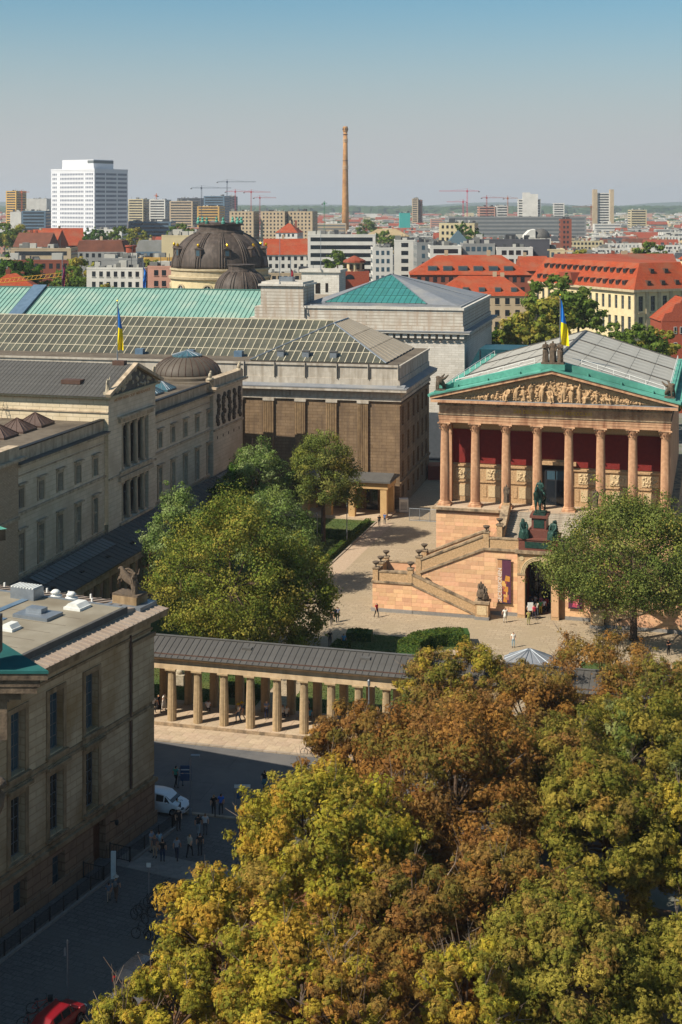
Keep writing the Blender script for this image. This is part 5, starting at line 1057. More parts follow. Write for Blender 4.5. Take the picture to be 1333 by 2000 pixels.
# ------------------------------------------------------------------ white stone block behind with teal roof
WB, WA0 = -37.8, 266.3
wb = thing('white_stone_museum_block', 'large windowless white stone museum block with teal glass hip roof', 'museum', -58, 288, TP)
boxpart('wall', M_['limew'], wb, (-78, WB, WA0, 308, 0, 22.9)); boxpart('dado', mat('dark_base_stone', '#4c5157', '#3f4449', rough=.7), wb, (-60, WB+.05, WA0-.06, 308, 0, 9))
boxpart('architrave', M_['limet'], wb, (-78.1, WB+.12, WA0-.12, 308.1, 22.2, 22.9)); bmk = MB().box(-.42, .42, -.6, 0, 0, .85).mesh('bracket', M_['limew'])
for i in range(30): inst('bracket', bmk, wb, (WB-.4-1.35*i, WA0-.12, 22.95))
boxpart('frieze', M_['limet'], wb, (-78.05, WB+.06, WA0-.06, 308.05, 22.9, 24.0)); boxpart('cornice', M_['limew'], wb, (-79, WB+1.1, WA0-1.1, 309, 23.85, 24.15)); boxpart('cornice_top', M_['leadroof'], wb, (-79.1, WB+1.2, WA0-1.2, 309.1, 24.15, 24.3))
boxpart('attic', M_['limet'], wb, (-77.8, WB-.15, WA0+.15, 307.8, 24.3, 25.2)); boxpart('attic', M_['limet'], wb, (-77.3, WB-.35, WA0+.35, 307.6, 25.2, 28.2)); boxpart('attic_cap', M_['limew'], wb, (-70.4, WB-.1, WA0+.1, 307.9, 28.2, 28.65))
boxpart('roof_deck', M_['leadroof'], wb, (-70, WB-.8, WA0+1, 307, 28.5, 28.9))
T0, T1, TA0, TB0, TZ0, TZ1 = -65.2, -45.3, WA0+2.2, 306, 29.2, 33.9; TX, TAA, TBB = -55.6, WA0+20, 288.5
part('roof', M_['leadroof'], wb, lambda k: (k.add([(T0, TA0, TZ0), (T1, TA0, TZ0), (WB-1.5, TA0, 28.92), (WB-1.2, TB0, 28.95), (T0-4, TB0, 28.92), (T0-4, TA0, 28.92), (TX, TAA, TZ1-.1), (TX+.2, TBB, TZ1-.1)], [[0, 1, 6], [1, 2, 3, 7, 6], [3, 4, 7], [4, 5, 0, 6, 7], [5, 2, 1, 0]])))
slope_panes(wb, (T0, TA0-.05, TZ0+.06), (T1, TA0-.05, TZ0+.06), (TX, TAA, TZ1), (TX, TAA, TZ1), 18, 4, M_['tealglass'], mat('teal_bar', '#2b5a55', rough=.5), .1, tri=True)
part('hip_flashing', M_['galv'], wb, lambda k: (k.tube([(T1, TA0, TZ0+.1), (TX, TAA, TZ1+.05)], .12, 5), k.tube([(T0, TA0, TZ0+.1), (TX, TAA, TZ1+.05)], .12, 5), k.tube([(TX+.1, TAA, TZ1+.05), (WB-1.5, 292, 29.0)], .06, 5)))
boxpart('stepped_pylon', M_['limet'], wb, (-79.5, -68.4, WA0-.3, 276, 24.35, 26.3), (-78.6, -68.7, WA0-.1, 275.5, 26.3, 28.4), (-77.4, -68.9, WA0, 275, 28.4, 32.4)); boxpart('pylon_cap', M_['limew'], wb, (-77.8, -68.5, WA0-.4, 275.4, 32.4, 32.75), (-77.3, -69, WA0+.1, 274.9, 32.75, 33.15)); boxpart('pylon_unit', M_['galv'], wb, (-74.2, -71.5, 268, 270, 33.15, 34.0))
boxpart('rear_pylon', M_['limew'], wb, (-80.5, -71.9, 309.5, 316, 24, 33.0)); boxpart('pylon_cap', M_['limew'], wb, (-80.9, -71.5, 309.1, 316.4, 33.0, 33.6)); boxpart('pylon_opening', M_['darkint'], wb, (-77.3, -76.2, 309.44, 309.49, 28.3, 30.6), (-75.0, -74.4, 309.44, 309.49, 28.6, 30.6))
for (u, d, zt) in ((547, 272, 33), (627, 318, 33.5)):
    X, Y = pxd(u, d); t = thing('flagpole', 'tall thin bare flagpole on the stepped stone pylon' if u < 600 else 'tall thin bare flagpole on the rear stone pylon', 'flagpole', X, Y, 0, z=zt); part('pole', M_['galv'], t, lambda k: k.tube([(X, Y, zt), (X, Y, zat(450, d))], [.09, .05], 6)); part('foot', M_['galv'], t, lambda k: k.lathe(X, Y, [(.2, zt), (.15, zt+.3)], 8))
# teal-glazed link building between the blocks
lk = thing('glass_link', 'low dark teal glazed link behind the temple roof', 'building', -33.0, 268, TP); part('wall', mat('link_teal_metal', '#1f4a52', '#183b42', rough=.4), lk, lambda k: k.prof([(-37.6, 0), (-20, 0), (-20, 21.5), (-34.5, 21.5), (-37.6, 16)], 262, 272)); 
for i in range(6): boxpart('glazing_bar', M_['steel'], lk, (-34.4+i*2.4, -34.25+i*2.4, 261.9, 261.99, 14, 21.4))
# ------------------------------------------------------------------ pale green copper roof hall
gh = thing('green_roofed_hall', 'long museum hall with pale green copper roof behind the glass roof', 'building', -105, 285, TP)
GA0, GA1, GZ = 266, 285, 30.3
boxpart('wall', M_['lime'], gh, (-175, -79, GA0, 303, 0, 21.5)); part('roof', M_['patina'], gh, lambda k: k.prof([(GA0-.6, 21.4), (GA1, GZ), (304, 21.4)], -175, -78.5, 'x'))
k = MB(); dz = (GZ-21.4)/(GA1-GA0+.6); k.prof([(GA0-GA1-.6, -(GZ-21.4)+.02), (0, .02), (0, .12), (GA0-GA1-.6, -(GZ-21.4)+.12)], -.05, .05, 'x'); me = k.mesh('roof_seam', M_['patina_s'])
for i in range(78): inst('roof_seam', me, gh, (-79.2-.98*i, GA1, GZ))
for q in (.25, .5, .75): part('roof_lap', M_['patina'], gh, lambda k: k.box(-175, -78.6, GA1-(GA1-GA0)*q-.06, GA1-(GA1-GA0)*q+.06, GZ-(GZ-21.4)*q-.05, GZ-(GZ-21.4)*q+.1))
boxpart('ridge_cap', M_['patina_s'], gh, (-175, -78.5, GA1-.2, GA1+.2, GZ+.02, GZ+.2))
part('fire_wall', M_['blueroof'], gh, lambda k: k.prof([(GA0-.6, 21.6), (GA1, GZ+.1), (GA1, GZ+.6), (GA0-.6, 22.1)], -133.5, -130.5, 'x'))
# ------------------------------------------------------------------ domed museum
DD = 405.; DX, DY = pxd(430, DD); sR = DD/F
dmz = thing('domed_museum', 'cream domed museum with big dark ribbed copper dome and gilded dormer tops', 'museum', DX, DY, 0)
Rr = 13.4; zs = zat(522, DD); zt = zat(452, DD); hh = zt-zs+.6
part('drum', M_['cream'], dmz, lambda k: k.lathe(DX, DY, [(Rr+.4, 0), (Rr+.4, zs-3.2)], 48)); part('drum_cornice', M_['creamt'], dmz, lambda k: k.lathe(DX, DY, [(Rr+.4, zs-3.2), (Rr+1.0, zs-2.9), (Rr+1.1, zs-2.3), (Rr+.3, zs-2.1), (Rr+.3, zs-.8), (Rr+.7, zs-.5), (Rr+.7, zs-.1), (Rr, zs)], 48))
prf = [(Rr*math.cos(t)**.85, zs+hh*math.sin(t)) for t in [i*1.12/14 for i in range(15)]]; zc1 = prf[-1][1]; rc = prf[-1][0]
dome = part('dome', M_['domeb'], dmz, lambda k: k.lathe(DX, DY, prf, 56), True)
for j in range(12):
    t = 2*math.pi*(j+.25)/12
    for dt in (-.055, 0, .055):
        part('rib', M_['domeb'], dome, lambda k: k.tube([(DX+(r+.06)*math.cos(t+dt), DY+(r+.06)*math.sin(t+dt), z) for r, z in prf], .24 if dt else .3, 6), True)
part('crown', M_['domeb'], dmz, lambda k: k.lathe(DX, DY, [(rc+.3, zc1-.2), (rc+.1, zc1+.5), (rc-.6, zc1+.9), (rc-.7, zc1+2.1), (rc-.1, zc1+2.3), (rc-.1, zc1+2.7), (rc-.8, zc1+2.8)], 36)); part('crown_top', M_['domeb'], dmz, lambda k: k.lathe(DX, DY, [(rc-.9, zc1+2.7), (rc-.9, zc1+3.0)], 36))
for j in range(8): t = 2*math.pi*(j+.3)/8; part('copper_finial', M_['copper'], dmz, lambda k: k.lathe(DX+(rc-.5)*math.cos(t), DY+(rc-.5)*math.sin(t), [(.5, zc1+2.7), (.55, zc1+3.3), (.25, zc1+3.6), (.4, zc1+4.0), (.1, zc1+4.6)], 10))
for j in range(10):
    t = 2*math.pi*j/10+4.95; zz = zs+hh*.42; r = Rr*math.cos(math.asin(.42))**.85+.15; cx, cy = DX+r*math.cos(t), DY+r*math.sin(t)
    dmo = thing('tmp', '', '', 0, 0) if False else None
    k = MB(); k.box(-.9, .9, -.7, 1.2, -1.3, .9); k.prof([(-1.15, .9), (1.15, .9), (0, 1.6)], -.9, 1.3)
    o = inst('dormer', k.mesh('dormer', M_['domeb']), dmz, (cx, cy, zz), t+math.pi/2); g = inst('pane', MB().box(-.5, .5, -.75, -.7, -.9, .6).mesh('pane', M_['glassb']), o); g.location = (0, 0, 0); g = inst('gilded_top', MB().blob((0, -.6, 2.0), (.4, .4, .5), 7, 5).mesh('gilded_top', M_['gold']), o); g.location = (0, 0, 0)
for j in range(10):
    t = 2*math.pi*j/10+4.55; r = Rr+.5; cx, cy = DX+r*math.cos(t), DY+r*math.sin(t); k = MB(); k.lathe(0, 0, [(1.55, -.1), (1.45, .25), (1.05, .25), (1.0, -.05)], 20, 0, False); o = inst('round_window', k.mesh('round_window', M_['creamt']), dmz, (cx, cy, zs-5.6)); o.rotation_euler = (R(90), 0, t+math.pi/2)
    q = MB(); q.lathe(0, 0, [(1.05, 0), (1.05, .06)], 20); g = inst('pane', q.mesh('pane', M_['glass']), o); g.location = (0, 0, .0)
    q = MB(); [q.box(-.06, .06, -1, 1, .07, .12), q.box(-1, 1, -.06, .06, .07, .12)]; q.lathe(0, 0, [(.45, .07), (.45, .13)], 14); g = inst('mullion', q.mesh('mullion', M_['framew']), o); g.location = (0, 0, 0)
S2 = 372.; X2, Y2 = pxd(472, S2); r2 = 7.0; z2 = zat(572, S2)
pr2 = [(r2*math.cos(t)**.85, z2+6.3*math.sin(t)) for t in [i*1.1/10 for i in range(11)]]
part('small_drum', M_['cream'], dmz, lambda k: k.lathe(X2, Y2, [(r2+.4, 0), (r2+.4, z2-.3), (r2+.9, z2-.2), (r2+.9, z2)], 36)); sd = part('small_dome', M_['domeb'], dmz, lambda k: k.lathe(X2, Y2, pr2, 40), True)
for j in range(12):
    t = 2*math.pi*(j+.4)/12
    for dt in (-.06, .06): part('rib', M_['domeb'], sd, lambda k: k.tube([(X2+(r+.04)*math.cos(t+dt), Y2+(r+.04)*math.sin(t+dt), z) for r, z in pr2], .16, 5), True)
e1 = pr2[-1]; part('small_crown', M_['domeb'], dmz, lambda k: k.lathe(X2, Y2, [(e1[0]+.2, e1[1]-.1), (e1[0]+.1, e1[1]+.4), (e1[0]-.2, e1[1]+.5), (e1[0]-.2, e1[1]+1.5), (e1[0]+.1, e1[1]+1.6), (e1[0]+.1, e1[1]+1.8)], 28))
boxpart('wing', M_['cream'], dmz, (X2-9, X2+9, Y2+6, DY, 0, z2-1)); boxpart('wing_cornice', M_['creamt'], dmz, (X2-9.4, X2+9.4, Y2+5.6, DY, z2-1, z2-.5))
# ------------------------------------------------------------------ trees
LEAF = leafmat('leaf')
PAL = dict(
 olive=['#807a33', '#6a6a2a', '#90843a', '#545722', '#9a863c'],
 yellow=['#aa9a36', '#938c30', '#b59b3a', '#7d7a2e', '#ab8236', '#74742e'],
 rust=['#8c6234', '#7a532b', '#966c34', '#6c5433', '#7f6a36', '#a0763c'],
 rustgreen=['#7a6c34', '#6c6b30', '#88623a', '#5d632c', '#927440'],
 green=['#50642a', '#435522', '#5e7030', '#384b1e', '#6b7434'],
 plane=['#5c6632', '#4e5a2a', '#6c733c', '#414c22', '#7b7a40'],
 silver=['#6f7f4a', '#5b6e36', '#7f8b58', '#4b6029', '#8a9464'],
 dark=['#3f5a22', '#324a1b', '#4c6626', '#2a4018'],
 maple=['#787a32', '#666e2c', '#88803a', '#566028', '#927f3c', '#6c722f'])
def rot_frames(nrm, ang):
    n = nrm/np.linalg.norm(nrm, axis=1, keepdims=True); r = np.where(np.abs(n[:, 2:3]) < .9, np.array([[0, 0, 1.]]), np.array([[1., 0, 0]]))
    u = np.cross(r, n); u /= np.linalg.norm(u, axis=1, keepdims=True); v = np.cross(n, u)
    c, s = np.cos(ang)[:, None], np.sin(ang)[:, None]; return u*c+v*s, -u*s+v*c, n
def crown_mesh(name, rx, ry, rz, nclump, per, leaf, pal, seed, flat=.0, gap=.0, droop=.35, csz=None, pal2=None, mix2=0., palmate=True, low=False, cone=0.):
    rs = np.random.RandomState(seed); C = []
    # lobes: a few big limbs carry the clumps, so the outline is uneven
    nl = max(5, int(6+rx)); ld_ = rs.normal(size=(nl, 3)); ld_[:, 2] = np.abs(ld_[:, 2])*.8-.1; ld_ /= np.linalg.norm(ld_, axis=1, keepdims=True)
    while len(C) < nclump:
        d = rs.normal(size=3); d /= np.linalg.norm(d)
        if d[2] < (-.95 if low else -.55): continue
        k = np.max(ld_ @ d); w = .68+.36*np.clip((k-.55)/.45, 0, 1)+rs.uniform(-.06, .06); q = rs.uniform(.0, 1.)**.3
        p = d*w*(.45+.55*q)
        p[:2] *= 1-cone*max(0, d[2])
        p = p*np.array([rx, ry, rz*(1 if d[2] > 0 else (1.25 if low else .75))]); C.append(p)
    C = np.array(C); csz = csz or (.165 if palmate else .19)*(rx+ry+rz)/3
    cs = csz*rs.uniform(.55, 1.3, len(C))
    # thin sprays that break the outline
    ns = int(len(C)*.55); si = rs.randint(0, len(C), ns); sd_ = C[si]/np.maximum(.1, np.linalg.norm(C[si], axis=1, keepdims=True)); C = np.concatenate([C, C[si]+(sd_+rs.normal(size=(ns, 3))*.3)*(cs[si]*rs.uniform(.65, 1.1, ns))[:, None]]); cs = np.concatenate([cs, csz*rs.uniform(.22, .5, ns)])
    keep = rs.uniform(size=len(C)) > gap; C, cs = C[keep], cs[keep]; nc = len(C)
    cn = C/np.array([rx, ry, rz]); cn = cn/np.maximum(1e-3, np.linalg.norm(cn, axis=1, keepdims=True)); cn[:, 2] += .35
    wgt = cs**2.2; wgt /= wgt.sum(); N = int(nc*per*.72); ci = rs.choice(nc, N, p=wgt)
    dd = rs.normal(size=(N, 3)); dd /= np.linalg.norm(dd, axis=1, keepdims=True); rr = rs.uniform(0, 1, N)**(1/2.4)*(1+.5*(rs.uniform(size=N) < .12)*rs.uniform(size=N))
    pos = C[ci]+dd*(cs[ci]*rr)[:, None]*np.array([1.05, 1.05, .8])
    nr = (dd*1.3+cn[ci]*.35+np.array([0, 0, .25])+rs.normal(size=(N, 3))*.42) if palmate else (dd*1.9+cn[ci]*.3+np.array([0, 0, .2])+rs.normal(size=(N, 3))*.3)
    U, V, Nn = rot_frames(nr, rs.uniform(0, 6.28, N)); L = leaf*rs.uniform(.65, 1.25, N)
    P0 = np.array([lin(h) for h in PAL[pal]]); cc = P0[rs.randint(0, len(P0), nc)]
    if pal2: P2 = np.array([lin(h) for h in PAL[pal2]]); m = rs.uniform(size=nc) < mix2*np.clip(.5+C[:, 2]/rz, 0, 1.6); cc[m] = P2[rs.randint(0, len(P2), m.sum())]
    lc = P0[rs.randint(0, len(P0), N)]; col_ = cc[ci]*.62+lc*.38; col_ *= rs.uniform(.8, 1.42, N)[:, None]*(1. if palmate else 1.18)
    nv = 3 if palmate else 1
    if palmate:
        parts = []; 
        for a in (-.85, 0, .85):
            x = U*np.cos(a)+V*np.sin(a); y = -U*np.sin(a)+V*np.cos(a); t = (x-Nn*droop); l = L[:, None]
            parts.append(np.stack([pos, pos+t*l+y*l*.27-Nn*l*.1, pos+t*l*.92-y*l*.27], 1))
        Vt = np.concatenate(parts, 0); colv = np.tile(col_, (3, 1))*rs.uniform(.9, 1.1, (3*N, 1))
    else:
        l = L[:, None]; Vt = np.stack([pos-U*l*.5, pos+V*l*.36-Nn*l*.1, pos+U*l*.5, pos-V*l*.36-Nn*l*.1], 1); colv = col_
    n, K = Vt.shape[0], Vt.shape[1]; me = bpy.data.meshes.new(name); me.vertices.add(K*n); me.vertices.foreach_set('co', Vt.reshape(-1).astype(np.float32))
    me.loops.add(K*n); me.loops.foreach_set('vertex_index', np.arange(K*n, dtype=np.int32)); me.polygons.add(n); me.polygons.foreach_set('loop_start', np.arange(0, K*n, K, dtype=np.int32))
    me.update(calc_edges=True)
    ca = me.color_attributes.new('Col', 'FLOAT_COLOR', 'POINT'); ca.data.foreach_set('color', np.concatenate([np.repeat(colv, K, 0), np.ones((K*n, 1))], 1).astype(np.float32).reshape(-1))
    me.materials.append(LEAF); return me, C
def limbs(k, base, top, C, r0, rs, nl=14, forks=2, zc=0.):
    """trunk from base to fork height, then limbs to clump centres"""
    fz = base[2]+(top[2]-base[2])*.45
    pts = [(base[0], base[1], base[2]), (base[0]+rs.uniform(-.1, .1), base[1], base[2]+.5), (base[0]+rs.uniform(-.2, .2), base[1]+rs.uniform(-.2, .2), fz), (top[0], top[1], top[2]-.5)]
    k.tube(pts, [r0*1.35, r0, r0*.8, r0*.35], 9)
    sel = rs.sample(range(len(C)), min(nl, len(C)))
    for i in sel:
        c = C[i]; t = rs.uniform(.3, .85); s0 = (pts[2][0], pts[2][1], fz*.8+(top[2]-.5)*.2+ (top[2]-fz)*.3*t); m = tuple(s0[j]*.5+c[j]*.5+(rs.uniform(-.3, .3)+(.25 if j == 2 else 0)) for j in range(3))
        k.tube([s0, m, tuple(c)], [r0*.42, r0*.25, r0*.08], 6)
        for _ in range(forks): 
            e = tuple(c[j]+rs.uniform(-1.1, 1.1)+(.5 if j == 2 else 0) for j in range(3)); k.tube([m, e], [r0*.16, r0*.04], 5)
def tree(label, X, Y, top, rx, rz, pal, seed, ncl=150, per=60, leaf=.3, group=None, gap=0., r0=.32, twigs=0, pal2=None, mix2=0., ry=None, palmate=True, csz=None, cat='tree', name='tree', mesh=None, base=0., low=False, cone=0.):
    t = thing(name, label, cat, X, Y, 0, group=group, z=base); cz = top-rz*1.0
    if mesh: me, C = mesh
    else: me, C = crown_mesh('crown', rx, ry or rx, rz, ncl, per, leaf, pal, seed, gap=gap, pal2=pal2, mix2=mix2, palmate=palmate, csz=csz, low=low, cone=cone)
    o = inst('crown', me, t, (X, Y, cz)); rs = random.Random(seed); Cw = C+np.array([X, Y, cz]); k = MB()
    limbs(k, (X, Y, base), (X, Y, cz+rz*.35), Cw.tolist(), r0, rs); k.obj('trunk', M_['bark'], t, True)
    if twigs:
        k = MB()
        for _ in range(twigs):
            c = C[rs.randrange(len(C))]; n = math.sqrt(sum(x*x for x in c)) or 1; d = [x/n for x in c]
            s0 = (X+c[0]*.8, Y+c[1]*.8, cz+c[2]*.8); e = (X+c[0]+d[0]*rs.uniform(.3, 1.2), Y+c[1]+d[1]*rs.uniform(.3, 1.2), cz+c[2]+d[2]*.5+rs.uniform(.2, .9)); m = tuple((s0[j]+e[j])/2+rs.uniform(-.25, .25) for j in range(3))
            k.tube([s0, m, e], [.035, .025, .01], 4)
            for _ in range(3): f = tuple(m[j]+(e[j]-m[j])*.4+rs.uniform(-.5, .5)+(.35 if j == 2 else 0) for j in range(3)); k.tube([m, f], [.018, .006], 3)
        tag(k.obj('bare_twigs', M_['twig'], t), kind='stuff')
    return t
GP = 'autumn trees of the park'
FT = [ # u, d, topv, rx, rz, pal, pal2, mix, ncl, per, leaf, gap, twigs, label
 (640, 90, 1490, 6.2, 6.4, 'yellow', 'olive', .3, 230, 62, .36, .12, 60, 'big yellow-green autumn tree whose crown overhangs the shaded plaza'),
 (440, 81, 1700, 4.9, 5.2, 'yellow', 'rustgreen', .2, 170, 62, .34, .1, 30, 'yellow-green tree leaning over the red car and parked bicycles'),
 (690, 73, 1868, 3.4, 3.6, 'rust', 'yellow', .25, 80, 55, .32, .1, 10, 'small rust-orange tree in front of the big yellow-green tree'),
 (890, 100, 1365, 7.4, 7.4, 'rust', 'rustgreen', .3, 300, 62, .34, .06, 45, 'large round rust-brown tree in the middle of the park'),
 (695, 109, 1376, 4.4, 4.6, 'rust', 'rustgreen', .2, 120, 60, .33, .06, 14, 'rust-brown tree standing at the street end of the colonnade'),
 (885, 124, 1252, 5.4, 4.9, 'rustgreen', 'yellow', .45, 150, 60, .33, .12, 30, 'tree turning green to rust beside the colonnade roof end'),
 (1180, 126, 1243, 6.6, 5.0, 'rust', 'rustgreen', .4, 150, 58, .33, .22, 60, 'thin-leaved rust tree below the big plane tree'),
 (1235, 113, 1342, 6.0, 5.2, 'olive', 'silver', .25, 170, 62, .34, .06, 16, 'grey-green tree right of the large rust-brown tree'),
 (1180, 95, 1455, 4.7, 6.0, 'olive', 'rust', .18, 180, 66, .36, .02, 4, 'dense upright olive-green chestnut tree in front of the grey-green tree'),
 (1345, 94, 1540, 4.2, 5.8, 'olive', 'yellow', .3, 130, 62, .36, .04, 4, 'olive-green tree cut by the picture edge beside the upright chestnut'),
 (1105, 80, 1742, 5.6, 4.9, 'olive', 'rustgreen', .35, 210, 66, .34, .02, 8, 'broad olive chestnut tree at the lower front of the park'),
 (915, 75, 1840, 3.4, 4.2, 'yellow', 'rustgreen', .3, 75, 50, .32, .25, 22, 'half-bare yellow tree with grey twigs left of the broad olive chestnut'),
 (1330, 80, 1765, 4.0, 5.0, 'olive', 'yellow', .3, 110, 60, .34, .05, 12, 'olive tree at the picture corner right of the broad chestnut'),
 (745, 94, 1525, 5.0, 6.2, 'rust', 'rustgreen', .35, 150, 55, .33, .14, 50, 'sparse rust-green tree with bare branches between the two biggest park trees'),
 (1335, 122, 1290, 2.8, 4.0, 'rust', 'rust', 0, 60, 55, .33, .1, 12, 'small reddish tree at the picture edge below the plane tree'),
 (1040, 108, 1415, 4.6, 4.8, 'rust', 'rustgreen', .4, 120, 58, .33, .12, 16, 'mixed brown and green tree squeezed behind the upright chestnut'),
 (590, 76, 1790, 4.8, 4.8, 'yellow', 'rust', .25, 120, 58, .34, .12, 24, 'yellow tree low in front of the big yellow-green tree'),
 (985, 86, 1640, 4.6, 5.2, 'rust', 'rustgreen', .5, 130, 58, .33, .1, 14, 'brown tree filling the gap between the rust tree and the broad olive chestnut'),
 (800, 83, 1690, 4.8, 5.4, 'rust', 'rustgreen', .5, 130, 58, .33, .12, 20, 'mixed olive and brown tree right of the big yellow-green tree'),
 (1040, 118, 1290, 5.2, 5.2, 'rust', 'rustgreen', .5, 130, 58, .33, .12, 24, 'brown tree hiding the colonnade beside the round kiosk'),
 (1290, 119, 1300, 5.6, 5.6, 'rustgreen', 'olive', .4, 140, 58, .33, .1, 20, 'brownish green tree hiding the far end of the colonnade'),
 (1110, 104, 1400, 5.0, 5.6, 'rustgreen', 'olive', .5, 140, 58, .33, .08, 16, 'brown and olive tree behind the upright chestnut'),
 (330, 77, 1880, 3.4, 3.4, 'yellow', 'olive', .3, 80, 55, .33, .05, 10, 'low yellow tree between the red car and the big yellow-green tree'),
 (235, 75, 1945, 2.2, 2.4, 'yellow', 'olive', .3, 50, 55, .33, .05, 6, 'small yellow tree right beside the red car'),
]
for i, (u, d, tv, rx, rz, pal, p2, mx, ncl, per, lf, gp, tw, lb) in enumerate(FT):
    X, Y = pxd(u, d); tree(lb, X, Y, zat(tv, d), rx*.93, rz, pal, 100+i, int(ncl*1.35), int(per*2.4), lf*.5, GP, gp+.07, .26, tw, p2, mx)
# courtyard trees
CT = [
 (1238, 158, 964, 9.9, 8.6, 'plane', 'maple', .25, 430, 62, .34, .05, 'huge green plane tree half hiding the temple front'),
 (450, 149, 968, 7.9, 8.4, 'maple', 'green', .35, 300, 66, .34, 0, 'massive green-gold maple behind the colonnade roof'),
 (568, 152, 1035, 5.0, 7.0, 'maple', 'green', .4, 190, 64, .34, 0, 'green-gold maple next to the courtyard path behind the colonnade'),
 (352, 164, 962, 4.4, 6.6, 'silver', 'green', .4, 140, 60, .34, 0, 'silvery green tree close to the stoa roof'),
 (530, 178, 948, 5.6, 6.6, 'silver', 'green', .45, 150, 60, .34, 0, 'pale silvery tree between the maples and the pilastered wall'),
 (500, 200, 860, 5.2, 6.8, 'silver', 'green', .4, 150, 60, .35, 0, 'tall silvery tree before the brown pilastered wall'),
 (632, 203, 842, 5.6, 7.2, 'plane', 'maple', .3, 190, 60, .35, 0, 'tall green tree on a slim trunk by the portico'),
 (455, 198, 905, 3.4, 5.6, 'dark', 'dark', 0, 90, 60, .35, 0, 'dark shaded tree at the far end of the stoa'),
]
for i, (u, d, tv, rx, rz, pal, p2, mx, ncl, per, lf, gp, lb) in enumerate(CT):
    X, Y = pxd(u, d); tree(lb, X, Y, zat(tv, d), rx, rz, pal, 300+i, int(ncl*.95), int(per*2.3), lf*.74, 'trees of the courtyard', gp,   .35 if i else .42, 8 if i == 0 else 0, p2, mx, palmate=False, low=(i in (1, 2, 3)), cone=.35 if i < 3 else .3)
# ------------------------------------------------------------------ hedges and beds
def leafy_shell(name, pts_fn, n, leaf, pal, seed, parent):
    rs = np.random.RandomState(seed); pos, nr = pts_fn(rs, n); U, V, Nn = rot_frames(nr+rs.normal(size=pos.shape)*.5, rs.uniform(0, 6.28, n)); l = (leaf*rs.uniform(.7, 1.3, n))[:, None]
    Vt = np.stack([pos-U*l*.5, pos+V*l*.4, pos+U*l*.5+Nn*l*.2, pos-V*l*.4], 1); P0 = np.array([lin(h) for h in PAL[pal]]); colv = P0[rs.randint(0, len(P0), n)]*rs.uniform(.75, 1.2, n)[:, None]
    me = bpy.data.meshes.new(name); me.from_pydata(Vt.reshape(-1, 3).tolist(), [], np.arange(4*n).reshape(-1, 4).tolist()); ca = me.color_attributes.new('Col', 'FLOAT_COLOR', 'POINT'); ca.data.foreach_set('color', np.concatenate([np.repeat(colv, 4, 0), np.ones((4*n, 1))], 1).astype(np.float32).reshape(-1)); me.materials.append(LEAF)
    o = bpy.data.objects.new(name, me); COL.objects.link(o); o.parent = parent; o.location = tuple(-x for x in (parent.location if False else (0, 0, 0))); return o
M_['hedgecore'] = mat('hedge_core', '#35521f', '#263e16', scale=5, rough=1)
def hedge(label, path, w, h, th, seed, pal='green', dens=90):
    P = [w2(b, a, th) for b, a in path]; t = thing('hedge', label, 'hedge', P[0][0], P[0][1], 0); k = MB(); org = ORG[t.name]; seg = []
    for i in range(len(P)-1):
        a, b = Vector(P[i]), Vector(P[i+1]); d = (b-a).normalized(); n = Vector((-d.y, d.x))*w/2*.93
        q = [a-n-d*w*.3, b-n+d*w*.3, b+n+d*w*.3, a+n-d*w*.3]; k.prof([(x.x, x.y) for x in q], 0, h*.95, 'z'); seg.append((a, b, (b-a).length))
    k.obj('core', M_['hedgecore'], t); Lt = sum(s[2] for s in seg); n = int(Lt*(w+2*h)*dens)
    def fn(rs, n):
        S = rs.choice(len(seg), n, p=[s[2]/Lt for s in seg]); u = rs.uniform(-.05, 1.05, n); A = np.array([s[0] for s in seg])[S]; B = np.array([s[1] for s in seg])[S]; D_ = (B-A); D_ /= np.linalg.norm(D_, axis=1, keepdims=True); Nn = np.stack([-D_[:, 1], D_[:, 0]], 1)
        f = rs.uniform(0, w+2*h, n); lat = np.where(f < h, -w/2, np.where(f < h+w, f-h-w/2, w/2)); zz = np.where(f < h, f, np.where(f < h+w, h, f-h-w)); p2 = A+(B-A)*u[:, None]+Nn*lat[:, None]
        nr = np.stack([np.where(f < h, -1, np.where(f < h+w, 0, 1))*Nn[:, 0], np.where(f < h, -1, np.where(f < h+w, 0, 1))*Nn[:, 1], np.where((f >= h) & (f < h+w), 1., .15)], 1)
        return np.concatenate([p2, zz[:, None]+rs.uniform(-.04, .06, (n, 1))], 1)-np.array(org), nr
    leafy_shell('foliage', fn, n, .16, pal, seed, t); return t
hedge('clipped curved hedge at the lawn corner before the stair', [(-31.3, 146), (-32.0, 149.5), (-31.2, 152.6), (-29.2, 154.3), (-27.2, 154.9)], 2.3, 1.5, TH, 5)
hedge('small clipped hedge at the path corner of the lawn', [(-39.3, 153.4), (-37.6, 153.6)], 1.8, 1.0, TH, 6); hedge('low dark hedge along the path side of the lawn', [(-39.6, 143), (-39.4, 150)], 1.6, .9, TH, 7)
hedge('long low hedge edging the courtyard path', [(-51.2, 186), (-51.2, 209)], .8, .7, TH, 8); hedge('low dark hedge bed under the slim-trunked tree', [(-62, 200), (-53, 200)], 3.5, .8, TH, 9, 'dark', 60); hedge('clipped hedge in the grass behind the colonnade columns', [(-46.5, 133), (-43.5, 133)], 1.6, 1.3, TH, 10); hedge('hedge right of the plane tree trunk', [(-4, 150), (2, 150)], 2., 1.2, TH, 11)
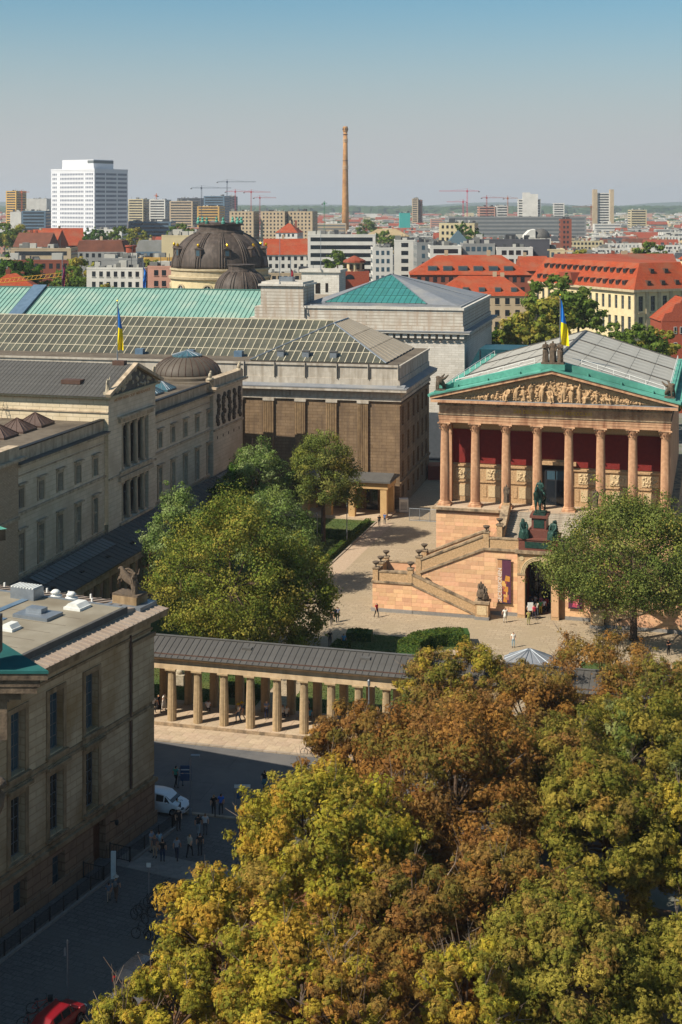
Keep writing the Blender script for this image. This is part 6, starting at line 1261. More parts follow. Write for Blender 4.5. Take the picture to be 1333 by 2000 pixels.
# stone urn pedestal in the lawn seen through the colonnade
up_ = thing('stone_pedestal', 'pale stone block with a sculpture fragment on the grass behind the colonnade', 'pedestal', -52.2, 134.5, TH); boxpart('block', M_['statue_w'], up_, (-52.8, -51.6, 133.9, 135.1, 0, 1.1)); part('sculpture', M_['statue_w'], up_, lambda k: (k.blob((-52.2, 134.5, 1.35), (.4, .35, .35), 8, 6, .15), k.blob((-52.0, 134.5, 1.7), (.2, .2, .25), 8, 6)), True)
# round tent-like metal roof in the court
X, Y = px(1035, 1290, 2.6); kp = thing('round_kiosk', 'round pavilion with pale ribbed metal cone roof half hidden by autumn trees', 'kiosk', X, Y, 0); part('roof', M_['leadroof'], kp, lambda k: k.lathe(X, Y, [(2.6, 2.6), (2.6, 2.7), (.2, 3.7)], 32)); 
for i in range(16): t = i*.3927; part('roof_rib', M_['galv'], kp, lambda k: k.tube([(X+2.6*math.cos(t), Y+2.6*math.sin(t), 2.73), (X+.2*math.cos(t), Y+.2*math.sin(t), 3.73)], .05, 4))
part('wall', M_['trim'], kp, lambda k: k.lathe(X, Y, [(2.2, 0), (2.2, 2.6)], 24))
X, Y = px(880, 1275, .9); bb = thing('curved_bench', 'curved pale stone bench beside the clipped hedge', 'bench', X, Y, 0); part('seat', M_['slab'], bb, lambda k: [k.prof([(X+2.6*math.cos(t), Y-2+2.6*math.sin(t)), (X+3.2*math.cos(t), Y-2+3.2*math.sin(t)), (X+3.2*math.cos(t+.25), Y-2+3.2*math.sin(t+.25)), (X+2.6*math.cos(t+.25), Y-2+2.6*math.sin(t+.25))], .5, .85, 'z') for t in [.5+.25*i for i in range(8)]] and None); part('base', M_['trim'], bb, lambda k: [k.box(X+2.9*math.cos(t)-.2, X+2.9*math.cos(t)+.2, Y-2+2.9*math.sin(t)-.2, Y-2+2.9*math.sin(t)+.2, 0, .499) for t in (.8, 1.5, 2.2)] and None)

# fallen leaves on the park ground and the plaza edge
rl = np.random.RandomState(4); n = 9000; B_ = rl.uniform(-50, 10, n); A_ = rl.uniform(62, 97, n); fb, fa = fr(TA); Xf = B_*fb[0]+A_*fa[0]; Yf = B_*fb[1]+A_*fa[1]; an = rl.uniform(0, 6.28, n); q = rl.uniform(.06, .14, n); keep = rl.uniform(size=n) < np.clip((B_+50)/8, .1, 1)
V_ = np.stack([np.stack([Xf+q*np.cos(an+t), Yf+q*np.sin(an+t), np.full(n, .03)+.03*rl.uniform(size=n)], 1) for t in (0, 1.4, 3.14, 4.6)], 1)[keep]; n = len(V_)
m = bpy.data.meshes.new('fallen_leaves'); m.from_pydata(V_.reshape(-1, 3).tolist(), [], np.arange(4*n).reshape(-1, 4).tolist()); P0 = np.array([lin(h) for h in PAL['rust']]); cv = P0[rl.randint(0, len(P0), n)]*rl.uniform(.6, 1.2, (n, 1)); ca = m.color_attributes.new('Col', 'FLOAT_COLOR', 'POINT'); ca.data.foreach_set('color', np.concatenate([np.repeat(cv, 4, 0), np.ones((4*n, 1))], 1).astype(np.float32).reshape(-1)); m.materials.append(LEAF)
g = bpy.data.objects.new('fallen_leaves', m); COL.objects.link(g); tag(g, 'brown fallen leaves scattered under the park trees', 'leaves', kind='stuff')
# ------------------------------------------------------------------ street furniture
def lamp(label, u, v, h, group=None, arm=True):
    X, Y = px(u, v); t = thing('street_lamp', label, 'street lamp', X, Y, 0, group=group); part('pole', M_['galv'], t, lambda k: k.tube([(X, Y, 0), (X, Y, h*.4), (X, Y, h)], [.09, .07, .05], 8))
    if arm: part('lamp_head', M_['galv'], t, lambda k: (k.tube([(X, Y, h), (X+.25, Y-.1, h+.08)], .04, 6), k.box(X+.05, X+.75, Y-.2, Y+.1, h+.03, h+.16)))
    else: part('lamp_head', M_['galv'], t, lambda k: k.lathe(X, Y, [(.06, h), (.13, h+.1), (.13, h+.5), (.05, h+.6)], 10))
    part('foot', M_['galv'], t, lambda k: k.lathe(X, Y, [(.16, 0), (.13, .5), (.09, .55)], 10)); return t
lamp('slim grey street lamp on the plaza kerb beside the white van', 372, 1592, 4.6); lamp('slim grey lamp post rising before the colonnade columns', 721, 1462, 5.5, arm=False); lamp('thin lamp post in the grass under the slim-trunked tree', 620, 1066, 4.1, arm=False); lamp('thin lamp post by the courtyard path hedge', 678, 1063, 7.0, arm=False)
def sign_post(label, u, v, h, plates, cat='sign'):
    X, Y = px(u, v); t = thing('sign_post', label, cat, X, Y, 0); part('pole', M_['galv'], t, lambda k: k.tube([(X, Y, 0), (X, Y, h)], .045, 6))
    for (dx, dz, w, hh, m, nm) in plates: boxpart(nm, m, t, (X+dx-w/2, X+dx+w/2, Y-.05, Y-.02, dz-hh/2, dz+hh/2))
    return t
bl_ = plain('sign_blue', '#27496e'); wh_ = plain('sign_white', '#c9d2d2'); or_ = plain('bin_orange', '#d8481c')
s1 = sign_post('white street name sign above a blue square sign on a post', 460, 1607, 3.0, [(.55, 2.85, 1.25, .26, wh_, 'name_plate'), (.42, 2.15, .62, .5, bl_, 'blue_plate')])
sign_post('tall post with small plates on the plaza by the parked bicycles', 291, 1772, 3.0, [(0, 2.9, .3, .3, wh_, 'plate')]); sign_post('thin bare pole next to the red car', 132, 1952, 3.6, [(-.14, 2.9, .12, .5, M_['galv'], 'box')])
X, Y = px(474, 1640); bn_ = thing('litter_bin', 'orange litter bin under the street name sign', 'bin', X, Y, 0); part('body', or_, bn_, lambda k: k.lathe(X, Y, [(.22, .35), (.26, 1.0), (.2, 1.05)], 12), True); part('post', M_['galv'], bn_, lambda k: k.tube([(X+.27, Y, 0), (X+.27, Y, 1.2)], .03, 6))
X, Y = px(222, 1718); tt = thing('info_pillar', 'tall white information pillar beside the railing and oak door', 'sign', X, Y, TA*0); boxpart('panel', wh_, tt, (X-.17, X+.17, Y-.1, Y+.1, .1, 2.0)); boxpart('foot', M_['galv'], tt, (X-.25, X+.25, Y-.17, Y+.17, 0, .1))
# blue-white map boards behind the lamp
X, Y = px(361, 1545); mb_ = thing('map_board', 'blue and white two-panel board beside the street lamp', 'sign', X, Y, 0); boxpart('panel', bl_, mb_, (X-.35, X+.55, Y-.04, Y, 1.5, 2.1)); boxpart('panel', wh_, mb_, (X-.3, X+.5, Y-.045, Y-.041, 1.72, 1.8)); boxpart('panel', bl_, mb_, (X-.35, X+.55, Y-.04, Y, .85, 1.42)); part('post', M_['galv'], mb_, lambda k: k.tube([(X+.5, Y+.03, 0), (X+.5, Y+.03, 2.2)], .04, 6))
# banners beside the arch
def banner(label, b0, b1, z0, z1, txt, cols, flip):
    t = thing('exhibition_banner', label, 'banner', (b0+b1)/2, WA-.2, TH, z=z0); boxpart('cloth', plain('banner_'+cols[0].strip('#'), cols[0], .85), t, (b0, b1, WA-.25, WA-.22, z0, z1)); w = b1-b0
    rs = random.Random(len(txt)+flip)
    for i in range(9):
        h = (z1-z0)*.55*(i/9); c = cols[1+i % (len(cols)-1)]; x = b0+w*.42+rs.uniform(0, w*.3); ww = rs.uniform(.12, .3); zz = z0+.15+h
        part('print', plain('banner_'+c.strip('#'), c, .85), t, lambda k: k.prof([(max(b0+.3, x-ww), zz), (min(b1, x+ww), zz-.1), (min(b1, x+ww*1.1), zz+.5), (max(b0+.3, x-ww*.6), zz+.62)], WA-.254-.0006*i, WA-.2505))
    boxpart('rod', M_['steel'], t, (b0-.05, b1+.05, WA-.27, WA-.2, z0-.12, z0-.01), (b0-.05, b1+.05, WA-.27, WA-.2, z1+.01, z1+.1))
    if txt: boxpart('print_strip', plain('banner_gold', '#b98a62', .85), t, (b0, b0+.5, WA-.2605, WA-.2505, z0, z1))
    if txt: text(txt, .62, plain('banner_white', '#e8e2d8', .85), t, (b0+.26, WA-.2635, z0+(z1-z0)*.42), (R(90), R(-90), 0), .002, 'lettering', (z1-z0)*.78)
    return t
banner('tall exhibition banner with white vertical lettering left of the arch', -25.1, -23.55, 1.5, 6.5, 'SECESSIONEN', ['#5b3346', '#c98a3a', '#b06a50', '#d9a860', '#8a3f3c'], 0)
banner('exhibition banner with pink figures right of the arch behind the plane tree', -16.9, -15.35, 1.5, 6.5, '', ['#5b2c46', '#c9506a', '#d98a80', '#a83a58'], 1)
for i in range(2): X, Y = w2(-17.35+.28*i+1.0, WA-.26, TH)
# white cabinet and metal gate by the brown museum
X, Y = px(789, 1000); wc = thing('white_cabinet', 'white box cabinet at the corner of the brown museum', 'cabinet', X, Y, TH*0); boxpart('body', M_['white'], wc, (X-.7, X+.7, Y-.6, Y+.6, .12, 2.1)); boxpart('grille', M_['frame'], wc, *[(X-.5, X+.5, Y-.62, Y-.605, .5+.2*i, .58+.2*i) for i in range(6)]); boxpart('foot', M_['galv'], wc, (X-.6, X+.6, Y-.5, Y+.5, 0, .12))
railing('galvanised metal fence between brown museum and temple podium', TH, (-45.6, 213.2), (-36.0, 213.2), 0, 1.9, .12, M_['galv'], 'fence')
X, Y = pxd(850, 250); ct = thing('red_container', 'dark red container in the shaded gap behind the temple', 'container', X, Y, 0); boxpart('body', mat('red_container', '#6a2c22', rough=.7), ct, (X-1.2, X+1.6, Y, Y+4, 0, 2.4)); boxpart('ribs', mat('blue_container', '#23456b', rough=.7), ct, (X+1.65, X+2.9, Y, Y+4, 0, 2.2))
# ------------------------------------------------------------------ cars
def car(label, x, y, rz, paint, L=4.4, W=1.8, Hh=1.66, van=True):
    t = thing('parked_car', label, 'car', x, y, 0); t.rotation_euler = (0, 0, rz); ORG[t.name] = (0, 0, 0); hw = W/2
    # side profile stations: x, z_bottom, z_belt, z_top, half width at belt, half width at top ; nose at +x
    if van: S = [(-L/2, .42, .95, 1.0, .80, .7), (-L/2+.12, .25, 1.0, 1.35, .88, .68), (-L/2+.5, .2, 1.0, 1.62, .9, .7), (-.2, .2, 1.0, Hh, .9, .72), (.55, .2, 1.0, 1.58, .9, .7), (1.25, .2, .98, 1.05, .88, .74), (1.75, .2, .86, .9, .84, .72), (L/2-.12, .25, .7, .74, .76, .62), (L/2, .38, .58, .6, .66, .5)]
    else: S = [(-L/2, .4, .85, .9, .74, .62), (-L/2+.12, .25, .9, .98, .82, .66), (-L/2+.6, .2, .92, 1.32, .86, .62), (-.5, .2, .92, Hh, .86, .6), (.3, .2, .92, 1.4, .86, .6), (1.05, .2, .9, .96, .84, .68), (1.6, .2, .8, .84, .8, .68), (L/2-.1, .25, .66, .7, .72, .58), (L/2, .38, .55, .57, .62, .46)]
    k = MB(); V = []
    for (sx, zb, zl, zt_, wb_, wt) in S: V += [(sx, -wb_*.92*hw/.9, zb), (sx, -wb_*hw/.9, (zb+zl)/2), (sx, -wb_*hw/.9*.98, zl), (sx, -wt*hw/.9, zt_), (sx, wt*hw/.9, zt_), (sx, wb_*hw/.9*.98, zl), (sx, wb_*hw/.9, (zb+zl)/2), (sx, wb_*.92*hw/.9, zb)]
    fs = [[i*8+j, (i+1)*8+j, (i+1)*8+(j+1) % 8, i*8+(j+1) % 8] for i in range(len(S)-1) for j in range(8)] + [list(range(7, -1, -1)), list(range((len(S)-1)*8, len(S)*8))]
    k.add(V, fs); body = k.obj('body', paint, t)
    mo_ = body.modifiers.new('b', 'BEVEL'); mo_.width = .05; mo_.segments = 2; mo_.limit_method = 'ANGLE'; mo_.angle_limit = R(12)
    body.data.polygons.foreach_set('use_smooth', [True]*len(body.data.polygons))
    gm = M_['glass']; e = .012
    def gl(pts, nm): 
        q = MB(); c = [Vector(p) for p in pts]; n = (c[1]-c[0]).cross(c[2]-c[0]).normalized(); q.add([p+n*e for p in c]+[p-n*.01 for p in c], [[0, 1, 2, 3], [4, 5, 1, 0], [5, 6, 2, 1], [6, 7, 3, 2], [7, 4, 0, 3]]); q.obj(nm, gm, t)
    def at_(i, f, side, up_): # point on the side window between belt and top
        a, b = S[i], S[i+1]; s = [a[j]+(b[j]-a[j])*f for j in range(6)]; z = s[2]+(s[3]-s[2])*up_; wbb = s[4]*hw/.9*.98; wtt = s[5]*hw/.9; return (s[0], side*(wbb+(wtt-wbb)*up_), z)
    for sd in (-1, 1):
        for (i0, f0, i1, f1) in ((2, .1, 2, .95), (3, .08, 3, .92), (2, .0, 2, .0)):
            if i0 == i1 and f0 == f1: continue
            p = [at_(i0, f0, sd, .12), at_(i1, f1, sd, .12), at_(i1, f1, sd, .86), at_(i0, f0, sd, .86)]; gl(p if sd < 0 else p[::-1], 'side_window')
        p = [at_(4, .05, sd, .12), at_(4, .7, sd, .12), at_(4, .35, sd, .7), at_(4, .05, sd, .84)]; gl(p if sd < 0 else p[::-1], 'side_window')
        mi_ = MB(); mi_.blob((.85, sd*(hw+.08), 1.05), (.1, .1, .08), 8, 6); mi_.obj('mirror', paint, t, True)
        hl_ = MB(); hl_.blob((L/2-.16, sd*hw*.7, .68), (.16, .2, .09), 8, 6); hl_.obj('headlight', M_['glassb'], t, True); tl = MB(); tl.box(-L/2-.0, -L/2+.14, sd*hw*.78-.1, sd*hw*.78+.1, .7, 1.0); tl.obj('tail_light', mat('tail_light', '#7a1014', rough=.3), t)
        dh = MB(); dh.box(.0, .2, sd*hw*.985-.02, sd*hw*.985+.02, .86, .9); dh.box(-1.1, -.9, sd*hw*.985-.02, sd*hw*.985+.02, .86, .9); dh.obj('door_handle', paint, t)
    gl([at_(4, .12, -1, .95), at_(5, .0, -1, .9), at_(5, .0, 1, .9), at_(4, .12, 1, .95)], 'windscreen'); gl([at_(1, .9, 1, .9), at_(1, .05, 1, .6), at_(1, .05, -1, .6), at_(1, .9, -1, .9)], 'rear_window')
    boxpart('grille', M_['black'], t, (L/2-.06, L/2+.012, -.4, .4, .42, .52)); boxpart('number_plate', M_['white'], t, (L/2+.0, L/2+.02, -.26, .26, .3, .4))
    wm = MB().lathe(0, 0, [(.2, -.1), (.31, -.1), (.33, -.06), (.33, .06), (.31, .1), (.2, .1)], 24, 0, False).mesh('tyre', M_['tyre'], True); rm = MB().lathe(0, 0, [(.21, -.08), (.19, .05), (.05, .08)], 20); 
    for a in range(5): t_ = a*1.2566; rm.prof([(.04*math.cos(t_+1.57), .04*math.sin(t_+1.57)), (.2*math.cos(t_)+.03*math.cos(t_+1.57), .2*math.sin(t_)+.03*math.sin(t_+1.57)), (.2*math.cos(t_)-.03*math.cos(t_+1.57), .2*math.sin(t_)-.03*math.sin(t_+1.57)), (-.04*math.cos(t_+1.57), -.04*math.sin(t_+1.57))], .05, .1, 'z')
    rm = rm.mesh('rim', M_['rim'])
    for sx in (-L/2+.8, L/2-.85):
        for sd in (-1, 1):
            o = inst('wheel', wm, t, (sx, sd*(hw-.07), .33)); o.rotation_euler = (R(-90)*sd, 0, 0); g = inst('rim', rm, o); g.location = (0, 0, 0)
    return t
X, Y = px(322, 1583); car('white family van parked at the corner of the sandstone museum', X-.2, Y, R(-18), M_['carwhite'])
X, Y = px(112, 1998); car('red hatchback parked below the yellow tree beside a bare pole', X+.2, Y-.6, R(62), M_['carred'], 3.7, 1.62, 1.4, False)
X, Y = px(222, 1985); car('dark parked car under the yellow trees', X+1.2, Y+4.0, R(62), mat('dark_car_paint', '#23262b', rough=.25, spec=.5), 4.2, 1.75, 1.46, False)
# ------------------------------------------------------------------ bicycles
def bike_parts():
    def ring(cx): 
        k = MB(); P = [(cx+.33*math.cos(t), 0, .34+.33*math.sin(t)) for t in [i*math.pi/9 for i in range(19)]]; k.tube(P, .022, 5, False); return k.mesh('tyre', M_['tyre'])
    def spokes(cx): k = MB(); [k.tube([(cx, 0, .34), (cx+.32*math.cos(t), 0, .34+.32*math.sin(t))], .005, 3) for t in [i*.5236 for i in range(12)]]; return k.mesh('spokes', M_['galv'])
    k = MB(); pts = [((-.52, 0, .34), (-.12, 0, .3)), ((-.12, 0, .3), (-.22, 0, .82)), ((-.22, 0, .78), (-.52, 0, .34)), ((-.2, 0, .72), (.36, 0, .82)), ((-.12, 0, .3), (.38, 0, .74)), ((.52, 0, .34), (.34, 0, .95))]
    for a, b in pts: k.tube([a, b], .02, 6)
    fr_ = k; h = MB(); h.tube([(.24, -.28, 1.02), (.33, -.2, 1.05), (.34, 0, .97), (.33, .2, 1.05), (.24, .28, 1.02)], .014, 5); s = MB(); s.blob((-.24, 0, .88), (.14, .08, .04), 8, 5); c = MB(); c.tube([(-.12, .06, .3), (-.05, .06, .14)], .012, 4); c.tube([(-.12, -.06, .3), (-.19, -.06, .46)], .012, 4); c.lathe(-.12, 0, [(.08, .29), (.08, .31)], 10)
    return ring(-.52), ring(.52), spokes(-.52), spokes(.52), fr_, h.mesh('handlebar', M_['black']), s.mesh('saddle', M_['black'], True), c.mesh('crank', M_['steel'])
BK = bike_parts(); BKF = {}
def bike(label, x, y, rz, c='#2c2e31', group=None, basket=False):
    t = thing('bicycle', label, 'bicycle', x, y, 0, group=group); t.rotation_euler = (R(6), 0, rz); ORG[t.name] = (0, 0, 0)
    if c not in BKF: BKF[c] = BK[4].mesh('frame', mat('bike_'+c.strip('#'), c, rough=.4))
    for w_, sp in ((BK[0], BK[2]), (BK[1], BK[3])): o = inst('wheel', w_, t); g = inst('spokes', sp, o)
    inst('frame', BKF[c], t); inst('handlebar', BK[5], t); inst('saddle', BK[6], t); inst('crank', BK[7], t)
    if basket: boxpart('basket', M_['black'], t, (.42, .72, -.16, .16, .78, 1.0))
rs = random.Random(8)
for i, (u, v) in enumerate(((272, 1800), (283, 1790), (296, 1778), (306, 1768), (318, 1758), (331, 1750), (280, 1835), (298, 1840))): X, Y = px(u, v); bike('dark bicycle in the row of parked bicycles under the trees', X, Y, R(150+rs.uniform(-15, 15)), '#26292d', 'dark bicycles parked under the yellow trees')
X, Y = px(80, 1978); bike('red and white rental bicycle standing by the red car', X, Y, R(8), '#a8352a', basket=True); X, Y = px(62, 2004); bike('second rental bicycle partly below the picture edge', X, Y, R(20), '#7d2a24')
for i, (u, v) in enumerate(((605, 1478), (598, 1515), (608, 1528))): X, Y = px(u, v); bike('bicycle leaning in the street beside the rust-brown tree', X, Y, R(160), '#2c2e31', 'bicycles by the street tree')
X, Y = px(346, 1590); bike('bicycle ridden past the white van', X, Y, R(75), '#3f7a3a'); person(X, Y, R(165), 'sit', '#b9c6c0', '#3a3f46', 'cyclist in a pale shirt riding beside the white van', z=.05)
# ------------------------------------------------------------------ people
def pp(u, v, deg, pose, top, leg, label, **k):
    X, Y = px(u, v, k.get('z', 0)); return person(X, Y, R(deg), pose, top, leg, label, **k)
pp(344, 1536, 150, 'walk', '#3f9a86', '#2c2f33', 'person in a teal shirt walking on the shaded road'); pp(353, 1538, 160, 'stride', '#9aa6b0', '#5d6a78', 'person in grey walking beside the teal shirt on the road')
pp(418, 1594, 185, 'walk', '#1d1d20', '#22252a', 'person in black walking away on the shaded road'); pp(432, 1592, 180, 'stride', '#2f62b8', '#3a4046', 'person in a bright blue shirt walking on the shaded road')
pp(349, 1622, 30, 'stand', '#26262a', '#2c2c30', 'person in black with a white cap near the railing corner', hat='#d8d8d4')
pp(296, 1665, 60, 'phone', '#8f9aa8', '#a0968a', 'person in grey-blue by the black railing near the door'); pp(303, 1676, -20, 'stand', '#6f5d5a', '#b99a80', 'person in a brownish top in the group by the railing'); pp(311, 1668, 200, 'walk', '#7f97a8', '#9aa0a6', 'person with a pale blue backpack in the group by the railing', bag='#8fb0bc'); pp(318, 1684, 180, 'stand', '#1f2024', '#2c3a52', 'person in black jacket and jeans by the railing group')
pp(346, 1680, 175, 'walk', '#8a9098', '#2c3548', 'person in a grey shirt and jeans on the plaza'); pp(371, 1674, 150, 'stride', '#a8a294', '#23252b', 'person in a beige shirt crossing the plaza'); pp(391, 1672, 190, 'stand', '#26282c', '#33363c', 'person in dark clothes on the plaza beside the beige shirt'); pp(388, 1634, 170, 'walk', '#2a2a2e', '#8f9aa0', 'person in a black top at the edge of the yellow tree'); pp(401, 1632, 190, 'stand', '#b0b6ba', '#4a4f58', 'person in a white shirt at the edge of the yellow tree')
pp(227, 1760, 175, 'walk', '#4a4f55', '#6a5346', 'person with a grey backpack and hat walking on the dark cobbles', bag='#6a6f76', hat='#b8b4aa'); pp(213, 1762, 190, 'stride', '#5f6a78', '#a08a78', 'smaller person walking beside the grey backpack', sc_=.8)
pp(517, 1545, 170, 'walk', '#1f2022', '#3a5a6a', 'person in a dark top with blue skirt crossing the road', skirt='#4a7a8a', short=True); pp(520, 1572, 180, 'stand', '#262a33', '#1f2a44', 'person in dark blue crossing near the rust tree')
zc_ = .43
pp(310, 1392, 60, 'walk', '#1f1e20', '#232226', 'person in black dress walking in the colonnade', z=zc_, skirt='#1f1e20'); pp(321, 1388, 80, 'stride', '#e4ddd2', '#ddd6cc', 'person in a white dress walking in the colonnade', z=zc_, skirt='#e4ddd2'); pp(466, 1411, -70, 'stride', '#ddd8cc', '#4a5568', 'person with a yellow hat striding through the colonnade', z=zc_, hat='#e0b422'); pp(473, 1408, -80, 'walk', '#5a6a80', '#b09a84', 'second yellow-hatted person in the colonnade', z=zc_, hat='#d9a81e', bag='#3a4a5a')
pp(521, 1404, 20, 'phone', '#8a93a8', '#2c3350', 'person in blue-grey standing between the columns', z=zc_)
for i, (u, v, c) in enumerate(((300, 1385, '#cfd0d2'), (407, 1392, '#c8c4c6'), (553, 1402, '#c9c4ba'), (560, 1404, '#b8b4ae'), (605, 1408, '#3f7fa0'))): pp(u, v, 180, 'sit', c, '#33363e', ['person in white sitting on the colonnade step near the building corner', 'person in pale lilac sitting between two pillars', 'person in cream sitting on the colonnade back step', 'person in beige sitting beside the cream shirt', 'person in turquoise sitting on the colonnade back step'][i], z=zc_+.02)
# courtyard
pp(736, 1206, 40, 'walk', '#a8242c', '#1c1c20', 'person in a red top walking by the stair corner'); pp(987, 1216, 0, 'raise', '#e2dcd0', '#d8d0c4', 'person in white raising an arm below the stair pedestal', skirt='#e2dcd0', short=True); pp(1033, 1221, 190, 'phone', '#a09a58', '#8a8450', 'person in olive standing before the arch'); pp(1003, 1265, 10, 'stand', '#e8e2d6', '#9ab0b8', 'person in white by the round kiosk roof')
Q = [(1034, 1208, '#e0d8d0', '#3a3f4a', 'white T-shirt'), (1044, 1210, '#c2405a', '#3a3540', 'raspberry top'), (1049, 1203, '#e6dcc8', '#5a6068', 'cream blouse'), (1056, 1200, '#3f9a54', '#c9b23a', 'green shirt'), (1063, 1199, '#e8e4e0', '#2c3036', 'bright white shirt'), (1040, 1196, '#2c3a5c', '#2a2a30', 'navy jacket'), (1058, 1192, '#d87a8a', '#404652', 'pink shirt'), (1068, 1194, '#8a2a34', '#2a2c33', 'wine-red top'), (1046, 1190, '#d9d4cc', '#4a4438', 'pale linen shirt'), (1036, 1188, '#33415f', '#202228', 'dark blue coat'), (1060, 1184, '#c0b8ac', '#30343c', 'grey beige shirt'), (1052, 1180, '#5a4a6a', '#2a2a30', 'purple sweater')]
for i, (u, v, c, l, w) in enumerate(Q): pp(u, v, 180+(i*47 % 60)-30, ('stand', 'walk', 'phone')[i % 3], c, l, 'person in a %s in the queue at the arched gateway' % w)
X, Y = w2(gx-.85, WA-.9, TH); ib = thing('notice_board', 'white standing notice board at the arched gateway', 'sign', X, Y, 0); boxpart('panel', M_['white'], ib, (X-.32, X+.32, Y-.03, Y+.03, 1.0, 1.95)); part('post', M_['steel'], ib, lambda k: k.tube([(X, Y+.04, 0), (X, Y+.04, 1.0)], .03, 6))
pp(741, 1028, 180, 'walk', '#1e1e22', '#202024', 'person in black near the portico'); pp(752, 1024, 160, 'stand', '#4a6a9a', '#3a3f4a', 'person in blue by the portico pillar'); pp(655, 1216, 20, 'walk', '#2c3350', '#2a2a2e', 'person in navy in the tree shade on the path'); pp(660, 1214, 200, 'stand', '#9aa0b0', '#3a3f4a', 'person in grey in the tree shade on the path'); pp(648, 1222, 10, 'stride', '#26262a', '#33343a', 'person in black in the tree shade on the path'); pp(645, 1262, 0, 'stand', '#1f2024', '#26282c', 'person in black behind the colonnade roof'); pp(672, 1268, 160, 'walk', '#5a9ac0', '#3a4a5a', 'person in light blue walking by the lawn hedge'); pp(1306, 1280, 30, 'phone', '#1c1c1e', '#202022', 'person in black at the far side of the plane tree')
pp(600, 1390, 100, 'walk', '#8a8f98', '#4a4038', 'person on the path seen between the pillars', z=0)
# ------------------------------------------------------------------ the city behind
NB_ = [0]
OCC = []
WALLS = {'white': '#cfcbc2', 'cream': '#c9b993', 'beige': '#b5a184', 'grey': '#8f8f8c', 'dark': '#55555a', 'brick': '#8a4e3c', 'ochre': '#c39a52', 'blue': '#5d7384', 'pink': '#c08f7c'}
def wm(c): return mat('city_wall_'+c, WALLS[c], scale=.15, rough=.9)
ROOFM = dict(red=M_['redroof'], brick=M_['redroof2'], grey=mat('city_grey_roof', '#7a7a78', '#66665f', scale=.2, rough=.9), dark=mat('city_dark_roof', '#45474a', '#3a3c3f', scale=.2, rough=.8), white=mat('city_pale_roof', '#b8b5ac', '#a5a298', scale=.15, rough=.9), teal=M_['copper'], brown=mat('city_brown_roof', '#6e4434', '#5b382b', scale=.3, rough=.9), tan=mat('city_tan_roof', '#a08d6d', '#8d7a5c', scale=.2, rough=.9))
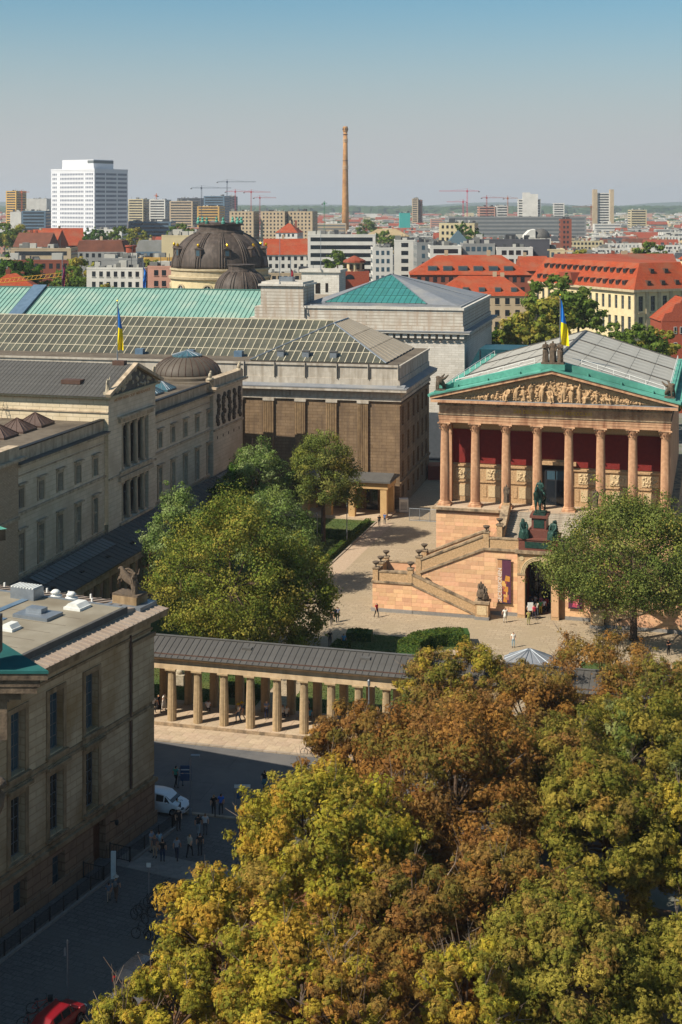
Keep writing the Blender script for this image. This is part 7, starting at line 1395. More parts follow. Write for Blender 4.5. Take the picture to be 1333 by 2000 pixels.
def block(label, X, Y, w, dep, h, rot, wc, rc, roof='flat', rh=4., fl=3.4, ww=1.3, wp=2.8, group=None, wins=True, sep=False, name='building', cat='building', clutter=True, seed=0, gm=None, z0=0., strips=False):
    """front edge centred on X,Y; rot = degrees clockwise"""
    t = thing(name, label, cat, X, Y, 0, group=group); t.rotation_euler = (0, 0, -R(rot)); ORG[t.name] = (0, 0, 0); rs = random.Random(seed+int(X*7+Y)); wmat = wc if not isinstance(wc, str) else wm(wc); rm = ROOFM[rc]
    boxpart('wall', wmat, t, (-w/2, w/2, 0, dep, z0, h)); gm = gm or M_['glass']
    if roof == 'flat':
        boxpart('roof', rm, t, (-w/2+.3, w/2-.3, .3, dep-.3, h, h+.12)); boxpart('parapet', wmat, t, (-w/2-.05, w/2+.05, -.05, .3, h+.001, h+.6), (-w/2-.05, -w/2+.3, .301, dep, h+.001, h+.6), (w/2-.3, w/2+.05, .301, dep, h+.001, h+.6))
        if clutter:
            kk = MB()
            for i in range(rs.randint(7, 16)): x, y = rs.uniform(-w/2+1.5, w/2-1.5), rs.uniform(1.2, max(2, dep-1.5)); s = rs.uniform(.25, 1.3)*(1.6 if rs.random() < .2 else 1); kk.cur = rs.randrange(3); kk.box(x-s, x+s, y-s*.7, y+s*.7, h+.13, h+rs.uniform(.6, 2.2)+(.8 if s > 1.2 else 0))
            for i in range(rs.randint(0, 3)): x, y = rs.uniform(-w/2+1.5, w/2-1.5), rs.uniform(1.2, max(2, dep-1.5)); kk.cur = 2; kk.tube([(x, y, h), (x, y, h+rs.uniform(2, 4.5))], .09, 4)
            tag(kk.obj('roof_clutter', [ROOFM['grey'], ROOFM['white'], ROOFM['dark']], t), kind='stuff')
    elif roof == 'gable':
        part('roof', rm, t, lambda k: k.prof([(-.5, h+.002), (dep/2, h+rh), (dep+.5, h+.002)], -w/2-.3, w/2+.3, 'x'))
    elif roof == 'hip':
        i_ = min(w, dep)/2*.9; part('roof', rm, t, lambda k: k.add([(-w/2-.4, -.4, h+.002), (w/2+.4, -.4, h+.002), (w/2+.4, dep+.4, h+.002), (-w/2-.4, dep+.4, h+.002), (-w/2+i_, dep/2, h+rh), (w/2-i_, dep/2, h+rh)], [[0, 1, 5, 4], [1, 2, 5], [2, 3, 4, 5], [3, 0, 4], [3, 2, 1, 0]]))
    elif roof == 'mansard':
        part('roof', rm, t, lambda k: (k.add([(-w/2, 0, h), (w/2, 0, h), (w/2, dep, h), (-w/2, dep, h), (-w/2+1.6, 1.6, h+rh), (w/2-1.6, 1.6, h+rh), (w/2-1.6, dep-1.6, h+rh), (-w/2+1.6, dep-1.6, h+rh)], [[0, 1, 5, 4], [1, 2, 6, 5], [2, 3, 7, 6], [3, 0, 4, 7], [4, 5, 6, 7]])))
    if roof in ('gable', 'hip', 'mansard') and clutter:
        for i in range(rs.randint(1, 3)): x = rs.uniform(-w/2*.6, w/2*.6); boxpart('chimney', wm('brick') if rs.random() < .5 else wm('beige'), t, (x-.6, x+.6, dep/2-.4, dep/2+.4, h+rh*.5, h+rh+rs.uniform(.8, 1.8)))
    if wins:
        k = MB(); nf = max(1, int((h-z0-1.2)/fl)); faces = [((-w/2, 0), (1, 0), w), ((w/2, 0), (0, 1), dep), ((-w/2, dep), (0, -1), dep)]; sepm = MB().box(-ww/2, ww/2, -.06, .02, 0, fl*.52).mesh('window', gm)
        frm = MB().box(-ww/2-.15, ww/2+.15, -.16, .0, -.18, -.02).mesh('sill', wmat)
        for (p, d, L) in faces:
            n = max(1, int((L-1)/wp)); off = (L-(n-1)*wp)/2
            for f in range(nf):
                z = h-fl*(f+1)+fl*.28
                if z < z0+.5: continue
                if strips: 
                    nx, ny = d[1], -d[0]; a, b = off*.6, L-off*.6; P = [(p[0]+d[0]*q+nx*s, p[1]+d[1]*q+ny*s) for q, s in ((a, .05), (b, .05), (b, -.05), (a, -.05))]; k.prof(P, z, z+fl*.5, 'z'); continue
                for i in range(n):
                    q = off+i*wp; x, y = p[0]+d[0]*q, p[1]+d[1]*q
                    if sep and f < 5: o = inst('window', sepm, t, (x, y, z), math.atan2(d[1], d[0])); g = inst('sill', frm, o); g.location = (0, 0, 0)
                    else:
                        nx, ny = d[1], -d[0]; P = [(x+d[0]*u+nx*s, y+d[1]*u+ny*s) for u, s in ((-ww/2, .05), (ww/2, .05), (ww/2, -.03), (-ww/2, -.03))]; k.prof(P, z, z+fl*.52, 'z')
        if k.v: tag(k.obj('windows', gm, t), kind='stuff')
    OCC.append((X-w/2, X+w/2, Y, Y+dep)); return t
def bpx(label, u0, u1, vt, d, dep, wc, rc, rot=4., **k):
    X0, X1 = pxd(u0, d)[0], pxd(u1, d)[0]; h = zat(vt, d); rh = k.get('rh', 4.) if k.get('roof', 'flat') != 'flat' else .5
    return block(label, (X0+X1)/2, d, (X1-X0)*.98, dep, h-rh, rot, wc, rc, **k)
# named landmarks --------------------------------------------------
# white hospital tower
TD = 1180.; X, Y = pxd(185, TD); tw = thing('hospital_tower', 'big white slab tower block with rows of small windows standing above the city', 'tower', X, Y, 0); tw.rotation_euler = (0, 0, -R(32)); ORG[tw.name] = (0, 0, 0)
WTw = mat('tower_white', '#d6d6d8', '#cccccf', scale=.05, rough=.7); zt0, zt1 = zat(332, TD), zat(311, TD); wl, wr = 47.5, 49.0
wl = (187-92)/F*TD/math.cos(R(32))*1.02; wr = (248-187)/F*TD/math.sin(R(32))*.86
k = MB(); boxpart('wall', WTw, tw, (-wl, 0, 0, wr, 0, zt0)); boxpart('parapet', WTw, tw, (-wl-.2, .2, -.2, wr+.2, zt0+.01, zt0+1.2)); up_b = boxpart('rooftop_block', WTw, tw, (-wl+8.0, -5.5, 5, wr-12, zt0+1.21, zt1)); boxpart('rooftop_grille', M_['frame'], up_b, (-12, -5.4, 4.9, wr-11.9, zt1-3, zt1-.6))
k = MB(); nf = 20
for f in range(nf):
    z = zt0-3.6*(f+1)-.6
    for i in range(26):
        if i in (3, 4, 20): continue
        x = -wl+2.2+i*(wl-4.4)/25; k.box(x-.55, x+.55, -.06, .03, z, z+1.7)
    for i in range(27):
        if i in (8, 18): continue
        y = 2.+i*(wr-4)/26; k.box(-.03, .06, y-.55, y+.55, z, z+1.8)
tag(k.obj('windows', mat('tower_window', '#6c7280', rough=.3), tw), kind='stuff'); k = MB()
for f in range(nf+1): k.box(-wl-.1, .1, -.12, wr, zt0-3.6*f-1.1, zt0-3.6*f-.75)
k.obj('floor_bands', WTw, tw); OCC.append((X-45, X+40, Y-5, Y+75))
# heat plant chimney
CD = 1500.; X, Y = pxd(675, CD); ch = thing('brick_chimney', 'very tall tan brick chimney with banded top rising into the sky', 'chimney', X, Y, 0); zt = zat(247, CD); tanb = mat('tan_chimney_brick', '#b98a56', '#a1764a', scale=.3, rough=.9, stain='#8e6238')
part('shaft', tanb, ch, lambda k: k.lathe(X, Y, [(3.9, 0), (3.4, zt*.4), (2.6, zt*.75), (2.1, zt-6)], 24), True); part('top', tanb, ch, lambda k: k.lathe(X, Y, [(2.15, zt-6.2), (2.7, zt-5), (2.7, zt-1), (2.2, zt)], 24)); boxpart('base', tanb, ch, (X-7, X+7, Y-6, Y+6, 0, 14))
for z in (zt*.55, zt*.72, zt-9): part('ring', M_['gutter'], ch, lambda k: k.lathe(X, Y, [(3.4-1.2*z/zt, z), (3.7-1.2*z/zt, z+.2), (3.7-1.2*z/zt, z+.8), (3.4-1.2*z/zt, z+1)], 24))
for z0_ in (zt-16, zt*.66):
    for q in range(2): part('pale_band', mat('pale_band', '#c4a684'), ch, lambda k: k.lathe(X, Y, [(2.66+.8*(1-z0_/zt)*2.2, z0_+q*2), (2.66+.8*(1-z0_/zt)*2.2, z0_+q*2+1)], 20))
for j in range(8): t = j*.785; part('vent_slot', M_['darkint'], ch, lambda k: k.box(X+2.72*math.cos(t)-.3, X+2.72*math.cos(t)+.3, Y+2.72*math.sin(t)-.3, Y+2.72*math.sin(t)+.3, zt-4, zt-2))
# yellow palace with red mansard roof
YX, YY = pxd(1240, 400); yp = thing('yellow_palace', 'pale yellow palace with arched windows and bright red tiled roof full of dormers', 'building', YX, YY, 0); yp.rotation_euler = (0, 0, R(26)); ORG[yp.name] = (0, 0, 0); yh = 24.3; LL = 52.; WW = 27.
hl = []; NWN = 16; 
for i in range(NWN): y = 2.4+i*3.05; hl += [(y-.62, y+.62, 18.6, 22.4), (y-.68, y+.68, 11.8, 16.6), (y-.6, y+.6, 5.8, 9.2)]
k = MB(); L_ = LL; # long side faces -x : wall direction (0,-1), normal (-1,0)
k.wall((0, LL), (0, -1), LL, 0, yh, [(LL-h[1], LL-h[0], h[2], h[3]) for h in hl], .4); fx = [(2.2+i*4.2) for i in range(6)]
k.wall((0, 0), (1, 0), WW, 0, yh, [(c-.8, c+.8, z0, z1) for c in fx for z0, z1 in ((18.2, 22.4), (11.2, 16.6), (5, 9))], .4); k.wall((WW, 0), (0, 1), LL, 0, yh); k.wall((WW, LL), (-1, 0), WW, 0, yh); k.obj('wall', M_['cream'], yp)
for h in hl: window(yp, (0, (h[0]+h[1])/2), (0, -1), h[1]-h[0], h[3]-h[2], h[2], .3, 2, 3, M_['frame'], M_['glass'], .12)
for c in fx:
    for z0, z1 in ((18.2, 22.4), (11.2, 16.6), (5, 9)): window(yp, (c, 0), (1, 0), 1.6, z1-z0, z0, .3, 2, 3, M_['frame'], M_['glass'], .12)
    boxpart('pilaster', M_['creamt'], yp, (c+1.6, c+2.6, -.3, -.004, 4.2, 23.6)); boxpart('window_sill', M_['creamt'], yp, (c-1.1, c+1.1, -.4, -.004, 17.5, 17.95))
boxpart('corner_pilaster', M_['creamt'], yp, (-.3, .6, -.3, -.005, 4.2, 23.6)); boxpart('cornice', M_['creamt'], yp, (-.9, WW+.5, -.9, LL+.4, yh-.7, yh)); boxpart('string_course', M_['creamt'], yp, (-.35, WW, -.36, LL, 4.0, 4.3))
rz1 = 7.2
part('roof', M_['redroof'], yp, lambda k: k.add([(-.8, -.8, yh+.01), (WW+.4, -.8, yh+.01), (WW+.4, LL, yh+.01), (-.8, LL, yh+.01), (5.2, 4.6, yh+rz1), (WW-5, 4.6, yh+rz1), (WW-5, LL-1, yh+rz1), (5.2, LL-1, yh+rz1)], [[0, 1, 5, 4], [1, 2, 6, 5], [2, 3, 7, 6], [3, 0, 4, 7], [4, 5, 6, 7]]))
dmr = MB(); dmr.prof([(-.3, 0), (1.5, 0), (1.5, 1.45), (-.3, 1.25)], -.62, .62); dmr = dmr.mesh('dormer', M_['gutter'])
dgl = MB().box(-.34, -.3, -.5, .5, .25, 1.1).mesh('pane', M_['glass'])
for r, (zz, xx) in enumerate(((yh+1.1, .2), (yh+4.3, 2.8))):
    for i in range(15):
        y = 5+i*3.05
        if 28 < y < 36 and r == 0: continue
        o = inst('dormer', dmr, yp, (xx, y, zz)); g = inst('pane', dgl, o); g.location = (0, 0, 0)
    for i in range(4 if r == 0 else 2): o = inst('dormer', dmr, yp, (5+i*5.+r*3, .2 + r*2.4, zz)); o.rotation_euler = (0, 0, R(90)); g = inst('pane', dgl, o); g.location = (0, 0, 0)
part('cross_gable', M_['redroof2'], yp, lambda k: k.prof([(28, yh), (36, yh), (35, yh+3.6), (29, yh+3.6)], -1.2, 4, 'x')); OCC.append((YX-35, YX+40, YY-5, YY+70))
tx = boxpart('roof_tower', M_['cream'], yp, (WW-7, WW-1.5, -1.2, 5, yh+.02, yh+8)); part('tower_roof', M_['redroof'], tx, lambda k: k.add([(WW-7.6, -1.8, yh+8), (WW-.9, -1.8, yh+8), (WW-.9, 5.6, yh+8), (WW-7.6, 5.6, yh+8), (WW-4.2, 2, yh+11)], [[0, 1, 4], [1, 2, 4], [2, 3, 4], [3, 0, 4]])); boxpart('tower_opening', M_['darkint'], tx, (WW-5.2, WW-3.4, -1.26, -1.19, yh+2.6, yh+6.4)); boxpart('tower_pilaster', M_['creamt'], tx, (WW-7.05, WW-6.2, -1.4, -1.21, yh+.5, yh+8), (WW-2.3, WW-1.45, -1.4, -1.21, yh+.5, yh+8))
X, Y = pxd(1330, 420); block('yellow side wing with red mansard roof beside the yellow palace', X+6, Y+2, 26, 20, 22, -26, M_['cream'], 'red', 'mansard', rh=7, sep=False, clutter=False)
# red-roofed long building and its lower wing
def dormers(t, w, y, z, n, m=None, ww=3.0):
    for i in range(n):
        x = -w/2+w*(i+.5)/n; o = boxpart('dormer', m or M_['zinc'], t, (x-ww/2, x+ww/2, y, y+3.2, z, z+1.6)); boxpart('pane', M_['glassb'], o, (x-ww/2+.3, x+ww/2-.3, y-.05, y-.005, z+.35, z+1.3))
t = bpx('long building with broad red tile roof and a row of wide dormers', 800, 1040, 500, 470, 20, 'brick', 'red', 2., roof='hip', rh=6.2, fl=3.3, wp=2.6, seed=3); dormers(t, 30, 1.6, zat(500, 470)-6.2+1.2, 6)
t = bpx('beige stuccoed building with red roof and small dormers in front of the long red roof', 850, 1034, 541, 428, 16, 'beige', 'red', 3., roof='hip', rh=5.6, fl=3.5, wp=3.0, sep=True, seed=4, group=None); dormers(t, 24, 1.2, zat(541, 428)-5.6+.8, 5, ww=1.8)
bpx('brick link with red roof between the long red roof and the palace', 1020, 1075, 502, 520, 20, 'brick', 'red', 0, roof='gable', rh=5, seed=5); bpx('brick building with long red roof far behind the palace', 1090, 1330, 497, 540, 18, 'brick', 'brick', -2, roof='gable', rh=5.5, seed=6)
# brick stepped-gable house right edge
GX, GY = pxd(1318, 330); gb = thing('brick_gable_house', 'red brick house with curved scroll gable at the picture edge', 'house', GX, GY, 0); ORG[gb.name] = (0, 0, 0); gz = zat(628, 330)
part('wall', M_['brick'], gb, lambda k: (k.box(-3, 9, 0, 12, 0, gz), k.prof([(-3, gz+.002), (9, gz+.002), (8.2, gz+1.8), (6.6, gz+2.2), (5.9, gz+4), (4.6, gz+4.4), (4, gz+6), (2, gz+6), (1.4, gz+4.4), (.1, gz+4), (-.6, gz+2.2), (-2.2, gz+1.8)], -.05, .6)))
part('roof', M_['redroof'], gb, lambda k: k.prof([(-3.3, gz+.01), (9.3, gz+.01), (3, gz+5.3)], .61, 12)); 
for x, z, w, h in ((-.2, gz-2.8, .7, 1.6), (1.2, gz-2.8, .7, 1.6), (2.6, gz-2.8, .7, 1.6), (4, gz-2.8, .7, 1.6), (2, gz+1, .6, 1.4), (3.4, gz+1, .6, 1.4), (-.2, gz-6.5, .8, 1.7), (2, gz-6.5, .8, 1.7), (4, gz-6.5, .8, 1.7)): o = boxpart('window', M_['framew'], gb, (x, x+w, -.14, -.055, z, z+h)); boxpart('pane', M_['glass'], o, (x+.1, x+w-.1, -.16, -.145, z+.1, z+h-.1))
boxpart('low_annex', M_['zinc'], gb, (-18, -3.1, 2, 14, 0, 9)); OCC.append((GX-20, GX+15, GY-5, GY+15))
# white apartment house, its neighbours
t = bpx('white plastered house with three rows of small dark windows beside the dome', 167, 285, 523, 445, 14, 'white', 'dark', 6., roof='flat', sep=True, fl=3.2, ww=1.1, wp=2.3, seed=11); block('dark roof structure on the white house', *pxd(235, 452), 11, 8, zat(508, 452), 6, 'grey', 'dark', seed=2, wins=False)
bpx('brick and white banded house next to the white house', 288, 338, 520, 440, 12, 'pink', 'brown', 4., roof='flat', sep=True, fl=3.3, wp=2.4, seed=12); bpx('bright red hipped roof house behind the green roof', -60, 96, 537, 365, 20, 'brick', 'red', -8., roof='hip', rh=6, seed=13, wins=False)
bpx('long dark brick building with grey roof behind the trees', 15, 142, 508, 520, 18, 'brick', 'grey', -3., roof='flat', fl=3.6, wp=2.6, seed=14); X, Y = pxd(256, 560); bc = thing('short_brick_chimney', 'short round brick chimney behind the white house', 'chimney', X, Y, 0); part('shaft', M_['brick'], bc, lambda k: k.lathe(X, Y, [(2.4, 0), (1.9, zat(484, 560)), (2.3, zat(482, 560)), (2.3, zat(479, 560))], 18))
bpx('beige windowless hall left of the big dome', 315, 372, 460, 560, 20, 'cream', 'tan', 5., wins=False, seed=15); bpx('orange-yellow long low building behind the white house', 238, 345, 503, 520, 14, 'ochre', 'grey', 4., seed=16, strips=True)
bpx('mansard house with brown roof and arched dormers', 145, 245, 470, 640, 16, 'grey', 'brown', 3., roof='mansard', rh=5, seed=17); bpx('grey-blue barrel fronted house beside the brown mansard', 262, 330, 470, 650, 16, 'blue', 'grey', 3., roof='mansard', rh=5, seed=18); bpx('white and beige terrace flats in front of the red roofs', 20, 140, 485, 600, 16, 'beige', 'white', 0., strips=True, seed=19)
bpx('red gabled roof house cluster near the white tower', 50, 110, 449, 800, 20, 'brick', 'red', 10., roof='gable', rh=9, seed=20); bpx('bright red double gable roof by the white tower foot', 85, 165, 446, 830, 24, 'brick', 'red', -14., roof='gable', rh=10, seed=21); bpx('brown red roof with skylights behind the terrace flats', 25, 95, 455, 720, 20, 'white', 'brown', 5., roof='gable', rh=7, seed=22)
bpx('white low annexe at the foot of the white tower', 180, 240, 448, 1060, 30, 'white', 'white', 10., seed=23); bpx('blue glass office slab right of the white tower', 250, 335, 433, 1250, 30, 'blue', 'grey', 2., strips=True, seed=24); bpx('yellow tower block with balcony bands on the skyline', 8, 36, 373, 2000, 20, 'ochre', 'tan', 32., strips=True, seed=25)
bpx('white industrial hall on the skyline beside the yellow tower', 50, 92, 388, 2100, 40, 'white', 'white', 0., wins=False, seed=26); bpx('blue banded office building below the skyline crane', 42, 90, 412, 1500, 30, 'blue', 'grey', 0., strips=True, seed=27); bpx('white cube house left of the blue banded office', 20, 42, 414, 1500, 20, 'white', 'white', 0., wins=False, seed=28)
for (u0, u1, v, d, wc, rc, lb) in ((250, 281, 389, 1900, 'cream', 'white', 'cream banded office slab just right of the white tower top'), (291, 324, 390, 1900, 'white', 'white', 'white gridded office slab on the skyline'), (330, 378, 393, 1850, 'beige', 'grey', 'beige banded office block on the skyline left of the cranes'), (345, 395, 387, 2050, 'dark', 'dark', 'dark office block with rooftop frames on the skyline'), (397, 440, 383, 1900, 'blue', 'grey', 'glass office tower under the dark crane'), (437, 455, 384, 1950, 'dark', 'dark', 'dark narrow tower under the second dark crane'), (384, 430, 403, 1800, 'ochre', 'tan', 'yellow house with white windows before the glass office tower')): bpx(lb, u0, u1, v, d, 25, wc, rc, 12., strips=True, seed=u0)
for i, u in enumerate((447, 508, 562)): bpx('tan prefab slab block in the row of three stepped slabs', u, u+50, 413, 1150, 16, 'beige', 'tan', 14., seed=30+i, fl=2.9, wp=3.0, group='three stepped prefab slabs')
bpx('white house with broad orange tile roof right of the dome', 515, 628, 467, 640, 18, 'white', 'red', -3., roof='gable', rh=7, seed=34, fl=3.4); bpx('small bright red roofed house in front of the prefab slabs', 538, 582, 436, 900, 18, 'white', 'red', 10., roof='hip', rh=6, seed=35)
bpx('modern white stepped building with slanted facade', 600, 735, 458, 620, 20, 'white', 'white', 2., strips=True, seed=36)
for a in (('low white flats with terraces beside the slanted facade', 728, 768, 484, 590, 14, 'white', 'grey', -2., 61, 2.2, 1.2), ('white modern block with big dark windows', 770, 812, 469, 612, 16, 'white', 'white', 2., 62, 4.2, 3.0), ('pale grey modern block next to the big dark windows', 814, 852, 474, 596, 14, 'grey', 'white', -3., 63, 2.4, 1.3), ('white block with blue strip windows behind the long red roof', 840, 902, 480, 558, 14, 'white', 'white', 0., 64, 2.6, 1.8), ('grey glazed block with pale frames behind the long red roof', 904, 968, 476, 562, 16, 'grey', 'grey', 1., 65, 2.2, 1.5), ('white low block with window groups left of the palace roof', 970, 1042, 483, 560, 15, 'white', 'white', -1., 66, 2.8, 1.9), ('cream stepped block behind the palace roof', 1044, 1104, 487, 566, 15, 'cream', 'white', 3., 67, 2.4, 1.1)): bpx(a[0], a[1], a[2], a[3], a[4], a[5], a[6], a[7], a[8], seed=a[9], wp=a[10], ww=a[11], fl=3.4, gm=M_['glassb'] if a[9] % 2 else M_['glass'], strips=(a[9] == 64)); 
block('grey rooftop storey on the wide white modern building', *pxd(1000, 566), 30, 12, zat(470, 566), 0, 'dark', 'grey', seed=3, wins=False)
bpx('beige windowed tower-like block behind the white modern roofs', 857, 928, 436, 800, 18, 'cream', 'grey', 12., seed=39, fl=3.4, wp=2.6); X, Y = pxd(895, 690); gp_ = thing('glass_pyramid', 'grey glass pyramid roof among the white modern roofs', 'building', X, Y, 0); part('roof', mat('pyramid_glass', '#4f5f66', '#45545a', rough=.3, spec=.5), gp_, lambda k: k.add([(X-8.5, Y-7, 26), (X+8.5, Y-7, 26), (X+8.5, Y+8, 26), (X-8.5, Y+8, 26), (X, Y, zat(449, 690))], [[0, 1, 4], [1, 2, 4], [2, 3, 4], [3, 0, 4]])); boxpart('wall', wm('white'), gp_, (X-9, X+9, Y-7.5, Y+8.5, 0, 25.99))
bpx('long grey office bar with dark window grid across the city', 873, 1150, 423, 1300, 25, 'grey', 'grey', -3., strips=True, seed=40, gm=M_['frame']); bpx('pale gabled row with tan roof in the middle distance', 710, 800, 447, 950, 20, 'beige', 'tan', 4., roof='hip', rh=5, seed=41)
bpx('brick twin tower block on the skyline', 805, 817, 388, 2300, 14, 'beige', 'tan', 10., strips=True, seed=42); bpx('darker brick twin tower block on the skyline', 817, 824, 391, 2310, 14, 'brick', 'tan', 10., strips=True, seed=43); bpx('turquoise building on the skyline', 781, 802, 416, 1800, 20, mat('turquoise_wall', '#3fa39b', rough=.8), 'teal', 0., wins=False, seed=44)
bpx('brick tower house with chequered top', 1095, 1117, 428, 980, 16, 'brick', 'brick', 5., seed=45, wp=2.4); X, Y = pxd(1050, 840); sdm = thing('small_domed_house', 'white house with a small dark dome in the middle distance', 'building', X, Y, 0); boxpart('wall', wm('white'), sdm, (X-9, X+8, Y, Y+14, 0, zat(466, 840))); part('dome', M_['zinc'], sdm, lambda k: k.lathe(X+3, Y+6, [(5.5*math.cos(t), zat(466, 840)+5.8*math.sin(t)) for t in [i*.22 for i in range(8)]], 20), True); part('quarter_roof', wm('white'), sdm, lambda k: k.prof([(X-9, zat(466, 840)), (X-1, zat(466, 840)), (X-1, zat(448, 840)), (X-4, zat(450, 840))], Y+1, Y+13))
# skyline towers right
def skytower(label, u0, u1, v, d, wc, rot, cores=(), bands=True, seed=0):
    t = bpx(label, u0, u1, v, d, 18, wc, 'white', rot, strips=bands, seed=seed, clutter=False)
    for (a, b, vv) in cores: X0, X1 = pxd(a, d)[0]-t.location.x, pxd(b, d)[0]-t.location.x; boxpart('stair_core', wm('beige' if 'fins' in label else 'white'), t, (X0, X1, -2.5, 12, 0, zat(vv, d)))
    return t
skytower('white banded tower with pale stair core on the skyline', 1011, 1057, 389, 1900, 'white', 6., ((1021, 1036, 376), (1036, 1051, 379))); skytower('smaller white banded tower beside it on the skyline', 1081, 1103, 397, 2100, 'white', 6.); skytower('glass tower flanked by two tan brick fins', 1167, 1192, 377, 1900, 'white', 4., ((1159, 1167, 370), (1192, 1199, 370))); bpx('beige office slab right of the finned tower', 1232, 1264, 410, 2000, 20, 'cream', 'white', 0., strips=True, seed=50)
bpx('small round-cornered white block at the skyline construction site', 970, 993, 402, 1900, 20, 'white', 'grey', 0., strips=True, seed=51); bpx('bare concrete building shell under red cranes', 935, 968, 404, 1900, 20, 'pink', 'brick', 0., strips=True, seed=52)
# cranes
def crane(label, u, vtop, vbase, ul, ur, d, c):
    X, Y = pxd(u, d); zt = zat(vtop, d); zb = max(0, zat(vbase, d)-10); m = mat('crane_'+c.strip('#'), c, rough=.6); t = thing('tower_crane', label, 'crane', X, Y, 0); r = d/F*.8; zb = 0
    def lat(k, A, B, s):
        A, B = Vector(A), Vector(B); dr = (B-A); L = dr.length; dr.normalize(); up = Vector((0, 0, 1)) if abs(dr.z) < .9 else Vector((1, 0, 0)); x = dr.cross(up).normalized()*s; y = dr.cross(x).normalized()*s; n = max(3, int(L/(s*5)))
        for sx, sy in ((1, 1), (1, -1), (-1, 1), (-1, -1)): k.tube([A+x*sx+y*sy, B+x*sx+y*sy], s*.28, 4)
        for i in range(n):
            p, q = A+dr*L*i/n, A+dr*L*(i+1)/n; k.tube([p+x+y, q-x+y], s*.18, 3); k.tube([p+x-y, q+x+y], s*.18, 3)
    part('mast', m, t, lambda k: lat(k, (X, Y, 0), (X, Y, zt), r)); part('jib', m, t, lambda k: lat(k, (pxd(ul, d)[0], Y, zt), (pxd(ur, d)[0], Y, zt), r*.8)); part('cab', m, t, lambda k: k.box(X-r*1.8, X+r*1.8, Y-r*2, Y+r*2, zt-r*3, zt+r*2)); 
    cx = pxd(ul if abs(ul-u) < abs(ur-u) else ur, d)[0]; part('counterweight', M_['zinc'], t, lambda k: k.box(cx-r*2, cx+r*2, Y-r, Y+r, zt-r*3, zt-r*.9)); part('tie', m, t, lambda k: (k.tube([(X, Y, zt), (X, Y, zt+r*6)], r*.5, 4), k.tube([(X, Y, zt+r*6), (pxd(ul, d)[0]*.6+X*.4, Y, zt+r)], r*.15, 3), k.tube([(X, Y, zt+r*6), (pxd(ur, d)[0]*.6+X*.4, Y, zt+r)], r*.15, 3)))
for a in (('orange tower crane beside the yellow tower', 43, 375, 425, 38, 58, 1700, '#c8622c'), ('small orange crane behind the gridded office slab', 306, 382, 395, 301, 309, 2300, '#c8622c'), ('dark blue tower crane left of the pair above the glass office', 394, 367, 395, 374, 452, 1700, '#46505e'), ('tallest dark blue tower crane above the glass office', 444, 355, 395, 425, 500, 1650, '#46505e'), ('red crane with left jib behind the prefab slabs', 460, 374, 410, 441, 496, 1800, '#b5454c'), ('red crane with long right jib behind the prefab slabs', 491, 375, 412, 477, 529, 1750, '#b5454c'), ('lower red crane right of the other red cranes', 508, 386, 412, 496, 540, 1800, '#a8404a'), ('green crane mast near the tall chimney', 634, 397, 433, 630, 640, 1300, '#23764a'), ('large magenta-red crane on the right skyline', 913, 373, 420, 858, 936, 1700, '#c0405a'), ('lower magenta-red crane beside the large one', 905, 394, 420, 873, 912, 1720, '#b83f56'), ('dark red crane above the concrete shell', 951, 386, 405, 941, 985, 1900, '#a04040'), ('brown orange crane right of the concrete shell', 992, 387, 415, 984, 1012, 1800, '#a8623f'), ('faint brown crane beside the finned tower', 1155, 404, 425, 1118, 1162, 1900, '#9a6248')): crane(*a)
# yellow crane jib low behind the green roof
X, Y = pxd(70, 352); yj = thing('yellow_crane_jib', 'yellow lattice crane jib lying in front of the red hipped roof', 'crane', X, Y, 0, z=26); ORG[yj.name] = (0, 0, 0); yel = mat('crane_yellow', '#b98a24', rough=.6)
def lat2(k):
    A, B = Vector((pxd(0, 352)[0]-X, 0, zat(553, 352)-26)), Vector((pxd(122, 352)[0]-X, 0, zat(540, 352)-26))
    for dz, dy in ((0, -.4), (0, .4), (.9, 0)): k.tube([A+Vector((0, dy, dz)), B+Vector((0, dy, dz))], .07, 4)
    for i in range(14): p, q = A.lerp(B, i/14), A.lerp(B, (i+.5)/14); k.tube([p+Vector((0, -.4, 0)), q+Vector((0, 0, .9))], .05, 3); k.tube([q+Vector((0, 0, .9)), A.lerp(B, (i+1)/14)+Vector((0, .4, 0))], .05, 3)
part('jib', yel, yj, lat2); part('mast', yel, yj, lambda k: k.box(-2.6, -1.8, -.4, .4, -26, .6))
# small things among the roofs: turret, flag poles
X, Y = pxd(693, 470); tu = thing('turret_house', 'small brick turret with arcaded lantern and low dome roof', 'building', X, Y, 0); boxpart('wall', M_['brick'], tu, (X-4.8, X+4.8, Y-1, Y+9, 0, zat(530, 470))); part('lantern', wm('cream'), tu, lambda k: k.lathe(X, Y+3, [(3.2, zat(530, 470)), (3.2, zat(513, 470))], 8)); part('lantern_roof', M_['redroof2'], tu, lambda k: k.lathe(X, Y+3, [(3.8, zat(513, 470)), (3.6, zat(509, 470)), (.3, zat(500, 470))], 12)); boxpart('pylon', M_['limew'], tu, (X-12, X-5, Y-4, Y+2, 0, zat(528, 470))); 
for i in range(8): t = i*.785+.39; part('arch_opening', M_['darkint'], tu, lambda k: k.box(X+3.0*math.cos(t)-.55, X+3.0*math.cos(t)+.55, Y+3+3.0*math.sin(t)-.55, Y+3+3.0*math.sin(t)+.55, zat(526, 470), zat(516, 470)))
part('arch_window', M_['glass'], tu, lambda k: k.prof([(X-1.6+1.6*math.cos(t), zat(545, 470)+1.6*math.sin(t)) for t in [i*.3491 for i in range(10)]], Y-1.06, Y-1.01))
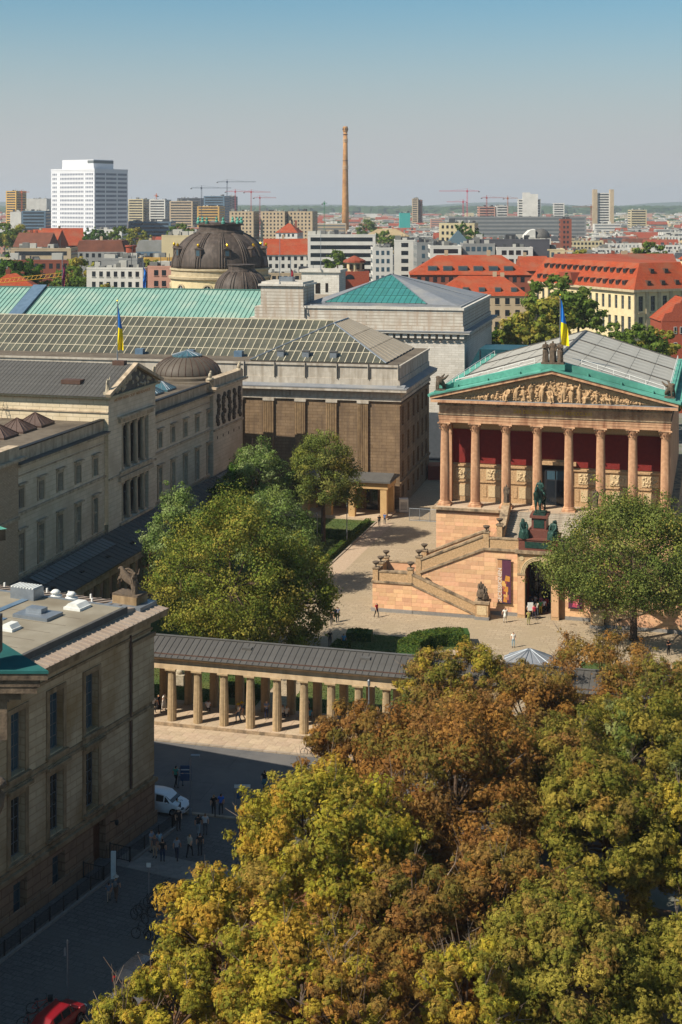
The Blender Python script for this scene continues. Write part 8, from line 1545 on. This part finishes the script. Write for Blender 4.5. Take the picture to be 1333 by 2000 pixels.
def smallflag(label, u, d, v0, v1, c):
    X, Y = pxd(u, d); t = thing('flag', label, 'flag', X, Y, 0, z=zat(v1, d)); part('pole', M_['galv'], t, lambda k: k.tube([(X, Y, zat(v1, d)-6), (X, Y, zat(v0, d))], .09, 5)); z1 = zat(v0, d)-2; part('cloth', c, t, lambda k: k.add([(X+.05+.2*i+.08*math.sin(j), Y+.25*math.sin(i*2+j), z1-.85*j-.25*i) for j in range(7) for i in range(4)], [[j*4+i, j*4+i+1, (j+1)*4+i+1, (j+1)*4+i] for j in range(6) for i in range(3)]))
smallflag('drooping purple-red flag on a pole behind the green roof', 122, 330, 500, 566, plain('flag_purple', '#7a2048')); smallflag('small blue flag on a pole behind the green roof', 280, 332, 505, 566, M_['blue_f']); smallflag('small red flag behind the stepped pylon', 568, 345, 508, 545, plain('flag_red', '#9a2030'))
# filler city --------------------------------------------------------
rs = random.Random(77); cnt = 0; ROWS = [590, 625, 662, 702, 745, 792, 842, 896, 955, 1020, 1090, 1165]
kinds = [('white', 'white', 'flat')]*4 + [('white', 'grey', 'flat')]*3 + [('beige', 'grey', 'flat'), ('beige', 'white', 'flat'), ('cream', 'white', 'flat'), ('grey', 'grey', 'flat'), ('grey', 'white', 'flat'), ('cream', 'red', 'gable'), ('white', 'dark', 'mansard'), ('white', 'grey', 'mansard'), ('beige', 'brown', 'mansard'), ('white', 'brick', 'gable'), ('pink', 'grey', 'flat'), ('grey', 'dark', 'mansard'), ('beige', 'tan', 'hip'), ('dark', 'grey', 'flat')]
RN = {'white': 'pale', 'grey': 'grey', 'red': 'bright red', 'dark': 'dark', 'brown': 'brown', 'brick': 'brick red', 'tan': 'tan'}
PLC = ['among the first roofs behind the domed museum', 'in the dense quarter behind the red roofs', 'in the middle of the dense city quarter', 'far back below the skyline towers']
CAND = []
for ri, d in enumerate(ROWS):
    hwid = 690/F*d; x = -hwid+rs.uniform(0, 15)
    while x < hwid:
        w = rs.uniform(13, 27)*(1+d/5000); dd = d+rs.uniform(-12, 12); dp = rs.uniform(10, 15); X = x+w/2; uu = 666+X*F/d
        ok = all(X+w/2 < o[0]-1 or X-w/2 > o[1]+1 or dd+dp < o[2]-1 or dd > o[3]+1 for o in OCC)
        if rs.random() < .06 or (d < 640 and uu < 520): ok = False
        if ok: CAND.append((ri, X, dd, w, dp))
        x += w+rs.uniform(0, 4)
rs.shuffle(CAND)
for (ri, X, dd, w, dp) in CAND[:232]:
    wc, rc, rf = kinds[rs.randrange(len(kinds))]; h = rs.uniform(15, 22); lab = '%s city house with %s %s roof %s' % (wc, RN[rc], rf, PLC[ri//3]); nocc = len(OCC)
    block(lab, X, dd, w*.95, dp, h, rs.uniform(-5, 9), wc, rc, rf, rh=rs.uniform(3.0, 4.6), group=lab, seed=cnt, strips=(rs.random() < .15), fl=rs.uniform(3.0, 3.7), ww=rs.uniform(.9, 1.6), wp=rs.uniform(2.1, 3.0), gm=rs.choice([M_['glass'], M_['glassb'], M_['frame']])); cnt += 1; del OCC[nocc:]
# far city as one mass, then woods on the horizon
k = MB(); FM = [wm('white'), wm('cream'), wm('beige'), wm('grey'), M_['redroof2'], ROOFM['grey'], ROOFM['white'], wm('pink')]
FM.append(M_['frame'])
for i in range(4600):
    d = 1180+5300*rs.random()**1.7; hw_ = 700/F*d; X = rs.uniform(-hw_, hw_); w = rs.uniform(12, 36); h = rs.uniform(9, 20)*(1.5 if rs.random() < .02 else 1); dp = rs.uniform(10, 18)
    if d < 2200 and any(X+w/2 > o[0]-1 and X-w/2 < o[1]+1 and d+dp > o[2]-1 and d < o[3]+1 for o in OCC): continue
    k.cur = rs.choice([0, 0, 0, 1, 2, 3, 7]); k.box(X-w/2, X+w/2, d, d+dp, 0, h, False)
    if d < 3200:
        k.cur = 8
        for f in range(int(h/3.2)): k.box(X-w/2+1, X+w/2-1, d-.06, d+.02, h-3.2*f-2.2, h-3.2*f-.9, False)
    k.cur = rs.choice([4, 5, 5, 5, 5, 6, 6, 6, 6, 6, 6])
    if k.cur == 4: k.prof([(d-.4, h+.02), (d+dp/2, h+rs.uniform(3, 5)), (d+dp+.4, h+.02)], X-w/2-.3, X+w/2+.3, 'x')
    else:
        k.box(X-w/2+.3, X+w/2-.3, d+.3, d+dp-.3, h+.01, h+.6, False)
        for q in range(3 if d < 2600 else 0): k.cur = rs.choice([0, 3, 5]); x_ = X+rs.uniform(-w/2+2, w/2-2); k.box(x_-rs.uniform(.5, 2), x_+rs.uniform(.5, 2), d+3, d+6, h+.61, h+rs.uniform(1.4, 3), False)
tag(k.obj('distant_city', FM), 'far spread of small houses and flats running to the horizon', 'city', kind='stuff')
def woods(name, label, n, d0, d1, hmin, hmax, r, seed, kind='stuff', sect=None):
    rs = np.random.RandomState(seed); k = MB(); r_ = random.Random(seed)
    for i in range(n):
        d = rs.uniform(d0, d1); X = rs.uniform(-720/F*d, 720/F*d) if not sect else rs.uniform(*sect)*d/F; h = rs.uniform(hmin, hmax); q = r*rs.uniform(.7, 1.4); k.blob((X, d, h-q*.7), (q*1.4, q, q*.9), 7, 4, .2, r_)
        k.box(X-.4, X+.4, d-.4, d+.4, 0, h-q)
    return tag(k.obj(name, mat('far_woods', '#3a4f2a', '#2c3f22', scale=.02, rough=1)), label, 'woods', kind=kind)
woods('distant_woods', 'dark band of woods along the horizon', 2600, 5200, 9000, 18, 40, 26, 3); woods('city_greenery', 'scattered distant tree tops between the far houses', 1500, 1300, 5200, 12, 19, 8, 4)
hk = MB(); N = 80; pts = [(-9000+18000*i/N, 12000, 30+28*math.sin(i*.31)**2+14*math.sin(i*.83)) for i in range(N+1)]
hk.add([(x, y, -5) for x, y, z in pts]+pts+[(x, y+2500, z*1.1) for x, y, z in pts], [[i, i+1, N+2+i, N+1+i] for i in range(N)]+[[N+1+i, N+2+i, 2*N+3+i, 2*N+2+i] for i in range(N)]); o = hk.obj('hills', mat('far_woods', '')); o['kind'] = 'structure'
# trees among the near city
TM = [crown_mesh('crown', 5.2, 5.2, 4.6, 70, 34, .75, p, 500+i, palmate=False) for i, p in enumerate(('green', 'maple', 'dark'))]
CTREE = [(1090, 345, 541, 8.5, 0, 'big dark green tree left of the yellow palace'), (1055, 330, 583, 7.5, 1, 'lighter green tree in front of the big dark tree'), (1130, 335, 575, 6.5, 0, 'green tree half behind the flag before the palace'), (1010, 320, 628, 6.5, 1, 'round green tree right of the white stone block'), (1035, 312, 612, 6, 1, 'green tree at the temple roof edge'), (1200, 300, 632, 4, 0, 'small green tree before the palace corner'), (1255, 290, 636, 5.5, 0, 'green tree behind the temple roof end'), (1285, 296, 645, 4.5, 1, 'small tree beside the brick gable house'), (975, 318, 645, 4.5, 2, 'dark tree low beside the white stone block'), (165, 470, 505, 8, 1, 'green tree left of the white plastered house'), (145, 455, 522, 7, 0, 'darker green tree left of the white plastered house'), (45, 440, 512, 8, 2, 'dark tree before the dark brick building'), (10, 430, 506, 9, 2, 'dark tree at the picture edge behind the green roof'), (300, 480, 508, 6, 1, 'tree behind the orange-yellow building'), (212, 445, 555, 4, 1, 'bush tree in front of the white plastered house'), (10, 800, 437, 10, 0, 'round tree in the left middle distance'), (30, 800, 440, 9, 1, 'tree beside the round left middle distance tree'), (185, 830, 447, 8, 2, 'dark tree at the white tower foot'), (235, 850, 443, 9, 0, 'tree right of the white tower foot'), (270, 840, 446, 8, 1, 'second tree right of the white tower foot'), (355, 800, 438, 8, 0, 'tree above the beige hall'), (660, 560, 490, 6, 0, 'tree in front of the modern white stepped building'), (1268, 560, 474, 7, 0, 'tree on the right between the white flats'), (910, 800, 436, 8, 2, 'tree right of the beige windowed block'), (750, 900, 452, 9, 0, 'trees row behind the modern white block'), (1130, 620, 488, 6, 1, 'tree behind the long red roof'), (720, 1300, 430, 12, 0, 'tree clump near the chimney foot')]
for i, (u, d, v, r, mi, lb) in enumerate(CTREE):
    X, Y = pxd(u, d); t = thing('tree', lb, 'tree', X, Y, 0, group='trees among the city houses'); top = zat(v, d); s = r/5.2; o = inst('crown', TM[mi][0], t, (X, Y, top-4.6*s), i*1.3, s); part('trunk', M_['bark'], t, lambda k: k.tube([(X, Y, 0), (X, Y, top-4.6*s)], [.5, .25], 7))
    for j in range(3 if top-9*s > 6 else 0): a = j*2.1+i; inst('crown', TM[(mi+j) % 3 if j else mi][0], t, (X+r*.5*math.cos(a), Y+r*.4*math.sin(a), (top-9*s)*.55+1.5*j), a, s*.9)

# ------------------------------------------------------------------ thin summer haze
hz = MB(); hz.box(-4200, 4200, -40, 11500, -1.2, 175); ho = hz.obj('haze', None); ho.data.materials.clear()
hm_ = bpy.data.materials.new('haze'); hm_.use_nodes = True; n_ = hm_.node_tree.nodes; n_.remove(n_['Principled BSDF']); pv_ = n_.new('ShaderNodeVolumePrincipled')
pv_.inputs['Color'].default_value = (.86, .92, 1, 1); pv_.inputs['Density'].default_value = 9e-5; pv_.inputs['Anisotropy'].default_value = .2
hm_.node_tree.links.new(pv_.outputs[0], n_['Material Output'].inputs['Volume']); ho.data.materials.append(hm_)
tag(ho, 'thin pale haze in the air over the whole city', 'haze', kind='stuff')
